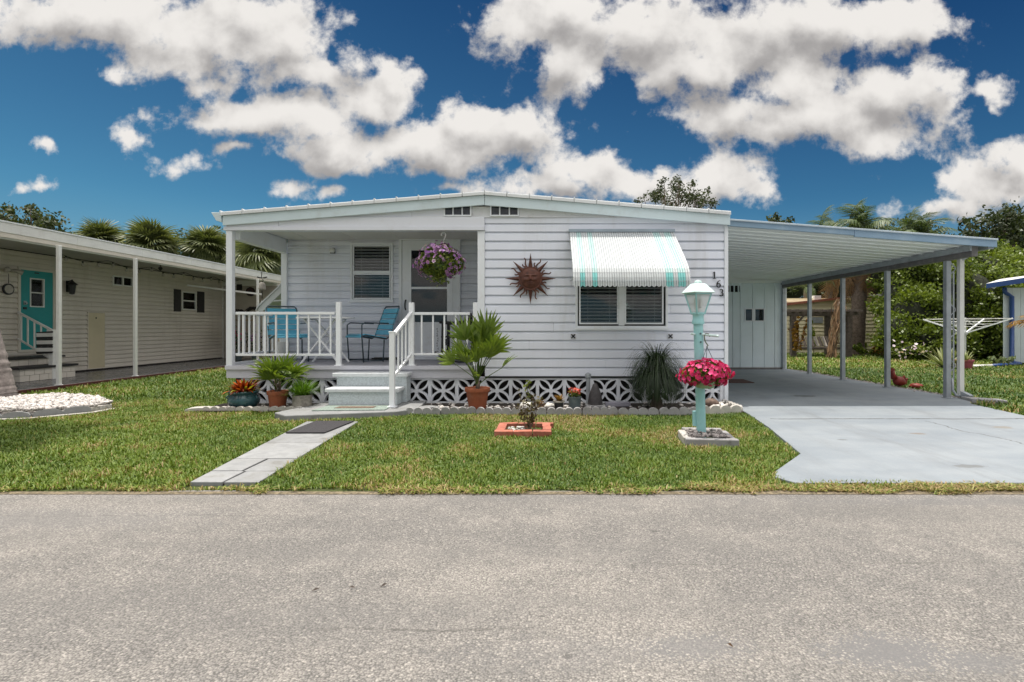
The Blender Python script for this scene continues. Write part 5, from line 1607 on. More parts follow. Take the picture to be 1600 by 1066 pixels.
# ------------------------------------------------------------------ brick bordered bed in the lawn with a young rose
bp = thing('brick_border', 'small rectangle of red bricks laid in the lawn round a young shrub', 'planter', (-0.17, 5.72, 0))
bmesh_o = None
def brick(x, y, L, Wd, rz, z=0.0, h=0.075):
    global bmesh_o
    if bmesh_o is None:
        bmesh_o = MB().box(-0.095, 0.095, -0.045, 0.045, -0.02, h - 0.02).build('brick', M['brick'], bp, local=True, bevel=0.005)
        o = bmesh_o
    else:
        o = bmesh_o.copy(); COL.objects.link(o); o.parent = bp
    o.location = Vector((x, y, z)) - W[bp.name]
    o.rotation_euler = (random.uniform(-.03, .03), random.uniform(-.03, .03), rz + random.uniform(-0.04, 0.04))
    o.scale = (L / 0.19, Wd / 0.09, 1)
yf, yb_ = 5.50, 5.92
xa, xb = gx(772, 5.5), gx(860, 5.5)
for i in range(3): brick(xa + 0.10 + i * 0.198, yf, 0.192, 0.085, 0)
for i in range(2): brick(xa + 0.05 + 0.012, yf + 0.145 + i * 0.196, 0.19, 0.092, math.pi / 2)
for i in range(3): brick(xa + 0.13 + i * 0.198, yb_ + 0.02, 0.19, 0.08, 0)
brick(xb - 0.035, yf + 0.155, 0.19, 0.09, math.pi / 2); brick(xb - 0.040, yf + 0.35, 0.185, 0.09, math.pi / 2)
MB().box(xa + 0.11, xb - 0.09, yf + 0.045, yb_ - 0.02, -0.02, 0.006).build('soil', M['mulch'], bp)
r = rngs(71)
pebbles('border_pebbles', np.stack([r.uniform(xa + 0.13, xa + 0.32, 22), r.uniform(yf + 0.07, yf + 0.32, 22), r.uniform(0.015, 0.04, 22)], 1), r, 0.022, M['rock'])
sprig('young_rose', 'young sparse rose shrub with bronze leaves inside the brick border', (gx(828, 5.72), 5.72, 0.0), 0.40, 26, 0.042, 0.026, 72, 'rose', 0.16, stems=9)

# ------------------------------------------------------------------ lamp post
YL = 5.38
lc = gx(1096, YL)
lp = thing('lamp_post', 'teal painted lamp post with a four sided lantern in the front lawn', 'lamp post', (lc, YL, 0))
xt = gx(1090.5, YL)
def lpx(z): return lc + (xt - lc) * z / 1.25
MB().tube([(lc, YL, 0.0), (lpx(1.19), YL, 1.19)], 0.047, 20).build('post', M['teal'], lp, smooth=True)
MB().lathe([(0.050, 0), (0.060, 0.0), (0.062, 0.02), (0.054, 0.05), (0.054, 0.09), (0.062, 0.10), (0.062, 0.115), (0.045, 0.12)], (lpx(1.17), YL, 1.155), 20).build('collar', M['teal'], lp, smooth=True)
for z in (1.06, 0.975):
    MB().lathe([(0.0, 0), (0.008, 0.0), (0.008, 0.012), (0, 0.012)], (0, 0, 0), 8)
    MB().tube([(lpx(z) + 0.006, YL - 0.044, z), (lpx(z) + 0.006, YL - 0.058, z)], 0.009, 8).build('bolt', M['darkframe'], lp)
zc = gz(524.5, YL)
MB().tube([(lpx(zc) - 0.085, YL - 0.035, zc + 0.02), (lpx(zc) - 0.03, YL - 0.01, zc + 0.012)], 0.012, 10).build('cross_arm', M['palecap'], lp, smooth=True)
MB().tube([(lpx(zc) + 0.03, YL - 0.03, zc + 0.012), (lpx(zc) + 0.165, YL - 0.12, zc - 0.004)], 0.013, 10).build('cross_arm', M['palecap'], lp, smooth=True)
# lantern
lx_, z0, z1 = lpx(1.2), 1.262, 1.462
def ring4(hw, z, rz=R(20)):
    return [(lx_ + hw * math.sqrt(2) * math.cos(rz + math.pi / 4 + k * math.pi / 2), YL + hw * math.sqrt(2) * math.sin(rz + math.pi / 4 + k * math.pi / 2), z) for k in range(4)]
A = ring4(0.047, z0); B = ring4(0.092, z1)
for k in range(4):
    MB().bar(A[k], B[k], 0.014).build('lantern_bar', M['teal'], lp)
    MB().bar(A[k], A[(k + 1) % 4], 0.016).build('lantern_bar', M['teal'], lp)
    MB().bar(B[k], B[(k + 1) % 4], 0.014).build('lantern_bar', M['teal'], lp)
    MB().add([A[k], A[(k + 1) % 4], B[(k + 1) % 4], B[k]], [(0, 1, 2, 3)]).build('lantern_pane', M['lampglass'], lp)
E = ring4(0.118, z1 + 0.004); E1 = ring4(0.118, z1 + 0.014); G = ring4(0.060, z1 + 0.095); T = ring4(0.042, z1 + 0.104)
cap = MB(); vs = E + E1 + G + T
fs = [(3, 2, 1, 0)]
for lv in range(3):
    for k in range(4):
        fs.append((lv * 4 + k, lv * 4 + (k + 1) % 4, lv * 4 + 4 + (k + 1) % 4, lv * 4 + 4 + k))
fs.append((12, 13, 14, 15))
cap.add(vs, fs).build('lantern_cap', M['palecap'], lp, bevel=0.006)
MB().lathe([(0.038, 0), (0.038, 0.012), (0.030, 0.026), (0.0, 0.032)], (lx_, YL, z1 + 0.107), 16).build('cap_knob', M['palecap'], lp, smooth=True)
MB().lathe([(0.02, 0), (0.028, 0.02), (0.042, 0.06), (0.046, 0.11), (0.036, 0.15), (0.0, 0.165)], (lx_, YL, z0 + 0.01), 18).build('bulb', M['frost'], lp, smooth='all')
bt = MB()
for k in range(4):
    bt.box(lx_ - 0.010, lx_ + 0.008, YL - 0.060, YL - 0.054, z0 + 0.052 + k * 0.024, z0 + 0.068 + k * 0.024)
bt.build('bulb_contacts', M['shutter'], lp)
MB().tube([(lpx(0.22) - 0.05, YL + 0.03, 0.12), (lpx(0.30) - 0.05, YL + 0.03, 0.27)], 0.026, 8).build('meter_box', M['teal'], lp)
# its square concrete border with gravel
lb = thing('concrete_border', 'square concrete border filled with gravel round the foot of the lamp post', 'planter', (lc, YL - 0.02, 0))
def rot(x, y, a=R(-6)): return (lc + 0.02 + x * math.cos(a) - y * math.sin(a), YL - 0.08 + x * math.sin(a) + y * math.cos(a))
for (x0, x1, y0, y1, nm) in ((-0.235, 0.26, -0.26, -0.185, 0), (-0.20, 0.20, 0.20, 0.26, 0), (-0.245, -0.17, -0.183, 0.198, 1), (0.16, 0.245, -0.183, 0.198, 0)):
    MB().prism([rot(x0, y0), rot(x1, y0), rot(x1, y1), rot(x0, y1)], XY, -0.02, 0.075 if y0 > 0 else 0.06).build('kerb_piece', M['edging'] if nm == 0 else M['palestone'], lb, bevel=0.01)
r = rngs(81)
q = r.uniform(-0.18, 0.18, (170, 2))
pebbles('border_gravel', np.array([(*rot(a, b_), 0.055 + r.uniform(0, 0.02)) for a, b_ in q]), r, 0.018, mat('grey_gravel', (0.30, 0.27, 0.26), 0.85, 0.6, 30), None)


# ------------------------------------------------------------------ hanging baskets
def basket(name, label, c, rx, rz, hook_top, nleaf, nflow, mflow, seed, bowl, fl=0.022, extra=None, flat=0.9, rim_z=0.0, size=1.0):
    r = rngs(seed)
    p = thing(name, label, 'hanging basket', (c[0], c[1], c[2]))
    MB().lathe(bowl[0], (c[0], c[1], c[2] + bowl[1]), 24).build('bowl', M['bowl'], p, smooth=True)
    d = unit(r.normal(size=(nleaf, 3)))
    rad = r.uniform(0.55, 1.0, (nleaf, 1)) ** 0.6
    C = np.array(c) + d * rad * np.array([rx, rx * flat, rz]) * 0.96
    C[:, 2] -= np.abs(d[:, 0]) ** 2 * rz * 0.15
    V, Q = rand_leaves(C, r, 0.052 * size, 0.026 * size, 0.4)
    np_mesh('foliage', V, [Q], M['basket'], p, tint=np.repeat(r.uniform(0, 1, nleaf), 4))
    d = unit(r.normal(size=(nflow, 3)) + np.array([0, -0.35, 0.30]))
    if extra:
        keep = extra(d, r)
        d = d[keep]
    n = len(d)
    lump = 1 + 0.10 * np.sin(d[:, :1] * 7 + seed) * np.cos(d[:, 2:] * 6) + 0.07 * r.normal(size=(n, 1))
    C = np.array(c) + d * np.array([rx, rx * flat, rz]) * lump
    C[:, 2] -= np.abs(d[:, 0]) ** 2 * rz * 0.18
    N_ = unit(d + r.normal(size=(n, 3)) * 0.35)
    V, T3, m_ = petals(C, N_, fl, r)
    tn = np.repeat(r.uniform(0, 1, n)[:, None], m_, 1)
    if mflow == 'purple':
        tn[:, 1::2] += 0.0
        tn[:, 0] = 0.1; tn[:, 1:] += np.where(r.uniform(size=(n, 1)) < 0.45, 0.75, 0.0)
    np_mesh('flowers', V, [T3], M[mflow], p, tint=tn.ravel(), kind='stuff')
    return p
Yh = 7.86
hc = (gx(689, Yh), Yh, gz(408, Yh))
hb = basket('petunia_basket', 'hanging basket of purple and white petunias in front of the storm door', hc, 0.345, 0.255, 2.53, 2600, 270, 'purple', 91,
            ([(0.05, 0), (0.10, 0.01), (0.135, 0.11), (0.14, 0.115), (0.12, 0.10)], -0.13), 0.029,
            extra=lambda d, r: ~((np.abs(d[:, 0] + 0.15) < 0.45) & (d[:, 2] < 0.12) & (r.uniform(size=len(d)) < 0.85)), flat=0.85)
V, Q = rand_leaves(np.array(hc) + np.array([-0.02, -0.02, -0.25]) + rngs(5).normal(size=(160, 3)) * np.array([0.07, 0.06, 0.05]), rngs(6), 0.05, 0.024)
np_mesh('foliage', V, [Q], M['basket'], hb, tint=np.repeat(rngs(7).uniform(0.2, 1, 160), 4))
hk = []
hz = 2.53
hk = [(hc[0] + 0.04 + 0.035 * math.sin(t), Yh - 0.02, hz - 0.045 + 0.035 * math.cos(t)) for t in np.linspace(-2.0, 2.2, 12)] + [(hc[0] + 0.035, Yh - 0.02, hz - 0.15)]
MB().tube(hk, 0.008, 6).build('hook', M['plasticwhite'], hb, smooth='all')
MB().lathe([(0.006, 0.06), (0.022, 0.0), (0.0, -0.005)], (hc[0] + 0.035, Yh - 0.02, hz - 0.20), 8).build('hook_bell', M['plasticwhite'], hb)
hw = MB()
for k in range(3):
    a = 2.1 * k + 0.3
    hw.tube([(hc[0] + 0.035, Yh - 0.02, hz - 0.19), (hc[0] + 0.12 * math.cos(a), Yh + 0.12 * math.sin(a), hc[2])], 0.004, 5)
hw.build('hanger_wires', M['plasticwhite'], hb)

Yk = YL - 0.10
kc = (gx(1102, Yk), Yk, gz(583, Yk))
kb = basket('pink_basket', 'hanging basket of bright pink flowers hooked on the lamp post arm', kc, 0.245, 0.125, 1.05, 1500, 330, 'pink', 95,
            ([(0.06, 0), (0.085, 0.006), (0.105, 0.09), (0.11, 0.095), (0.09, 0.09)], -0.150), 0.024, flat=0.62, size=0.8)
r = rngs(96)
hx, hy = lpx(zc) + 0.055, YL - 0.055
MB().tube([(hx + 0.035, hy - 0.02, zc - 0.01), (hx + 0.025, hy - 0.015, zc + 0.018), (hx, hy, zc + 0.020), (hx - 0.012, hy + 0.005, zc - 0.01), (hx - 0.004, hy, zc - 0.06), (hx + 0.022, hy - 0.01, zc - 0.10), (hx + 0.006, hy - 0.005, zc - 0.115)], 0.006, 6).build('hook', mat('olive_plastic', (0.12, 0.15, 0.09), 0.5), kb, smooth='all')
kw = MB()
for dx, dy in ((-0.06, -0.02), (0.10, -0.04), (0.02, 0.05)):
    kw.tube([(hx + 0.012, hy - 0.008, zc - 0.11), (kc[0] + dx, kc[1] + dy, kc[2] + 0.06)], 0.003, 5)
kw.build('hanger_wires', M['darkframe'], kb)

# ------------------------------------------------------------------ porch furniture
PF = 0.563
def strap_chair(loc, rz, label):
    t = thing('strap_chair', label, 'chair', loc, rz, 'teal strap chairs on the porch')
    w = 0.25
    # side frames: leg, arm, back leg; chair faces +X
    for sg in (-1, 1):
        y = sg * w
        MB().tube([(0.24, y, 0.0), (0.27, y, 0.42), (0.27, y, 0.60), (0.22, y, 0.635), (-0.20, y, 0.625)], 0.011, 8).build('arm_frame', M['darkframe'], t, local=True, smooth='all')
        MB().tube([(-0.10, y, 0.0), (-0.12, y, 0.36)], 0.011, 8).build('leg', M['darkframe'], t, local=True, smooth='all')
        yi = sg * (w - 0.015)
        MB().tube([(0.27, yi, 0.415), (0.20, yi, 0.435), (-0.16, yi, 0.37), (-0.22, yi, 0.40), (-0.30, yi, 0.62), (-0.40, yi, 0.88)], 0.012, 8).build('seat_rail', M['darkframe'], t, local=True, smooth='all')
    MB().tube([(-0.40, -w + 0.015, 0.88), (-0.415, -w + 0.04, 0.915), (-0.415, w - 0.04, 0.915), (-0.40, w - 0.015, 0.88)], 0.012, 8).build('back_hoop', M['darkframe'], t, local=True, smooth='all')
    MB().tube([(0.24, -w, 0.02), (-0.10, -w, 0.02)], 0.009, 6).build('runner', M['darkframe'], t, local=True)
    MB().tube([(0.24, w, 0.02), (-0.10, w, 0.02)], 0.009, 6).build('runner', M['darkframe'], t, local=True)
    path = [(0.285, 0.425), (0.20, 0.448), (0.02, 0.415), (-0.16, 0.385)]
    def strap(p, q, name='strap'):
        mb = MB(); d = Vector((q[0] - p[0], 0, q[1] - p[1])); n_ = Vector((-d.z, 0, d.x)).normalized() * 0.006
        a = [Vector((p[0], 0, p[1])), Vector((q[0], 0, q[1]))]
        c = []
        for e in a:
            c += [e + Vector((0, -w + 0.0, 0)) - n_, e + Vector((0, w, 0)) - n_, e + Vector((0, w, 0)) + n_, e + Vector((0, -w, 0)) + n_]
        mb.hexa([tuple(v) for v in c]).build(name, M['strap'], t, local=True, bevel=0.003)
    def interp(pl, n, gap):
        for i in range(n):
            f0, f1 = (i + gap) / n, (i + 1 - gap) / n
            yield (pl[0][0] + (pl[1][0] - pl[0][0]) * f0, pl[0][1] + (pl[1][1] - pl[0][1]) * f0), (pl[0][0] + (pl[1][0] - pl[0][0]) * f1, pl[0][1] + (pl[1][1] - pl[0][1]) * f1)
    strap((0.30, 0.395), (0.285, 0.425)); strap((0.28, 0.432), (0.205, 0.452))
    for a, b in interp(((0.195, 0.450), (-0.16, 0.388)), 4, 0.05): strap(a, b)
    for a, b in interp(((-0.225, 0.43), (-0.40, 0.885)), 5, 0.07): strap(a, b)
    return t
strap_chair((gx(578, 8.80), 8.80, PF), R(226), 'teal strap chair with a dark tube frame between the bistro table and the door')
strap_chair((gx(450, 8.72), 8.72, PF), R(-50), 'teal strap chair behind the left porch railing')
tb = thing('bistro_table', 'small round folding table with white crossed legs on the porch', 'table', (gx(510, 8.55), 8.55, PF))
tx, ty = gx(509, 8.40), 8.40
MB().lathe([(0.0, 0), (0.415, 0.0), (0.425, 0.006), (0.425, 0.018), (0.415, 0.022), (0.0, 0.020)], (tx, ty, PF + 0.700), 36, caps=False).build('table_top', mat('table_glass', (0.40, 0.45, 0.47), 0.15), tb, smooth=True)
MB().lathe([(0.418, 0), (0.432, 0.0), (0.432, 0.026), (0.418, 0.026), (0.418, 0)], (tx, ty, PF + 0.697), 36, caps=False).build('table_rim', M['rail'], tb, smooth=True)
for s2, yy in ((-1, -0.22), (1, 0.20)):
    for sg in (-1, 1):
        MB().tube([(tx - sg * 0.30, ty + yy + 0.012 * sg, PF + 0.0), (tx + sg * 0.24, ty + yy + 0.012 * sg, PF + 0.69)], 0.017, 8).build('leg', M['rail'], tb, smooth=True)
MB().tube([(tx + 0.24, ty - 0.22, PF + 0.685), (tx + 0.24, ty + 0.20, PF + 0.685)], 0.010, 6).build('cross_bar', M['rail'], tb)
MB().tube([(tx - 0.24, ty - 0.22, PF + 0.685), (tx - 0.24, ty + 0.20, PF + 0.685)], 0.010, 6).build('cross_bar', M['rail'], tb)
MB().tube([(tx - 0.20, ty + 0.20, PF + 0.13), (tx - 0.20, ty - 0.22, PF + 0.13)], 0.008, 6).build('cross_bar', M['rail'], tb)
# white bucket under the left chair and dark boots by the wall
bk = tag(MB().lathe([(0.085, 0), (0.09, 0.0), (0.11, 0.30), (0.115, 0.30), (0.115, 0.315), (0.10, 0.315)], (gx(441, 9.05), 9.05, PF), 18).build('white_bucket', M['plasticwhite'], None, smooth=True), 'white bucket on the porch behind the left teal chair', 'bucket')
ba = tag(MB().tube([(-2.95, 9.22, PF + 0.022), (-2.55, 9.20, PF + 0.022)], 0.02, 8).tube([(-2.97, 9.16, PF + 0.02), (-2.60, 9.12, PF + 0.02)], 0.016, 8).build('floor_bar', M['shutter'], None, smooth=True), 'dark folded bar lying on the porch floor behind the right teal chair', 'bar')

# black rocking chair at the right end of the porch, facing left
rk = thing('rocking_chair', 'black wooden rocking chair at the right end of the porch', 'chair', (gx(720, 8.55), 8.55, PF))
kx, ky = gx(722, 8.60), 8.60
for sg in (-1, 1):
    y = ky + sg * 0.24
    MB().tube([(kx + 0.46 * math.sin(a), y, PF + 1.2 * (1 - math.cos(a * 0.52)) + 0.018) for a in np.linspace(-1.0, 1.2, 12)], 0.016, 6).build('rocker', M['black'], rk, smooth='all')
    MB().bar((kx - 0.27, y, PF + 0.04), (kx - 0.26, y, PF + 0.64), 0.045).build('leg', M['black'], rk)
    MB().bar((kx + 0.18, y, PF + 0.05), (kx + 0.22, y, PF + 0.42), 0.045).build('leg', M['black'], rk)
    MB().bar((kx + 0.20, y, PF + 0.40), (kx + 0.36, y, PF + 1.05), 0.045).build('back_post', M['black'], rk)
    MB().tube([(kx - 0.32, y, PF + 0.645), (kx - 0.15, y, PF + 0.625), (kx + 0.05, y, PF + 0.64), (kx + 0.16, y, PF + 0.70), (kx + 0.26, y, PF + 0.72)], [0.022, 0.026, 0.022, 0.02, 0.018], 8).build('armrest', M['black'], rk, smooth='all')
for i in range(6):
    MB().bar((kx - 0.26 + i * 0.09, ky - 0.23, PF + 0.41 - 0.008 * i), (kx - 0.26 + i * 0.09, ky + 0.23, PF + 0.41 - 0.008 * i), 0.075, 0.02).build('seat_slat', M['black'], rk)
for i in range(5):
    y = ky - 0.17 + i * 0.085
    MB().bar((kx + 0.205, y, PF + 0.42), (kx + 0.35, y, PF + 1.0), 0.05, 0.014).build('back_slat', M['black'], rk)
MB().bar((kx + 0.355, ky - 0.24, PF + 1.03), (kx + 0.355, ky + 0.24, PF + 1.03), 0.03, 0.09).build('back_rail', M['black'], rk)
MB().bar((kx - 0.27, ky - 0.24, PF + 0.32), (kx - 0.27, ky + 0.24, PF + 0.32), 0.03, 0.10).build('front_rail', M['black'], rk)
cu = MB().lathe([(0.0, 0.0), (0.13, 0.005), (0.17, 0.04), (0.15, 0.08), (0.0, 0.10)], (0, 0, 0), 16).build('cushion', mat('grey_patterned_cloth', (0.30, 0.29, 0.31), 0.9, 0.5, 40.0), None, smooth='all', local=True)
cu.location = (kx + 0.15, ky - 0.02, PF + 0.62); cu.rotation_euler = (0, R(-76), 0)
tag(cu, 'grey patterned cushion leaning in the black rocking chair', 'cushion')

# bell with dragonfly hanging behind the porch post
Yd = 9.2
dc_ = (gx(409.5, Yd), Yd, gz(447, Yd))
bl = thing('wind_bell', 'small hanging bell with a dragonfly on top left of the porch chairs', 'ornament', dc_)
MB().lathe([(0.042, -0.06), (0.058, -0.055), (0.052, 0.02), (0.040, 0.055), (0.0, 0.065)], dc_, 14).build('bell_body', M['bell'], bl, smooth=True)
MB().tube([(dc_[0], Yd, dc_[2] - 0.08), (dc_[0], Yd, dc_[2] - 0.22)], 0.007, 6).build('clapper', M['black'], bl)
MB().tube([(dc_[0], Yd, dc_[2] + 0.06), (dc_[0] + 0.02, Yd, dc_[2] + 0.10), (dc_[0] - 0.01, Yd, dc_[2] + 0.14), (dc_[0], Yd, dc_[2] + 0.30)], 0.006, 6).build('hanger', M['black'], bl)
for sg in (-1, 1):
    MB().prism([(dc_[0], dc_[2] + 0.145), (dc_[0] + sg * 0.085, dc_[2] + 0.165), (dc_[0] + sg * 0.09, dc_[2] + 0.145), (dc_[0] + sg * 0.03, dc_[2] + 0.13)], XZ, Yd - 0.003, Yd + 0.003).build('wing', M['black'], bl)
MB().tube([(dc_[0], Yd, dc_[2] + 0.30), (dc_[0], Yd, 2.42)], 0.002, 4).build('cord', M['black'], bl)

# side window awning on the left wall of the house
sa = thing('side_awning', 'white metal awning jutting from the left wall of the house behind the porch', 'awning', (XL, 10.2, 1.9))
MB().prism([(XL + 0.07, 2.06), (-5.12, 1.52), (-5.17, 1.42), (-5.09, 1.40), (XL + 0.07, 1.93)], XZ, 9.58, 9.62).build('end_panel', M['awnwhite'], sa)
MB().prism([(XL + 0.07, 2.08), (-5.14, 1.535), (-5.20, 1.43), (-5.185, 1.425), (-5.125, 1.515), (XL + 0.07, 2.055)], XZ, 9.56, 11.4).build('awning_sheet', M['awnwhite'], sa)
MB().tube([(-5.10, 9.60, 1.585), (XL + 0.08, 9.60, 1.62)], 0.018, 8).build('side_arm', M['awnwhite'], sa)

tag(MB().prism([(3.72, 10.6), (4.20, 10.6), (4.24, 11.3), (3.76, 11.3)], XY, 0.0125, 0.024).build('carport_mat', mat('red_brown_mat', (0.11, 0.055, 0.045), 0.95, 0.3, 30), None), 'small red brown mat on the carport floor beside the house wall', 'mat')
# ------------------------------------------------------------------ neighbour on the left
NX, DX, EX = -11.0, -8.84, -9.08 + 0.10
EX = -9.08
nh = thing('neighbour_home', 'long beige mobile home with a teal door and covered side porch at the left', 'house', (NX, 12, 0))
FN = side(NX)
def nw(px, py):
    Y = -NX * F / (CX - px)
    return Y, CH - (py - CY) * Y / F
NY0, NY1 = 8.0, 18.2
d0, dt = nw(30.5, 421); d1, db = nw(81, 546)
NDOOR = (d0 - 0.03, d1 + 0.03, 0.60, dt + 0.03)
p0, pt_ = nw(136, 488); p1, _ = nw(163.5, 490)
NPAN = (p0, p1, 0.10, pt_)
a0, at_ = nw(175, 430); a1, _ = nw(206.5, 432); _, ab = nw(206, 449)
NWA = (a0, a1, ab, at_)
b0, bt_ = nw(283.5, 455); b1, _ = nw(305.5, 457); _, bb = nw(300, 485)
NWB = (b0, b1, bb, bt_)
siding(nh, FN, NY0, NY1, 0.10, 2.72, 0.109, M['nsiding'], [NDOOR, NPAN, NWA, NWB], joints=(9.4, 12.9, 15.4), d_bot=0.014)
MB().box(NX - 4, NX - 0.10, NY0, NY1 + 4, 0.05, 2.76).build('wall_core', M['dark'], nh)
MB().box(NX - 0.02, NX + 0.022, NY1 - 0.04, NY1 + 0.05, 0.08, 2.72).build('corner_trim', M['nwhite'], nh)
MB().box(NX - 0.05, NX + 0.004, NY0, NY1, 0.0, 0.098).build('skirting_strip', M['under'], nh)
f_ = frame_mb(FN, d0 - 0.05, d1 + 0.05, 0.60, dt + 0.05, 0.05, -0.01, 0.03).build('door_frame', M['nsiding'], nh)
gl = nw(45.5, 435); gr_ = nw(67, 437); gb = nw(67, 480)
dm_ = MB()
gu0, gu1, gz0, gz1 = gl[0], gr_[0], gb[1], gl[1]
dm_.fbox(FN, d0, gu0, -0.005, 0.022, 0.65, dt).fbox(FN, gu1, d1, -0.005, 0.022, 0.65, dt).fbox(FN, gu0, gu1, -0.005, 0.022, 0.65, gz0).fbox(FN, gu0, gu1, -0.005, 0.022, gz1, dt)
nd = dm_.build('door', M['tealdoor'], nh)
frame_mb(FN, gu0 - 0.01, gu1 + 0.01, gz0 - 0.01, gz1 + 0.01, 0.025, 0.0, 0.032).fbox(FN, gu0, gu1, 0.0, 0.029, (gz0 + gz1) / 2 - 0.012, (gz0 + gz1) / 2 + 0.012).build('window_frame', M['nwhite'], nd)
MB().fbox(FN, gu0, gu1, 0.002, 0.008, gz0, gz1).build('pane', M['glass'], nd)
MB().fbox(FN, gu0, gu1, -0.06, -0.05, gz0, gz1).build('dark_backing', M['dark'], nd)  # darkness behind the door glass, put in as a black sheet
hy_, hz_ = nw(37, 474)
MB().fbox(FN, hy_ - 0.03, hy_ + 0.03, 0.022, 0.034, hz_ - 0.03, hz_ + 0.05).tube([FN(hy_, 0.04, hz_), FN(hy_, 0.07, hz_)], 0.022, 8).build('handle', M['galv'], nd)
MB().fbox(FN, hy_ - 0.035, hy_ + 0.035, 0.022, 0.036, hz_ - 0.13, hz_ - 0.08).build('lock_plate', M['black'], nd)
ny_, nz_ = nw(56, 427)
MB().fbox(FN, ny_ - 0.05, ny_ + 0.05, 0.0225, 0.026, nz_ - 0.012, nz_ + 0.012).build('number_plate', M['black'], nd)
MB().fbox(FN, NPAN[0] + 0.01, NPAN[1] - 0.01, -0.01, 0.018, 0.12, NPAN[3] - 0.01).build('access_panel', M['panel'], nh, bevel=0.004)
frame_mb(FN, NPAN[0], NPAN[1], 0.11, NPAN[3] + 0.01, 0.016, -0.01, 0.022).build('panel_frame', M['nsiding'], nh)
ky_, kz_ = nw(149, 497)
MB().fbox(FN, ky_ - 0.012, ky_ + 0.012, 0.018, 0.028, kz_ - 0.02, kz_ + 0.02).build('panel_latch', M['black'], nh)
for Wn, dbl in ((NWA, 1), (NWB, 0)):
    wf = frame_mb(FN, Wn[0], Wn[1], Wn[2], Wn[3], 0.035, -0.01, 0.03).build('window', M['nwhite'], nh)
    if dbl: MB().fbox(FN, (Wn[0] + Wn[1]) / 2 - 0.02, (Wn[0] + Wn[1]) / 2 + 0.02, 0, 0.026, Wn[2] + 0.03, Wn[3] - 0.03).build('mullion', M['nwhite'], wf)
    else: MB().fbox(FN, Wn[0] + 0.03, Wn[1] - 0.03, 0, 0.026, (Wn[2] + Wn[3]) / 2 - 0.02, (Wn[2] + Wn[3]) / 2 + 0.02).build('meeting_rail', M['nwhite'], wf)
    MB().fbox(FN, Wn[0] + 0.035, Wn[1] - 0.035, 0.0, 0.006, Wn[2] + 0.035, Wn[3] - 0.035).build('pane', M['glass'], wf)
    MB().fbox(FN, Wn[0] + 0.02, Wn[1] - 0.02, -0.06, -0.05, Wn[2] + 0.02, Wn[3] - 0.02).build('dark_backing', M['dark'], wf)  # black sheet painted as the unlit inside
    if not dbl:
        mb = MB(); z = Wn[2] + 0.05
        while z < Wn[3] - 0.04:
            mb.fbox(FN, Wn[0] + 0.04, Wn[1] - 0.04, -0.03, -0.02, z, z + 0.012); z += 0.045
        mb.build('blind', M['blind'], wf)
for (pa, pb) in ((271, 282), (307.5, 318.5)):
    s0, _ = nw(pa, 450); s1, _ = nw(pb, 455)
    sh = MB().fbox(FN, s0, s1, 0.006, 0.022, NWB[2] - 0.06, NWB[3] + 0.04).build('shutter', M['shutter'], nh)
    mb = MB()
    z = NWB[2] - 0.02
    while z < NWB[3]:
        mb.fbox(FN, s0 + 0.03, s1 - 0.03, 0.0225, 0.030, z, z + 0.03); z += 0.05
    mb.build('louvre', M['shutter'], sh)

# roof, fascia, ceiling, posts, floor of the side porch
RT, RB = 2.895, 2.665
for i in range(7):
    ya = 7.0 + i * (NY1 + 0.5 - 7.0) / 7; yb = 7.0 + (i + 1) * (NY1 + 0.5 - 7.0) / 7
    MB().box(EX - 0.03, EX, ya + 0.001, yb - 0.001, RB + 0.06, RT).build('roof_fascia', M['nwhite'], nh, bevel=0.004)
    MB().box(EX - 0.035, EX - 0.012, ya + 0.001, yb - 0.001, RB - 0.02, RB + 0.058).build('fascia_strip', M['nsiding'], nh)
MB().box(EX - 0.06, EX + 0.015, 7.0, NY1 + 0.5, RT + 0.001, RT + 0.025).build('roof_lip', M['roofmetal'], nh)
MB().prism([(EX - 0.04, RT - 0.02), (NX - 4.2, RT + 0.10), (NX - 4.2, RT + 0.16), (EX - 0.04, RT + 0.02)], XZ, 7.0, NY1 + 4.4).build('roof', M['roofmetal'], nh)
for i in range(12):
    ya = 7.0 + i * (NY1 + 0.4 - 7.0) / 12; yb = 7.0 + (i + 1) * (NY1 + 0.4 - 7.0) / 12
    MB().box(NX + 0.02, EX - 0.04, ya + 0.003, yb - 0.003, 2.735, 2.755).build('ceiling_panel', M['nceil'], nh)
MB().box(EX - 0.12, EX - 0.05, 7.0, NY1 + 0.4, 2.62, 2.733).build('eave_beam', M['nwhite'], nh)
MB().box(NX + 0.01, DX + 0.10, 7.0, NY1, -0.01, 0.07).build('porch_floor', M['nfloor'], nh)
MB().box(DX + 0.10, DX + 0.13, 7.0, NY1, 0.0, 0.075).build('kick_board', M['redwood'], nh)
for yy in (7.4, 9.68, 11.49, 16.4):
    pz = 2.62
    mb = MB()
    mb.box(DX - 0.028, DX + 0.028, yy - 0.032, yy + 0.032, 0.071, pz)
    mb.box(DX - 0.045, DX + 0.045, yy - 0.045, yy + 0.045, 0.0705, 0.08)
    mb.build('porch_post', M['nwhite'], nh, bevel=0.006)
# end wall that closes the porch
FE = front(18.2)
MB().box(NX + 0.03, EX - 0.02, 18.2, 18.35, 0.05, 2.735).build('end_wall', M['nshed'], nh)
MB().box(NX + 0.025, EX - 0.03, 18.18, 18.199, 2.55, 2.733).build('end_wall_trim', M['nwhite'], nh)

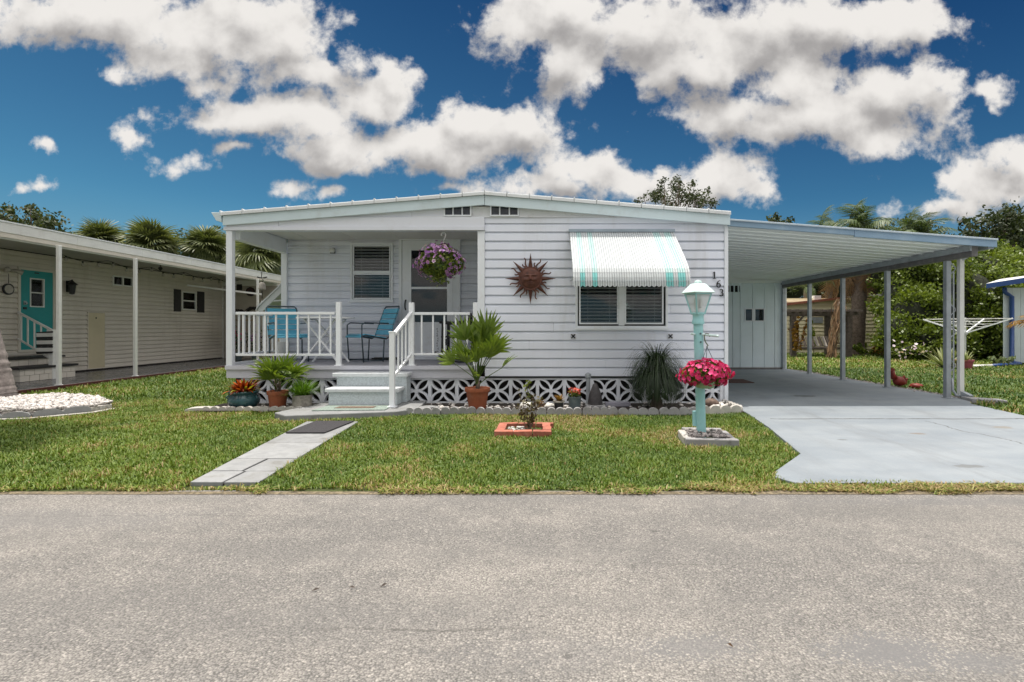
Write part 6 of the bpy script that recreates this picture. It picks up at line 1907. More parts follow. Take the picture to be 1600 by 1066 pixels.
# steps to the teal door
ns = thing('door_steps', 'two brick steps with dark treads below the teal door', 'steps', (NX + 0.5, 10.9, 0.07))
def bricks(x0, x1, y0, y1, z0, z1):
    n = 2
    for k in range(n):
        za, zb2 = z0 + k * (z1 - z0) / n, z0 + (k + 1) * (z1 - z0) / n
        y = y0 - (0.1 if k else 0)
        while y < y1:
            MB().box(x0, x1, max(y0, y) + 0.004, min(y1, y + 0.2) - 0.004, za + 0.003, zb2 - 0.003).build('brick', M['nsiding'], ns)
            y += 0.2
bricks(NX + 0.02, -10.48, 10.3, 11.55, 0.072, 0.48); bricks(-10.47, -10.02, 10.15, 11.35, 0.072, 0.31)
MB().box(NX + 0.02, -10.45, 10.25, 11.6, 0.482, 0.525).build('tread', M['shutter'], ns)
MB().box(-10.475, -9.99, 10.10, 11.4, 0.312, 0.355).build('tread', M['shutter'], ns)
hr2 = thing('door_handrail', 'pale metal handrail sloping down beside the teal door steps', 'railing', (-10.5, 11, 0.07))
A0 = Vector((NX + 0.03, 11.08, 1.44)); A1 = Vector((-10.05, 10.86, 1.06))
MB().bar(A0, A1, 0.035).build('top_rail', M['nwhite'], hr2)
MB().bar(A0 - Vector((0, 0, .55)), A1 - Vector((0, 0, .60)), 0.028).build('bottom_rail', M['nwhite'], hr2)
for i in range(5):
    q = A0.lerp(A1, (i + 0.5) / 5.2)
    MB().box(q.x - 0.011, q.x + 0.011, q.y - 0.011, q.y + 0.011, q.z - 0.57, q.z - 0.02).build('baluster', M['nwhite'], hr2)
MB().box(A1.x - 0.04, A1.x + 0.04, A1.y - 0.04, A1.y + 0.04, 0.072, A1.z + 0.02).build('post', M['nwhite'], hr2)
fl = thing('striped_flag', 'small black and white striped cloth tied to the handrail post', 'flag', (-10.05, 10.8, 1.0))
for i in range(6):
    z0 = 0.60 + i * 0.075
    MB().prism([(-10.30, z0 - 0.02), (-9.98, z0), (-9.97, z0 + 0.036), (-10.31, z0 + 0.03)], XZ, 10.78, 10.79).build('stripe', M['nwhite'] if i % 2 else M['black'], fl)
    MB().prism([(-10.305, z0 + 0.031), (-9.975, z0 + 0.037), (-9.97, z0 + 0.074), (-10.30, z0 + 0.054)], XZ, 10.781, 10.789).build('stripe', M['black'] if i % 2 else M['nwhite'], fl)

# lamps and wall ornaments
ly, lz = nw(104.5, 447)
wl = thing('wall_lantern', 'black metal wall lantern on the beige wall right of the teal door', 'lantern', FN(ly, 0, lz))
c = FN(ly, 0.12, lz)
MB().fbox(FN, ly - 0.04, ly + 0.04, 0.014, 0.03, lz - 0.14, lz + 0.12).build('back_plate', M['black'], wl)
MB().lathe([(0.0, -0.20), (0.05, -0.185), (0.05, -0.17), (0.075, 0.02), (0.115, 0.03), (0.03, 0.11), (0.0, 0.16)], c, 8).build('lantern_body', M['black'], wl)
MB().bar(FN(ly, 0.02, lz + 0.10), FN(ly, 0.12, lz + 0.12), 0.03).build('arm', M['black'], wl)
cy, czv = nw(10.5, 452)
ck = thing('wall_thermometer', 'round black rimmed dial hanging from a bracket left of the teal door', 'dial', FN(cy, 0.05, czv))
def disc(u, d, z, r, n=24): return [(u + r * math.cos(2 * math.pi * i / n), z + r * math.sin(2 * math.pi * i / n)) for i in range(n)]
MB().prism(disc(cy, 0, czv, 0.115), lambda p, q, a: FN(p, a, q), 0.02, 0.045).build('rim', M['black'], ck)
MB().prism(disc(cy, 0, czv, 0.088), lambda p, q, a: FN(p, a, q), 0.0455, 0.052).build('face', M['bell'], ck)
MB().tube([FN(cy, 0.04, czv + 0.12), FN(cy, 0.04, czv + 0.32)], 0.005, 5).build('cord', M['black'], ck)
fl_y, fl_z = nw(10, 424)
fd2 = thing('flood_lamp', 'double flood lamp on the beige wall above the round dial', 'lamp', FN(fl_y, 0, fl_z))
for sg in (-1, 1):
    MB().tube([FN(fl_y, 0.03, fl_z), FN(fl_y + sg * 0.06, 0.10, fl_z + 0.03), FN(fl_y + sg * 0.16, 0.18, fl_z - 0.02 * sg)], [0.02, 0.03, 0.055], 10).build('lamp_head', M['bell'], fd2, smooth='all')
# string of bulbs under the ceiling
sl_ = thing('string_lights', 'string of bulbs looped under the porch ceiling of the beige home', 'string lights', (-9.9, 13, 2.6))
ys = np.linspace(10.8, 17.2, 97)
sag = lambda y: 2.64 - 0.10 * abs(math.sin((y - 10.8) * math.pi / 1.28)) ** 1.3
MB().tube([(-9.9, y, sag(y)) for y in ys], 0.007, 5).build('cable', M['black'], sl_)
bulb = None
for i in range(16):
    y = 11.0 + i * 0.40
    if bulb is None:
        bulb = MB().lathe([(0.012, 0.0), (0.014, -0.035), (0.030, -0.06), (0.034, -0.085), (0.02, -0.11), (0.0, -0.115)], (0, 0, 0), 10).build('bulb', M['bell'], sl_, local=True, smooth='all'); o = bulb
    else:
        o = bulb.copy(); COL.objects.link(o); o.parent = sl_
    o.location = Vector((-9.9, y, sag(y))) - W[sl_.name]
    MB().lathe([(0.017, 0.0), (0.017, -0.038)], (-9.9, y, sag(y) + 0.004), 8).build('socket', M['black'], o if False else sl_)
hp = tag(MB().lathe([(0.0, 0.05), (0.04, 0.03), (0.05, 0.0), (0.02, -0.05), (0.0, -0.06)], (-9.75, 13.5, 2.62), 10).tube([(-9.75, 13.5, 2.66), (-9.75, 13.5, 2.735)], 0.01, 5).build('pendant_lamp', M['black'], None, smooth=True), 'small black pendant lamp hanging under the beige home porch ceiling', 'lamp')
# end wall ornaments
def ew(px, py): return gx(px, 18.18), gz(py, 18.18)
ox, oz = ew(391.5, 456)
ro = thing('round_plaque', 'dark round plaque with a pale ring on the end wall of the neighbour porch', 'plaque', (ox, 18.18, oz))
MB().prism(disc(ox, 0, oz, 0.155), XZ, 18.16, 18.198).build('disc', M['shutter'], ro)
MB().strip([(ox + 0.085 * math.cos(t), oz + 0.085 * math.sin(t)) for t in np.linspace(0, 6.2832, 25)], [(ox + 0.11 * math.cos(t), oz + 0.11 * math.sin(t)) for t in np.linspace(0, 6.2832, 25)], XZ, 18.15, 18.159).build('ring', M['redwood'], ro)
ox, oz = ew(374, 449)
tag(MB().box(ox - 0.09, ox + 0.09, 18.17, 18.198, oz - 0.10, oz + 0.10).build('square_plaque', M['shutter'], None, bevel=0.004), 'small dark square plaque left of the round plaque', 'plaque')
for k, (px, py, cut) in enumerate(((373, 487, 0), (396, 483, 0))):
    ox, oz = ew(px, py)
    pm = MB()
    for j in range(7):
        a = R(-10 + j * 33)
        pts = [(ox + t * 0.30 * math.cos(a), oz + t * 0.20 * math.sin(a) - 0.13 * t * t) for t in np.linspace(0, 1, 7)]
        pm.stroke(pts, [0.03, 0.05, 0.06, 0.06, 0.05, 0.035, 0.01], XZ, 18.165 - 0.002 * j, 18.175 - 0.002 * j)
    tag(pm.build('palm_ornament', M['shutter'], None), ['left of two dark metal palm leaf ornaments on the neighbour end wall', 'right of two dark metal palm leaf ornaments, under the round plaque'][k], 'wall ornament', 'palm leaf ornaments')
ox, oz = ew(393, 497)
tag(MB().lathe([(0.0, 0.0), (0.36, 0.0), (0.38, 0.03), (0.0, 0.03)], (ox, 17.6, oz - 0.1), 20).tube([(ox, 17.6, 0.08), (ox, 17.6, oz - 0.1)], 0.03, 8).build('round_table', mat('tan_table', (0.30, 0.21, 0.13), 0.6), None, smooth=True), 'round tan table before the neighbour end wall', 'table')
r = rngs(101)
for k, (px, h, nm, mm) in enumerate(((372, 1.0, 'left of two potted plants by the neighbour end wall, pink flowered', 'pink'), (400, 0.8, 'right of two potted plants by the neighbour end wall, purple flowered', 'purple'))):
    ox = gx(px, 17.2)
    p_ = thing('potted_plant', nm, 'plant', (ox, 17.2, 0.07), group='potted plants by the end wall')
    MB().lathe(pot_prof(0.16, 0.11, 0.26), (ox, 17.2, 0.072), 16).build('pot', M['greypot'], p_, smooth=True)
    C = np.array([ox, 17.2, 0.33 + h * 0.35]) + r.normal(size=(220, 3)) * np.array([0.13, 0.13, h * 0.20])
    V, Q = rand_leaves(C, r, 0.10, 0.045); np_mesh('foliage', V, [Q], M['ponytail'], p_, tint=np.repeat(r.uniform(0, 1, 220), 4))
    C = np.array([ox, 17.1, 0.40 + h * 0.35]) + r.normal(size=(26, 3)) * np.array([0.11, 0.08, h * 0.20])
    V, T3, m_ = petals(C, unit(r.normal(size=(26, 3)) + np.array([0, -1, .3])), 0.04, r)
    np_mesh('flowers', V, [T3], M[mm], p_, tint=np.repeat(r.uniform(0, 1, 26), m_))
# white rail on the far side (porch of the neighbour) and pink hose behind the railing
tag(MB().bar((NX + 0.6, 15.5, gz(446, 15.5)), (-8.5, 16.0, gz(460, 16)), 0.05).build('hanging_pole', M['nwhite'], None), 'long white pole hung under the neighbour porch roof', 'pole')

# ------------------------------------------------------------------ gravel bed and palm at the left edge
gb = [(-9.0, 6.42), (-6.9, 6.42), (-6.35, 6.62), (-6.02, 7.0), (-5.98, 7.35), (-6.5, 7.75), (-7.4, 7.95), (-9.0, 8.0)]
structure('gravel_mound', MB().prism(gb, XY, -0.02, 0.06), M['pebble'])
r = rngs(111)
pts = np.stack([r.uniform(-8.9, -5.98, 4200), r.uniform(6.42, 8.0, 4200)], 1)
from mathutils.geometry import intersect_point_tri_2d
def inpoly(P, poly):
    x, y = P[:, 0], P[:, 1]; res = np.zeros(len(P), bool)
    n = len(poly)
    for i in range(n):
        x1, y1 = poly[i]; x2, y2 = poly[(i + 1) % n]
        c = ((y1 > y) != (y2 > y)) & (x < (x2 - x1) * (y - y1) / (y2 - y1 + 1e-12) + x1)
        res ^= c
    return res
pts = pts[inpoly(pts, gb)]
hh = 0.065 + 0.05 * np.exp(-((pts[:, 0] + 7.0) / 0.8) ** 2) + r.uniform(0, 0.02, len(pts))
pebbles('white_gravel', np.concatenate([pts, hh[:, None]], 1), r, 0.030, mat('pale_gravel', (0.46, 0.43, 0.41), 0.8, 0.75, 34), None, flat=0.7)
edging([(-8.6, 6.38), (-6.92, 6.40)], 'scalloped edging of the gravel bed', M['edging'], 'grey scalloped edging block at the gravel bed front, %s from the left', L=0.60, ns=2, h=0.10)
edging([(-6.90, 6.42), (-6.36, 6.60), (-5.98, 7.02)], 'scalloped edging of the gravel bed end', M['concrete'], 'scalloped edging block at the rounded right end of the gravel bed, %s from the front', L=0.56, ns=2, h=0.10)
MBk = MB().strip([(-7.0, 6.30), (-6.3, 6.46), (-5.88, 6.92), (-5.86, 7.3)], [(-7.0, 6.36), (-6.34, 6.53), (-5.95, 6.97), (-5.94, 7.3)], XY, -0.02, 0.014)
tag(MBk.build('edge_strip', M['palestone']), 'pale flat strip curving outside the edging of the gravel bed', 'edging')
lpn = thing('palm_tree', 'grey palm trunk leaning out of view beside the gravel bed', 'palm tree', (gx(12, 7.75), 7.75, 0.0))
bx = gx(-6, 7.75)
tp = [(bx, 7.75, 0.0), (bx - 0.03, 7.75, 0.15), (bx - 0.10, 7.75, 0.6), (bx - 0.22, 7.76, 1.2), (bx - 0.36, 7.78, 1.9), (bx - 0.8, 7.9, 3.2), (bx - 1.9, 8.0, 5.2), (bx - 3.2, 8.0, 7.4)]
path = []
for a, b in zip(tp[:-1], tp[1:]):
    for k in range(14): path.append(Vector(a).lerp(Vector(b), k / 14))
rad = []
for i, p in enumerate(path):
    base_ = 0.235 if p.z < 0.02 else 0.225 - 0.06 * min(1, p.z / 1.6)
    rad.append((0.25 - 0.10 * min(1, p.z / 1.3)) * (1 + 0.05 * ((i % 3) == 0) + 0.02 * math.sin(i * 1.7)))
MB().tube(path, rad, 20).build('trunk', M['greybark'], lpn, smooth='all')
qf = [feather_frond_mesh('feather_frond', M['queen'], s, 2.5, 46, 0.62, 1.7 + 0.35 * s, 0.040, 0.80, hang=0.9) for s in range(3)]
for i in range(16):
    place_mesh('frond', qf[i % 3], lpn, (bx - 3.2, 8.0, 7.4), 2.4 * i, R(random.Random(i).uniform(-10, 55)), 0, 0.9)
# palm just outside the left edge of the view; it shades the lower left lawn
shp = thing('palm_tree', 'palm outside the left edge of the view shading the lawn', 'palm tree', (-6.9, 5.55, 0.0))
MB().tube([(-7.4, 5.3, 0), (-7.3, 5.3, 2), (-7.2, 5.35, 4.2), (-7.0, 5.4, 7.0)], [0.19, 0.15, 0.13, 0.12], 12).build('trunk', M['greybark'], shp, smooth='all')
for i in range(22):
    place_mesh('frond', qf[i % 3], shp, (-6.95, 5.4, 7.0), 2.4 * i, R(random.Random(i + 50).uniform(5, 60)), 0, 0.92)

# ------------------------------------------------------------------ trees
def blob_tree(name, label, base, limbs, nleaf, L, w, seed, m='oak', trunk_r=0.2, cat='tree', group=None, vert=0.75, twig=True):
    """limbs: list of (x, y, z, radius) leaf clumps in metres"""
    r = rngs(seed)
    t = thing(name, label, cat, base, group=group)
    mb = MB()
    top = Vector((np.mean([l[0] for l in limbs]), np.mean([l[1] for l in limbs]), np.mean([l[2] for l in limbs])))
    fork = Vector(base).lerp(top, 0.55)
    mb.tube([base, Vector(base).lerp(fork, 0.5) + Vector((r.uniform(-.15, .15), 0, 0)), fork], [trunk_r, trunk_r * 0.8, trunk_r * 0.65], 9)
    Cs, Ts = [], []
    tot = sum(l[3] ** 2 for l in limbs)
    for (x, y, z, rr) in limbs:
        c = Vector((x, y, z))
        mid = fork.lerp(c, 0.55) + Vector(r.normal(size=3) * 0.25)
        mb.tube([fork, mid, c], [trunk_r * 0.42, trunk_r * 0.26, trunk_r * 0.08], 6)
        n = int(nleaf * rr * rr / tot)
        # sub clumps make the outline uneven
        ns = max(5, int(9 * rr))
        sub = unit(r.normal(size=(ns, 3))) * rr * r.uniform(0.35, 1.0, (ns, 1)) * np.array([1, 1, vert])
        if twig:
            for q in sub[:6]:
                mb.tube([c, c + Vector(q) * 0.5 + Vector(r.normal(size=3) * 0.05), c + Vector(q)], [trunk_r * 0.09, trunk_r * 0.06, trunk_r * 0.03], 4)
        pick = r.integers(0, ns, n)
        C = np.array(c) + sub[pick] * 1.12 + r.normal(size=(n, 3)) * rr * 0.30
        Cs.append(C)
        Ts.append(np.clip(0.45 * r.uniform(0, 1, ns)[pick] + 0.55 * r.uniform(0, 1, n), 0, 1))
    C = np.concatenate(Cs); T = np.concatenate(Ts)
    mb.build('trunk', M['bark'], t, smooth='all')
    V, Q = rand_leaves(C, r, L, w, 0.35)
    np_mesh('crown', V, [Q], M[m], t, tint=np.repeat(T, 4))
    return t


def clumps(pxs, Y, seed, dy=0.6):
    r = random.Random(seed)
    return [(gx(a, Y), Y + r.uniform(-dy, dy), gz(b, Y), c * Y / F) for (a, b, c) in pxs]


blob_tree('broadleaf_tree', 'leafy tree rising behind the beige home roof at the far left', (gx(40, 30), 30, 0),
          clumps([(15, 345, 22), (40, 335, 16), (70, 352, 24), (30, 365, 30), (88, 362, 14), (-30, 345, 30), (8, 328, 9), (36, 324, 7), (60, 330, 8)], 30, 1), 2600, 0.22, 0.12, 201, 'oak', 0.22)
blob_tree('broadleaf_tree', 'twiggy tree whose top shows above the house roof ridge', (gx(1060, 32), 32, 0),
          clumps([(1040, 303, 16), (1072, 292, 16), (1056, 297, 13), (1018, 311, 12), (1092, 309, 14), (1118, 317, 12), (1050, 315, 18), (1083, 316, 17), (1000, 315, 8), (1064, 284, 9), (1082, 286, 8), (1034, 290, 8), (1105, 300, 6), (1028, 300, 9), (1075, 303, 13), (1010, 303, 5)], 32, 2, 0.9), 2900, 0.15, 0.08, 202, 'oak', 0.20)
blob_tree('broadleaf_tree', 'treetop showing just above the carport roof edge', (gx(1220, 40), 40, 0),
          clumps([(1205, 346, 9), (1232, 350, 10), (1218, 352, 10)], 40, 3), 700, 0.22, 0.12, 203, 'oak', 0.2)
blob_tree('oak_tree', 'large dark oak rising behind the hedge at the far right', (gx(1560, 30), 30, 0),
          clumps([(1515, 352, 22), (1545, 345, 18), (1575, 360, 30), (1510, 385, 24), (1550, 390, 36), (1590, 395, 36), (1640, 360, 45), (1525, 340, 9), (1600, 345, 22), (1496, 372, 9), (1565, 375, 26), (1625, 400, 40), (1680, 380, 50)], 30, 4, 1.5), 9000, 0.24, 0.13, 204, 'oak', 0.38)
blob_tree('broadleaf_tree', 'dull green tree between the feathery palms and the oak', (gx(1455, 33), 33, 0),
          clumps([(1448, 352, 10), (1425, 345, 9), (1470, 362, 14), (1440, 380, 28), (1480, 385, 20), (1400, 345, 8), (1412, 366, 20)], 33, 5, 1.0), 2600, 0.20, 0.11, 205, 'oak', 0.25)

# fan palms behind the beige home
sab = [fan_frond_mesh('sabal_frond', M['sabal'], 30 + s, 0.55, 0.85, 24, 2.2, 0.22 + 0.08 * s, 0.085, 0.15) for s in range(3)]
dead = [fan_frond_mesh('dead_frond', M['dryfrond'], 40, 0.7, 0.7, 14, 1.2, 0.35, 0.05, 0.3)]
def sabal(px, py, Y, label, seed, k=1.0, n=64):
    r = random.Random(seed)
    x, z = gx(px, Y), gz(py, Y)
    t = thing('sabal_palm', label, 'palm tree', (x, Y, 0), group='fan palms behind the beige home')
    MB().tube([(x + r.uniform(-.2, .2), Y, 0), (x, Y, z * 0.5), (x, Y, z)], [0.22, 0.19, 0.17], 10).build('trunk', M['bark'], t, smooth='all')
    for i in range(n):
        el = 88 - 140 * (i / n) ** 0.85 + r.uniform(-8, 8)
        place_mesh('frond', sab[i % 3], t, (x, Y, z + 0.1 * r.random()), i * 2.399 + r.uniform(-.2, .2), R(el), R(r.uniform(-25, 25)), k * r.uniform(0.85, 1.1))
    for i in range(14):
        place_mesh('dead_frond', dead[0], t, (x, Y, z - 0.10), i * 0.45 + r.uniform(-.2, .2), R(r.uniform(-75, -45)), 0, k * r.uniform(0.8, 1.0))
    return t
sabal(160, 384, 26, 'leftmost fan palm behind the beige home roof', 1, 0.95)
sabal(238, 388, 25, 'broad fan palm behind the beige home, between two others', 2, 1.0)
sabal(322, 392, 26, 'fan palm just left of the white porch corner post', 3, 0.95)
sabal(403, 402, 23, 'fan palm seen through the porch opening above the end wall', 4, 1.10, 40)
blob_tree('palm_thicket_tree', 'dark low tree between the fan palms behind the beige home', (gx(290, 30), 30, 0),
          clumps([(200, 388, 26), (278, 390, 28), (350, 392, 32), (440, 405, 34), (130, 392, 24), (378, 385, 24), (300, 382, 20), (345, 378, 14), (115, 385, 16)], 30, 6), 7000, 0.22, 0.10, 206, 'oak', 0.2)

# queen palms on the right
def queen(px_t, py_b, Yq, crown, label, seed, n=22, k=1.0, tr=0.17, low=-40, dn=8):
    r = random.Random(seed)
    x0 = gx(px_t, Yq); x1, z1 = gx(crown[0], Yq), gz(crown[1], Yq)
    t = thing('queen_palm', label, 'palm tree', (x0, Yq, 0), group='feathery palms in the back yard')
    pts = [(x0, Yq, -0.02), (x0 - 0.02, Yq, 0.3), (x0 + (x1 - x0) * 0.4, Yq, z1 * 0.45), (x0 + (x1 - x0) * 0.8, Yq, z1 * 0.8), (x1, Yq, z1)]
    path = []
    for a, b in zip(pts[:-1], pts[1:]):
        for j in range(8): path.append(Vector(a).lerp(Vector(b), j / 8))
    path.append(Vector(pts[-1]))
    rad = [tr * (1.5 - 0.5 * min(1, p.z / 0.35)) * (1 + 0.10 * (r.random() - 0.5)) for p in path]
    MB().tube(path, rad, 14).build('trunk', M['bark'], t, smooth='all')
    for i in range(n):
        el = 82 + (low - 82) * (i / n) ** 0.9 + r.uniform(-7, 7)
        place_mesh('frond', qf[i % 3], t, (x1, Yq, z1), i * 2.399 + r.uniform(-.25, .25), R(el), R(r.uniform(-20, 20)), k * r.uniform(0.85, 1.1))
    for i in range(dn):
        place_mesh('dead_frond', dq, t, (x1, Yq, z1 - 0.2), i * 2.399 + r.uniform(-.2, .2), R(r.uniform(-70, -25)), R(r.uniform(-30, 30)), k * r.uniform(0.9, 1.3))
    return t
dq = feather_frond_mesh('dead_feather_frond', M['dryfrond'], 60, 2.2, 26, 0.4, 0.7, 0.035, -0.1, 0.3, 0.9)
queen(1340, 555, 21.6, (1345, 384), 'feathery palm with a thick brown trunk seen through the carport', 1, 24, 0.80, 0.27, -30, 18)
queen(1290, 560, 25.0, (1300, 390), 'feathery palm whose fronds show left above the carport roof', 4, 18, 0.85, 0.16)
queen(1420, 560, 24.0, (1438, 390), 'feathery palm behind the hedge with a low rounded crown', 2, 24, 0.80, 0.18)
queen(1255, 560, 24.5, (1262, 452), 'short palm with brown hanging fronds behind the beige back building', 3, 8, 0.55, 0.16, -30, 12)

# big hedge on the right
def hedge(name, label, blobs, Y0, nleaf, L, w, seed, m='hedge', cat='hedge'):
    r = rngs(seed)
    t = thing(name, label, cat, (gx(blobs[0][0], Y0), Y0, 0))
    tot = sum(b[2] * b[3] for b in blobs)
    Cs, Ts = [], []
    core = MB()
    for (px, py, rx, ry, dy) in blobs:
        Y = Y0 + dy
        c = np.array([gx(px, Y), Y, gz(py, Y)]); s = np.array([rx * Y / F, 0.75 * (rx + ry) / 2 * Y / F, ry * Y / F])
        n = int(nleaf * rx * ry / tot)
        ns = 46
        sd = unit(r.normal(size=(ns, 3)) + np.array([0, -0.35, 0.15]))
        sub = sd * r.uniform(0.62, 1.05, (ns, 1)) * s
        pk = r.integers(0, ns, n)
        C = c + sub[pk] + r.normal(size=(n, 3)) * np.array([0.16, 0.14, 0.11]) * (0.5 + 0.5 * min(1.5, s[2]))
        Cs.append(C); Ts.append(np.clip(0.5 * r.uniform(0, 1, ns)[pk] + 0.5 * r.uniform(0, 1, n), 0, 1))
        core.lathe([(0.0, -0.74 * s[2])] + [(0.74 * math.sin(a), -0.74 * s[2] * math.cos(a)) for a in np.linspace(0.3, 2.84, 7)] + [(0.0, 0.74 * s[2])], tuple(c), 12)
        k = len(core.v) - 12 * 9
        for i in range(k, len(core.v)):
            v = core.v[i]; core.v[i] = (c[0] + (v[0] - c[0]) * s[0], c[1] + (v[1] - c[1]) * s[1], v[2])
    C = np.concatenate(Cs); T = np.concatenate(Ts)
    ok = C[:, 2] > 0.0
    C, T = C[ok], T[ok]
    V, Q = rand_leaves(C, r, L, w, 0.35)
    np_mesh('foliage', V, [Q], M[m], t, tint=np.repeat(T, 4))
    core.build('inner_core', M['hedgecore'], t, smooth='all')  # solid dark bodies filling the inside of the leaf mass
    return t
M['hedgecore'] = mat('dark_foliage_core', (0.018, 0.022, 0.010), 0.95, 0.4, 8.0)
hedge('hedge', 'tall wide green hedge bush in the back yard right of the palm trunk',
      [(1430, 500, 48, 55, 0), (1500, 480, 70, 80, 0.4), (1440, 430, 60, 50, 1.0), (1520, 440, 70, 60, 1.2), (1560, 490, 50, 70, 0.6), (1400, 520, 30, 35, -0.4), (1470, 530, 60, 30, -0.6),
       (1410, 470, 42, 45, 0.8), (1540, 535, 50, 28, -0.3), (1390, 430, 36, 36, 1.8)], 19.0, 52000, 0.12, 0.068, 301)
hedge('hedge', 'lighter green shrub rising above the hedge next to the oak',
      [(1560, 425, 50, 32, 0), (1610, 430, 55, 40, 0.3), (1520, 415, 30, 26, 0.4), (1640, 470, 50, 60, 0.5)], 21.5, 11000, 0.18, 0.11, 302)
hedge('hedge', 'flowering dark shrub at the foot of the tall hedge', [(1420, 548, 26, 12, 0), (1450, 552, 20, 9, 0.2)], 18.0, 1500, 0.10, 0.05, 303, cat='shrub')
hedge('shrub', 'yellow leaved shrub at the corner of the beige back building', [(1378, 538, 10, 16, 0)], 20.5, 700, 0.12, 0.06, 304, 'brom', cat='shrub')
r = rngs(305)
C = np.stack([gx(1420, 17.7) + r.normal(size=34) * 0.35, 17.6 + r.normal(size=34) * 0.15, 0.35 + r.normal(size=34) * 0.15], 1)
C = C[C[:, 2] > 0.05]
V, T3, m_ = petals(C, unit(r.normal(size=C.shape) + np.array([0, -0.6, 0.7])), 0.05, r)
tag(np_mesh('white_blossoms', V, [T3], M['palepetal'], tint=np.repeat(r.uniform(0, 1, len(C)), m_)), 'white blossoms on the dark shrub at the foot of the hedge', 'flowers', kind='stuff')
# far mass of trees closing the view
hedge('far_trees', 'far dark trees closing the yard behind the beige back building',
      [(1230, 440, 40, 45, 0), (1300, 445, 50, 40, 0.5), (1370, 440, 55, 45, 0.8), (1450, 440, 60, 60, 2), (1180, 450, 50, 40, 1)], 34.0, 7000, 0.30, 0.16, 306, 'oak', 'trees')
hedge('far_trees', 'far dark trees closing the gap behind the beige home', [(380, 455, 70, 60, 0), (470, 460, 60, 60, 1), (300, 450, 60, 50, 0)], 36.0, 3000, 0.30, 0.16, 307, 'oak', 'trees')
hedge('far_trees', 'far dark trees hidden behind the white home', [(520, 455, 60, 60, 0), (610, 450, 70, 65, 1), (700, 455, 60, 60, 0), (790, 450, 70, 60, 1), (900, 455, 80, 60, 0), (1020, 455, 80, 60, 1), (1120, 455, 60, 60, 0)], 36.0, 6000, 0.30, 0.16, 308, 'oak', 'trees')
r = rngs(309)
tx_ = r.uniform(-85, 105, 15000)
top_ = 6.0 + 1.6 * np.sin(tx_ * 0.31) + 1.1 * np.sin(tx_ * 0.83 + 1) + 0.6 * np.sin(tx_ * 2.1)
C = np.stack([tx_, 68 + r.normal(size=15000) * 1.2, top_ * np.sqrt(r.uniform(0.0, 1.0, 15000))], 1)
V, Q = rand_leaves(C, r, 1.0, 0.6)
np_mesh('far_treeline', V, [Q], M['oak'], tint=np.repeat(r.uniform(0, 0.8, 15000), 4), kind='stuff')
structure('far_bank', MB().box(-90, 110, 70, 74, -0.1, 4.6), M['hedgecore'])

# ------------------------------------------------------------------ back yard things
YB2 = 23.0
FB2 = front(YB2)
bb = thing('back_building', 'yellow beige sided building with a rusty roof edge behind the swing', 'building', (gx(1300, YB2), YB2, 0))
siding(bb, FB2, gx(1170, YB2), gx(1392, YB2), 0.0, gz(468, YB2), 0.16, M['backwall'], (), joints=(gx(1322, YB2),), d_bot=0.03, groove=0.035)
MB().box(gx(1170, YB2), gx(1392, YB2), YB2 + 0.05, YB2 + 6, 0, gz(466, YB2)).build('wall_core', M['backwall'], bb)
MB().bar((gx(1170, YB2), YB2 - 0.12, gz(482, YB2)), (gx(1318, YB2), YB2 - 0.12, gz(465.5, YB2)), 0.25, 0.10).build('roof_edge', M['rustroof'], bb)
MB().bar((gx(1318, YB2), YB2 - 0.10, gz(465, YB2)), (gx(1394, YB2), YB2 - 0.10, gz(460, YB2)), 0.25, 0.08).build('roof_edge', M['nwhite'], bb)
MB().prism([(gx(1170, YB2), gz(480, YB2)), (gx(1318, YB2), gz(467, YB2)), (gx(1392, YB2), gz(462, YB2)), (gx(1392, YB2), 3.1), (gx(1170, YB2), 2.6)], XZ, YB2 + 0.06, YB2 + 0.1).build('gable_wall', M['rustroof'], bb) if False else None
MB().box(gx(1271, YB2), gx(1281, YB2), YB2 - 0.1, YB2 + 0.2, gz(470, YB2), gz(462, YB2)).build('roof_box', M['plasticwhite'], bb)
tag(MB().fbox(FB2, gx(1262, YB2), gx(1285, YB2), 0.032, 0.05, gz(505, YB2), gz(496, YB2)).build('wall_unit', M['galv'], bb), None)

YW = 20.0
sw = thing('swing_pergola', 'grey weathered wooden swing frame with a slatted top in the back yard', 'pergola', (gx(1280, YW), YW, 0))
for px in (1239, 1326):
    x = gx(px, YW)
    MB().box(x - 0.09, x + 0.09, YW - 0.09, YW + 0.09, -0.02, gz(491, YW)).build('post', M['wood'], sw)
    MB().box(x - 0.09, x + 0.09, YW + 1.4, YW + 1.58, -0.02, gz(491, YW)).build('post', M['wood'], sw)
    MB().bar((x, YW, gz(512, YW)), (x + (0.4 if px < 1280 else -0.4), YW, gz(494, YW)), 0.06).build('brace', M['wood'], sw)
MB().box(gx(1222, YW), gx(1342, YW), YW - 0.05, YW + 0.05, gz(493, YW), gz(487.5, YW)).build('beam', M['wood'], sw)
MB().box(gx(1222, YW), gx(1342, YW), YW + 1.44, YW + 1.54, gz(493, YW), gz(487.5, YW)).build('beam', M['wood'], sw)
for i in range(10):
    x = gx(1226 + i * 12.2, YW)
    MB().box(x - 0.07, x + 0.07, YW - 0.4, YW + 1.9, gz(487.4, YW), gz(484, YW)).build('roof_slat', M['wood'], sw)
sb = thing('swing_bench', 'bench with pale and dark back slats hanging in the swing frame', 'bench', (gx(1270, YW + 0.7), YW + 0.7, 0.4))
Yb_ = YW + 0.7
x0, x1 = gx(1243, Yb_), gx(1300, Yb_)
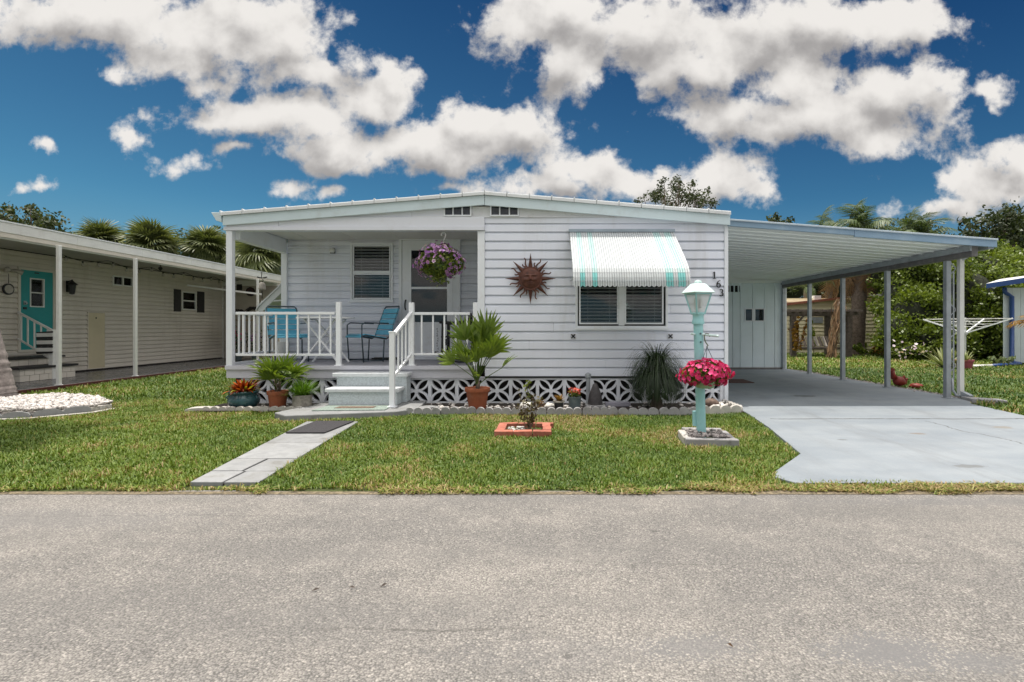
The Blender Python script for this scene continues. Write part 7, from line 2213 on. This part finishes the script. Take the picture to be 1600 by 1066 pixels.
for i in range(9):
    xa, xb = x0 + i * (x1 - x0) / 9 + 0.02, x0 + (i + 1) * (x1 - x0) / 9 - 0.02
    z0, z1 = gz(541, Yb_), gz(526, Yb_)
    MB().hexa([(xa, Yb_ - 0.02, z0), (xb, Yb_ - 0.02, z0), (xb, Yb_, z0), (xa, Yb_, z0), (xa - 0.06, Yb_ + 0.14, z1), (xb - 0.06, Yb_ + 0.14, z1), (xb - 0.06, Yb_ + 0.16, z1), (xa - 0.06, Yb_ + 0.16, z1)]).build('back_slat', M['slatpale'] if i % 2 else M['wood'], sb)
MB().box(x0 - 0.04, x1 + 0.04, Yb_ - 0.55, Yb_ + 0.0, gz(545, Yb_), gz(542, Yb_)).build('seat', M['wood'], sb)
for x in (x0, x1):
    MB().bar((x, Yb_ - 0.2, gz(543, Yb_)), (x, Yb_ - 0.0, gz(490, Yb_)), 0.02).build('chain', M['galv'], sb)
    MB().bar((x, Yb_ - 0.5, gz(536, Yb_)), (x, Yb_ + 0.05, gz(536, Yb_)), 0.06, 0.05).build('armrest', M['wood'], sb)
# fallen brown frond leaning by the palm
ff = thing('fallen_frond', 'brown dead palm frond leaning against the swing frame', 'palm frond', (gx(1295, 19.3), 19.3, 0))
r = rngs(401)
mb = MB()
a = Vector((gx(1296, 19.3), 19.2, 0.0)); b_ = Vector((gx(1318, 19.3), 19.6, gz(472, 19.6)))
mb.tube([a, a.lerp(b_, 0.5) + Vector((0.06, 0, 0)), b_], [0.10, 0.07, 0.04], 8)
mb.build('stalk', M['bark'], ff, smooth='all')
n = 420
f = r.uniform(0, 1, n)
C = np.array(a)[None] + (np.array(b_) - np.array(a))[None] * f[:, None] + r.normal(size=(n, 3)) * np.array([0.075, 0.07, 0.06])
A = unit(np.array(a - b_)[None] + r.normal(size=(n, 3)) * 0.35); Bv = unit(np.cross(A, r.normal(size=(n, 3))))
V, Q = leaf_diamonds(C, A, Bv, 0.42 * np.ones(n), 0.04 * np.ones(n))
np_mesh('leaflets', V, [Q], M['dryfrond'], ff, tint=np.repeat(r.uniform(0, 1, n), 4))
sprig('climbing_vine', 'sparse vine climbing the left post of the swing frame', (gx(1245, 19.8), 19.8, 0.0), 1.5, 46, 0.16, 0.09, 402, 'brom', 0.5, 6)
sprig('climbing_vine', 'leafy stalk rising behind the swing bench', (gx(1272, 21.5), 21.5, 0.0), 1.5, 34, 0.16, 0.08, 403, 'basket', 0.5, 5)
sprig('low_weeds', 'low green weeds at the foot of the thick palm trunk', (gx(1355, 21), 21.0, 0.0), 0.5, 60, 0.16, 0.07, 404, 'basket', 1.1, 8)

# rotary clothes line
YC = 15.6
rc = thing('rotary_clothesline', 'white rotary clothes line standing on the grass in the back yard', 'clothes line', (gx(1508, YC), YC, 0))
x = gx(1508, YC); zh = gz(521, YC)
MB().tube([(x, YC, 0.0), (x, YC, gz(496, YC))], 0.028, 10).build('pole', M['alu'], rc, smooth=True)
MB().lathe([(0.0, 0), (0.06, 0), (0.06, 0.08), (0, 0.08)], (x, YC, zh - 0.04), 10).build('hub', M['alu'], rc)
arms = []
for k in range(4):
    a = R(28) + k * math.pi / 2
    e = Vector((x + 1.12 * math.cos(a), YC + 1.12 * math.sin(a), gz(498.5, YC)))
    arms.append(e)
    MB().bar((x, YC, zh), e, 0.035).build('arm', M['rail'], rc)
    MB().bar((x, YC, gz(500, YC)), Vector((x, YC, zh)).lerp(e, 0.5), 0.018).build('strut', M['alu'], rc)
ln = MB()
for f in (1.0, 0.82, 0.64, 0.46):
    q = [Vector((x, YC, zh)).lerp(e, f) for e in arms]
    for k in range(4): ln.tube([q[k], q[(k + 1) % 4]], 0.005, 4)
ln.build('lines', M['plasticwhite'], rc)
# agave and pink pot
ya = 14.5
ag = thing('agave', 'spiky yellow green agave on the grass behind the carport post', 'plant', (gx(1478, ya), ya, 0))
r = rngs(411)
V, Q, m_ = arc_blades(60, r, 0.06, 0.62, 0.07, (0.1, 1.35), 0.12, lenvar=0.2)
np_mesh('leaves', V + np.array([gx(1478, ya), ya, 0.02]), [Q], M['agave'], ag, tint=np.repeat(r.uniform(0, 1, 60), m_))
pk = thing('pink_pot', 'pink plastic pot on the grass right of the carport posts', 'pot', (gx(1507, 14.2), 14.2, 0))
MB().lathe([(0.14, 0.0), (0.15, 0.005), (0.20, 0.22), (0.22, 0.225), (0.22, 0.26), (0.20, 0.26), (0.18, 0.22)], (gx(1507, 14.2), 14.2, 0.0), 22).build('pot_body', M['pinkpot'], pk, smooth=True)
V, Q, m_ = arc_blades(50, r, 0.10, 0.26, 0.035, (0.1, 1.2), 0.5)
tag(np_mesh('pot_plant', V + np.array([gx(1507, 14.2), 14.2, 0.23]), [Q], M['agave'], tint=np.repeat(r.uniform(0, 1, 50), m_)), 'yellow green spiky plant in the pink pot', 'plant')
# white pipe on the grass and blue trimmed shed
bs = thing('blue_trim_shed', 'pale shed with deep blue roof edge and drain pipe at the far right', 'shed', (14.0, 16.0, 0))
SXL = gx(1568, 16.0)
FB = front(16.0)
for i in range(8):
    MB().box(SXL + i * 0.25 + 0.004, SXL + (i + 1) * 0.25 - 0.004, 15.985, 16.02, 0.02, 2.30).build('wall_panel', M['bluewall'], bs)
MB().prism([(SXL + 0.005, 16.022), (SXL + 5, 16.022), (SXL + 6, 20), (SXL + 1.2, 17.0)], XY, 0.0, 2.32).build('wall_core', M['bluewall'], bs)
rz0, rz1 = gz(446, 15.6), gz(437, 15.6)
MB().prism([(gx(1541, 15.6), gz(450.5, 15.6)), (gx(1700, 15.6), gz(428, 15.6)), (gx(1700, 15.6), gz(418, 15.6)), (gx(1541, 15.6), gz(443.5, 15.6))], XZ, 15.56, 15.60).build('roof_fascia', M['bluetrim'], bs)
MB().add([(gx(1541, 15.6), 15.605, gz(446, 15.6)), (gx(1700, 15.6), 15.605, gz(423, 15.6)), (gx(1720, 15.6), 19.0, gz(423, 15.6)), (gx(1541, 15.6) + 1.6, 17.2, gz(446, 15.6)), (gx(1541, 15.6), 15.605, gz(443.2, 15.6)), (gx(1700, 15.6), 15.605, gz(419, 15.6)), (gx(1720, 15.6), 19.0, gz(419, 15.6)), (gx(1541, 15.6) + 1.6, 17.2, gz(443.2, 15.6))], [(0, 1, 2, 3), (4, 5, 6, 7), (0, 1, 5, 4), (1, 2, 6, 5), (2, 3, 7, 6), (3, 0, 4, 7)]).build('roof', M['nwhite'], bs)
dxp = gx(1581, 15.9)
MB().tube([(dxp - 0.22, 15.9, gz(449, 15.9)), (dxp - 0.20, 15.9, gz(457, 15.9)), (dxp, 15.9, gz(464, 15.9)), (dxp, 15.9, 0.12), (dxp - 0.02, 15.6, 0.05)], 0.06, 8).build('drain_pipe', M['bluetrim'], bs, smooth='all')
MB().tube([(dxp - 0.02, 15.6, 0.05), (gx(1550, 15.0), 15.0, 0.04)], 0.05, 8).build('ground_pipe', M['bluetrim'], bs, smooth='all')
MB().tube([(gx(1550, 15.0), 15.0, 0.04), (gx(1510, 14.8), 14.8, 0.035)], 0.045, 8).build('ground_pipe', M['nwhite'], bs, smooth='all')
# small yellow green palm at right edge
ypm = thing('yellow_palm', 'orange green palm fronds reaching in at the right edge before the blue trimmed shed', 'palm tree', (gx(1640, 14.5), 14.5, 0))
MB().tube([(gx(1640, 14.5), 14.5, 0), (gx(1640, 14.5), 14.5, 1.0)], 0.06, 8).build('trunk', M['bark'], ypm, smooth='all')
yf_ = feather_frond_mesh('yellow_frond', M['brom'], 77, 1.0, 22, 0.30, 1.5, 0.03, 0.6, 0.5)
for i in range(11):
    place_mesh('frond', yf_, ypm, (gx(1640, 14.5), 14.5, 1.0), i * 2.399 + 0.4, R(10 + 6 * (i % 6)), 0, 1.0)
sprig('low_weeds', 'low broad leaved weeds at the foot of the blue trimmed shed', (gx(1558, 15.5), 15.5, 0.0), 0.32, 26, 0.14, 0.06, 412, 'agave', 0.45, 6)
# red rooster ornament and stones by the carport edge
YO = 9.95
rx_ = gx(1402, YO)
rs = thing('red_rooster', 'small red painted rooster ornament beside the carport post', 'ornament', (rx_, YO, 0))
mb = MB()
bp_ = [Vector((rx_ - 0.06, YO, 0.15)), Vector((rx_ - 0.02, YO, 0.13)), Vector((rx_ + 0.06, YO, 0.11)), Vector((rx_ + 0.13, YO, 0.08))]
mb.tube(bp_, [0.045, 0.085, 0.095, 0.05], 12)
mb.build('body', M['redpaint'], rs, smooth='all')
MB().tube([(rx_ - 0.05, YO, 0.17), (rx_ - 0.085, YO, 0.25), (rx_ - 0.09, YO, 0.31)], [0.06, 0.04, 0.038], 10).build('neck', M['redpaint'], rs, smooth='all')
MB().prism([(rx_ - 0.14, 0.30), (rx_ - 0.15, 0.355), (rx_ - 0.12, 0.335), (rx_ - 0.10, 0.375), (rx_ - 0.08, 0.34), (rx_ - 0.055, 0.36), (rx_ - 0.05, 0.30)], XZ, YO - 0.012, YO + 0.012).build('comb', M['redpaint'], rs)
MB().prism([(rx_ + 0.08, 0.10), (rx_ + 0.06, 0.20), (rx_ + 0.10, 0.17), (rx_ + 0.13, 0.22), (rx_ + 0.15, 0.16), (rx_ + 0.19, 0.17), (rx_ + 0.16, 0.06)], XZ, YO - 0.02, YO + 0.02).build('tail', M['redpaint'], rs)
MB().prism([(rx_ - 0.125, 0.315), (rx_ - 0.165, 0.30), (rx_ - 0.125, 0.295)], XZ, YO - 0.01, YO + 0.01).build('beak', M['brick'], rs)
rock('red_stone', 'flat red painted stone lying right of the red rooster', (rx_ + 0.30, YO - 0.08, 0.0), 0.10, M['redpaint'], 12, 0.5)
for k, (px, Y, lab) in enumerate(((1520, 8.15, 'flat grey splash block at the foot of the front carport post'),)):
    tag(MB().prism([(gx(1502, 8.15), 7.95), (gx(1552, 8.0), 7.75), (gx(1556, 8.0), 7.95), (gx(1505, 8.2), 8.25)], XY, -0.01, 0.055).build('splash_block', M['edging'], None, bevel=0.01), lab, 'splash block')
r = rngs(421)
yy = r.uniform(8.2, 13.8, 420)
pebbles('carport_edge_pebbles', np.stack([6.60 + r.normal(size=420) * 0.06, yy, np.full(420, 0.0)], 1), r, 0.024, mat('mixed_pebbles', (0.30, 0.27, 0.25), 0.85, 0.7, 30))
structure('soil_strip', MB().box(6.50, 6.74, 8.0, 14.1, -0.05, -0.004), M['mulch'])

# leaf and litter on the road
lt = rngs(431)
C = np.array([[-0.98, 2.28, 0.0], [-0.83, 2.30, 0.0], [-0.70, 2.32, 0.0], [0.66, 1.88, 0.0]])
for i, c in enumerate(C):
    az = lt.uniform(0, 6.28); L = lt.uniform(0.010, 0.019)
    d = Vector((math.cos(az), math.sin(az), 0)); n_ = Vector((-d.y, d.x, 0)); cc = Vector((c[0], c[1], -0.008))
    mb = MB().add([cc - d * L, cc + n_ * L * 0.25 + Vector((0, 0, 0.004)), cc + d * L + Vector((0, 0, 0.006)), cc - n_ * L * 0.25 + Vector((0, 0, 0.003)), cc + Vector((0, 0, 0.012))], [(0, 1, 4), (1, 2, 4), (2, 3, 4), (3, 0, 4), (3, 2, 1, 0)])
    o = mb.build('fallen_leaf', M['dryfrond'] if i in (3,) else M['wood'])
    tag(o, ['leftmost of three small dark leaves lying on the asphalt', 'middle one of three small dark leaves lying on the asphalt', 'rightmost of three small dark leaves lying on the asphalt', 'single reddish leaf lying alone on the asphalt at the right'][i], 'leaf', 'fallen leaves on the road' if i != 3 else None)

# ------------------------------------------------------------------ grass
def vnoise(x, y, seed, s):
    r = np.random.default_rng(seed)
    g = r.uniform(0, 1, (64, 64))
    u = x / s; v = y / s
    iu = np.floor(u).astype(int); iv = np.floor(v).astype(int)
    fu = u - iu; fv = v - iv
    fu = fu * fu * (3 - 2 * fu); fv = fv * fv * (3 - 2 * fv)
    a = g[iu % 64, iv % 64]; b = g[(iu + 1) % 64, iv % 64]; c = g[iu % 64, (iv + 1) % 64]; d = g[(iu + 1) % 64, (iv + 1) % 64]
    return (a * (1 - fu) + b * fu) * (1 - fv) + (c * (1 - fu) + d * fu) * fv


def fbm(x, y, seed, s, o=4):
    t = 0; k = 0.5; n = 0
    for i in range(o):
        t = t + k * vnoise(x + 13.7 * i, y + 7.1 * i, seed + i, s); n += k; k *= 0.55; s *= 0.5
    return t / n


NOGRASS = [[(-2.535, 3.72), (-2.05, 3.72), (-2.19, 6.32), (-2.83, 6.32)], [(-3.40, 6.60), (-3.12, 6.36), (-1.84, 6.70), (-1.6, 6.98), (-1.6, 8.0), (-3.10, 8.0)],
           [(-1.82, 6.92), (0.9, 6.88), (0.95, 6.80), (2.0, 6.82), (2.62, 6.98), (2.72, 8.0), (-1.82, 8.0)], [(-4.68, 7.12), (-3.1, 7.06), (-3.1, 8.0), (-4.9, 21), (-4.66, 8)],
           [(1.78, 3.84), (30, 3.84), (30, 5.2), (6.0, 6.5), (6.20, 7.7), (6.78, 8.1), (6.78, 14.3), (2.6, 14.3), (2.68, 7.7), (2.62, 6.9), (2.48, 5.9), (2.24, 4.68), (1.78, 4.14)],
           [(-9.2, 6.34), (-6.9, 6.34), (-6.3, 6.54), (-5.92, 7.0), (-5.9, 7.4), (-6.5, 7.85), (-7.4, 8.05), (-9.2, 8.1)],
           [(xa - 0.02, yf - 0.06), (xb - 0.0, yf - 0.06), (xb, yb_ + 0.07), (xa - 0.02, yb_ + 0.07)],
           [rot(-0.27, -0.28), rot(0.27, -0.28), rot(0.27, 0.28), rot(-0.27, 0.28)]]


def grass(name, x0, x1, y0, y1, dens, L, wd, seed, dryk=0.0, extra=None, thin=None, flat=False, straw=None):
    r = np.random.default_rng(seed)
    n = int((x1 - x0) * (y1 - y0) * dens)
    P = np.stack([r.uniform(x0, x1, n), r.uniform(y0, y1, n)], 1)
    ok = np.ones(n, bool)
    for poly in NOGRASS: ok &= ~inpoly(P, poly)
    if extra is not None: ok &= extra(P)
    P = P[ok]; n = len(P)
    x, y = P[:, 0] + 40, P[:, 1] + 40
    f1 = fbm(x, y, seed, 1.3); f2 = fbm(x, y, seed + 20, 0.30, 3)
    dry = np.clip((f1 - 0.53) * 2.8 + (f2 - 0.5) * 2.0 + dryk, -1, 1.5)
    if thin is not None: dry = dry + thin(P)
    keep = r.uniform(0, 1, n) < np.clip(1.15 - 0.55 * np.clip(dry, 0, 1.4), 0.2, 1)
    P = P[keep]; dry = dry[keep]; f2 = f2[keep]; n = len(P)
    az = r.uniform(0, 2 * np.pi, n)
    lean = r.uniform(1.15, 1.5, n) if flat else r.uniform(0.35, 1.45, n)
    out = np.stack([np.cos(az), np.sin(az), np.zeros(n)], 1)
    sd = np.stack([-np.sin(az), np.cos(az), np.zeros(n)], 1)
    LL = L * r.uniform(0.5, 1.3, n) * (0.40 + 1.25 * f2) * np.where(dry > 0.8, 0.75, 1)
    h = LL * np.cos(lean * 0.8); o = LL * np.sin(lean)
    b = np.concatenate([P, np.full((n, 1), -0.014)], 1)
    mid = b + out * (o * 0.40)[:, None] + np.array([0, 0, 1.0]) * (h * 0.68)[:, None]
    tip = b + out * o[:, None] + np.array([0, 0, 1.0]) * (h * np.where(lean > 0.9, 0.72, 1.0))[:, None]
    w = wd * r.uniform(0.7, 1.3, n)[:, None]
    V = np.stack([b - sd * w * 0.4, b + sd * w * 0.4, mid + sd * w * 0.5, mid - sd * w * 0.5, tip], 1).reshape(-1, 3)
    i = np.arange(n) * 5
    Q = np.stack([i, i + 1, i + 2, i + 3], 1); T = np.stack([i + 3, i + 2, i + 4], 1)
    # 0..1 green to yellow green, above 1 straw
    tint = 0.22 + 0.38 * r.uniform(0, 1, n) + 0.30 * np.clip(dry, -0.6, 0.8)
    tint = np.where(r.uniform(0, 1, n) < np.clip(dry - 0.05, 0, 0.92) * 0.75, r.uniform(1.25, 1.7, n), tint)
    tint = np.where(r.uniform(0, 1, n) < 0.05, r.uniform(1.2, 1.6, n), tint)
    if straw is not None: tint = np.where(r.uniform(0, 1, n) < straw, r.uniform(1.2, 1.7, n), tint)
    return np_mesh(name, V, [Q, T], M['grass'], tint=np.repeat(tint, 5), kind='stuff')


def edge_dry(P):
    d = np.clip((3.80 - P[:, 1]) / 0.16, 0, 1.4) * 0.75
    d += 1.1 * np.exp(-((P[:, 0] - 0.42) / 0.22) ** 2 - ((P[:, 1] - 5.75) / 0.25) ** 2)
    d += 0.7 * np.exp(-((P[:, 0] - 1.3) / 0.25) ** 2 - ((P[:, 1] - 5.5) / 0.4) ** 2) + 0.7 * np.exp(-((P[:, 0] - 1.95) / 0.2) ** 2 - ((P[:, 1] - 5.4) / 0.3) ** 2)
    d += 0.8 * np.exp(-((P[:, 0] + 3.1) / 0.3) ** 2 - ((P[:, 1] - 6.4) / 0.25) ** 2)
    d += 0.5 * np.exp(-((P[:, 0] - 1.6) / 0.4) ** 2 - ((P[:, 1] - 3.9) / 0.15) ** 2)
    d -= 0.25 * np.exp(-((P[:, 0] + 4.8) / 0.8) ** 2 - ((P[:, 1] - 8.0) / 1.5) ** 2)
    d -= 0.25 * np.exp(-((P[:, 0] + 1.2) / 0.6) ** 2 - ((P[:, 1] - 5.6) / 0.6) ** 2)
    return d
wob = lambda P: P[:, 1] > 3.685 + 0.025 * np.sin(P[:, 0] * 3.1) + 0.025 * np.sin(P[:, 0] * 7.7 + 1)
grass('lawn_grass', -2.20, 2.75, 3.62, 6.95, 10500, 0.038, 0.0065, 501, 0.12, wob, edge_dry)
grass('lawn_grass', -9.2, -2.20, 3.62, 8.2, 7600, 0.041, 0.0072, 502, -0.06, wob, edge_dry)
grass('side_grass', -8.72, -4.66, 8.2, 19.0, 1700, 0.075, 0.013, 503, -0.15, None, lambda P: 1.3 * np.exp(-((P[:, 0] + 8.3) / 0.35) ** 2) * (P[:, 1] > 12))
grass('yard_grass', 6.1, 16.5, 6.2, 14.5, 1500, 0.070, 0.014, 504, 0.05, lambda P: P[:, 0] < P[:, 1] * 0.94)
grass('yard_grass', 6.1, 12.5, 4.9, 8.2, 1500, 0.060, 0.011, 509, 0.0, lambda P: P[:, 0] > P[:, 1] * 0.94)
grass('yard_grass', 6.5, 22, 14.5, 23.0, 520, 0.085, 0.024, 505, -0.02, lambda P: P[:, 0] < P[:, 1] * 0.96)
vg = lambda P: (P[:, 1] < 3.80) & (P[:, 1] > ROADY - 0.02 + 0.035 * np.sin(P[:, 0] * 2.3) * np.sin(P[:, 0] * 5.9 + 1) + 0.02 * np.sin(P[:, 0] * 13))
saved = NOGRASS; NOGRASS = []
grass('verge_grass', 1.0, 6.5, 3.60, 3.82, 14000, 0.060, 0.0065, 506, 0.2, vg, None, True, 0.72)
clump = lambda P: fbm(P[:, 0] + 40, P[:, 1] * 1.5 + 40, 77, 0.45, 4) + 1.2 * (P[:, 1] - 3.68) > 0.47 - 0.2 * ((P[:, 0] > -2.7) & (P[:, 0] < -1.9))
grass('verge_grass', -7.5, 1.4, 3.60, 3.72, 7500, 0.060, 0.0065, 507, 0.2, clump, None, True, 0.42)
grass('verge_grass', 1.0, 6.5, 3.59, 3.70, 7000, 0.060, 0.0065, 508, 0.2, clump, None, True, 0.90)
NOGRASS = saved
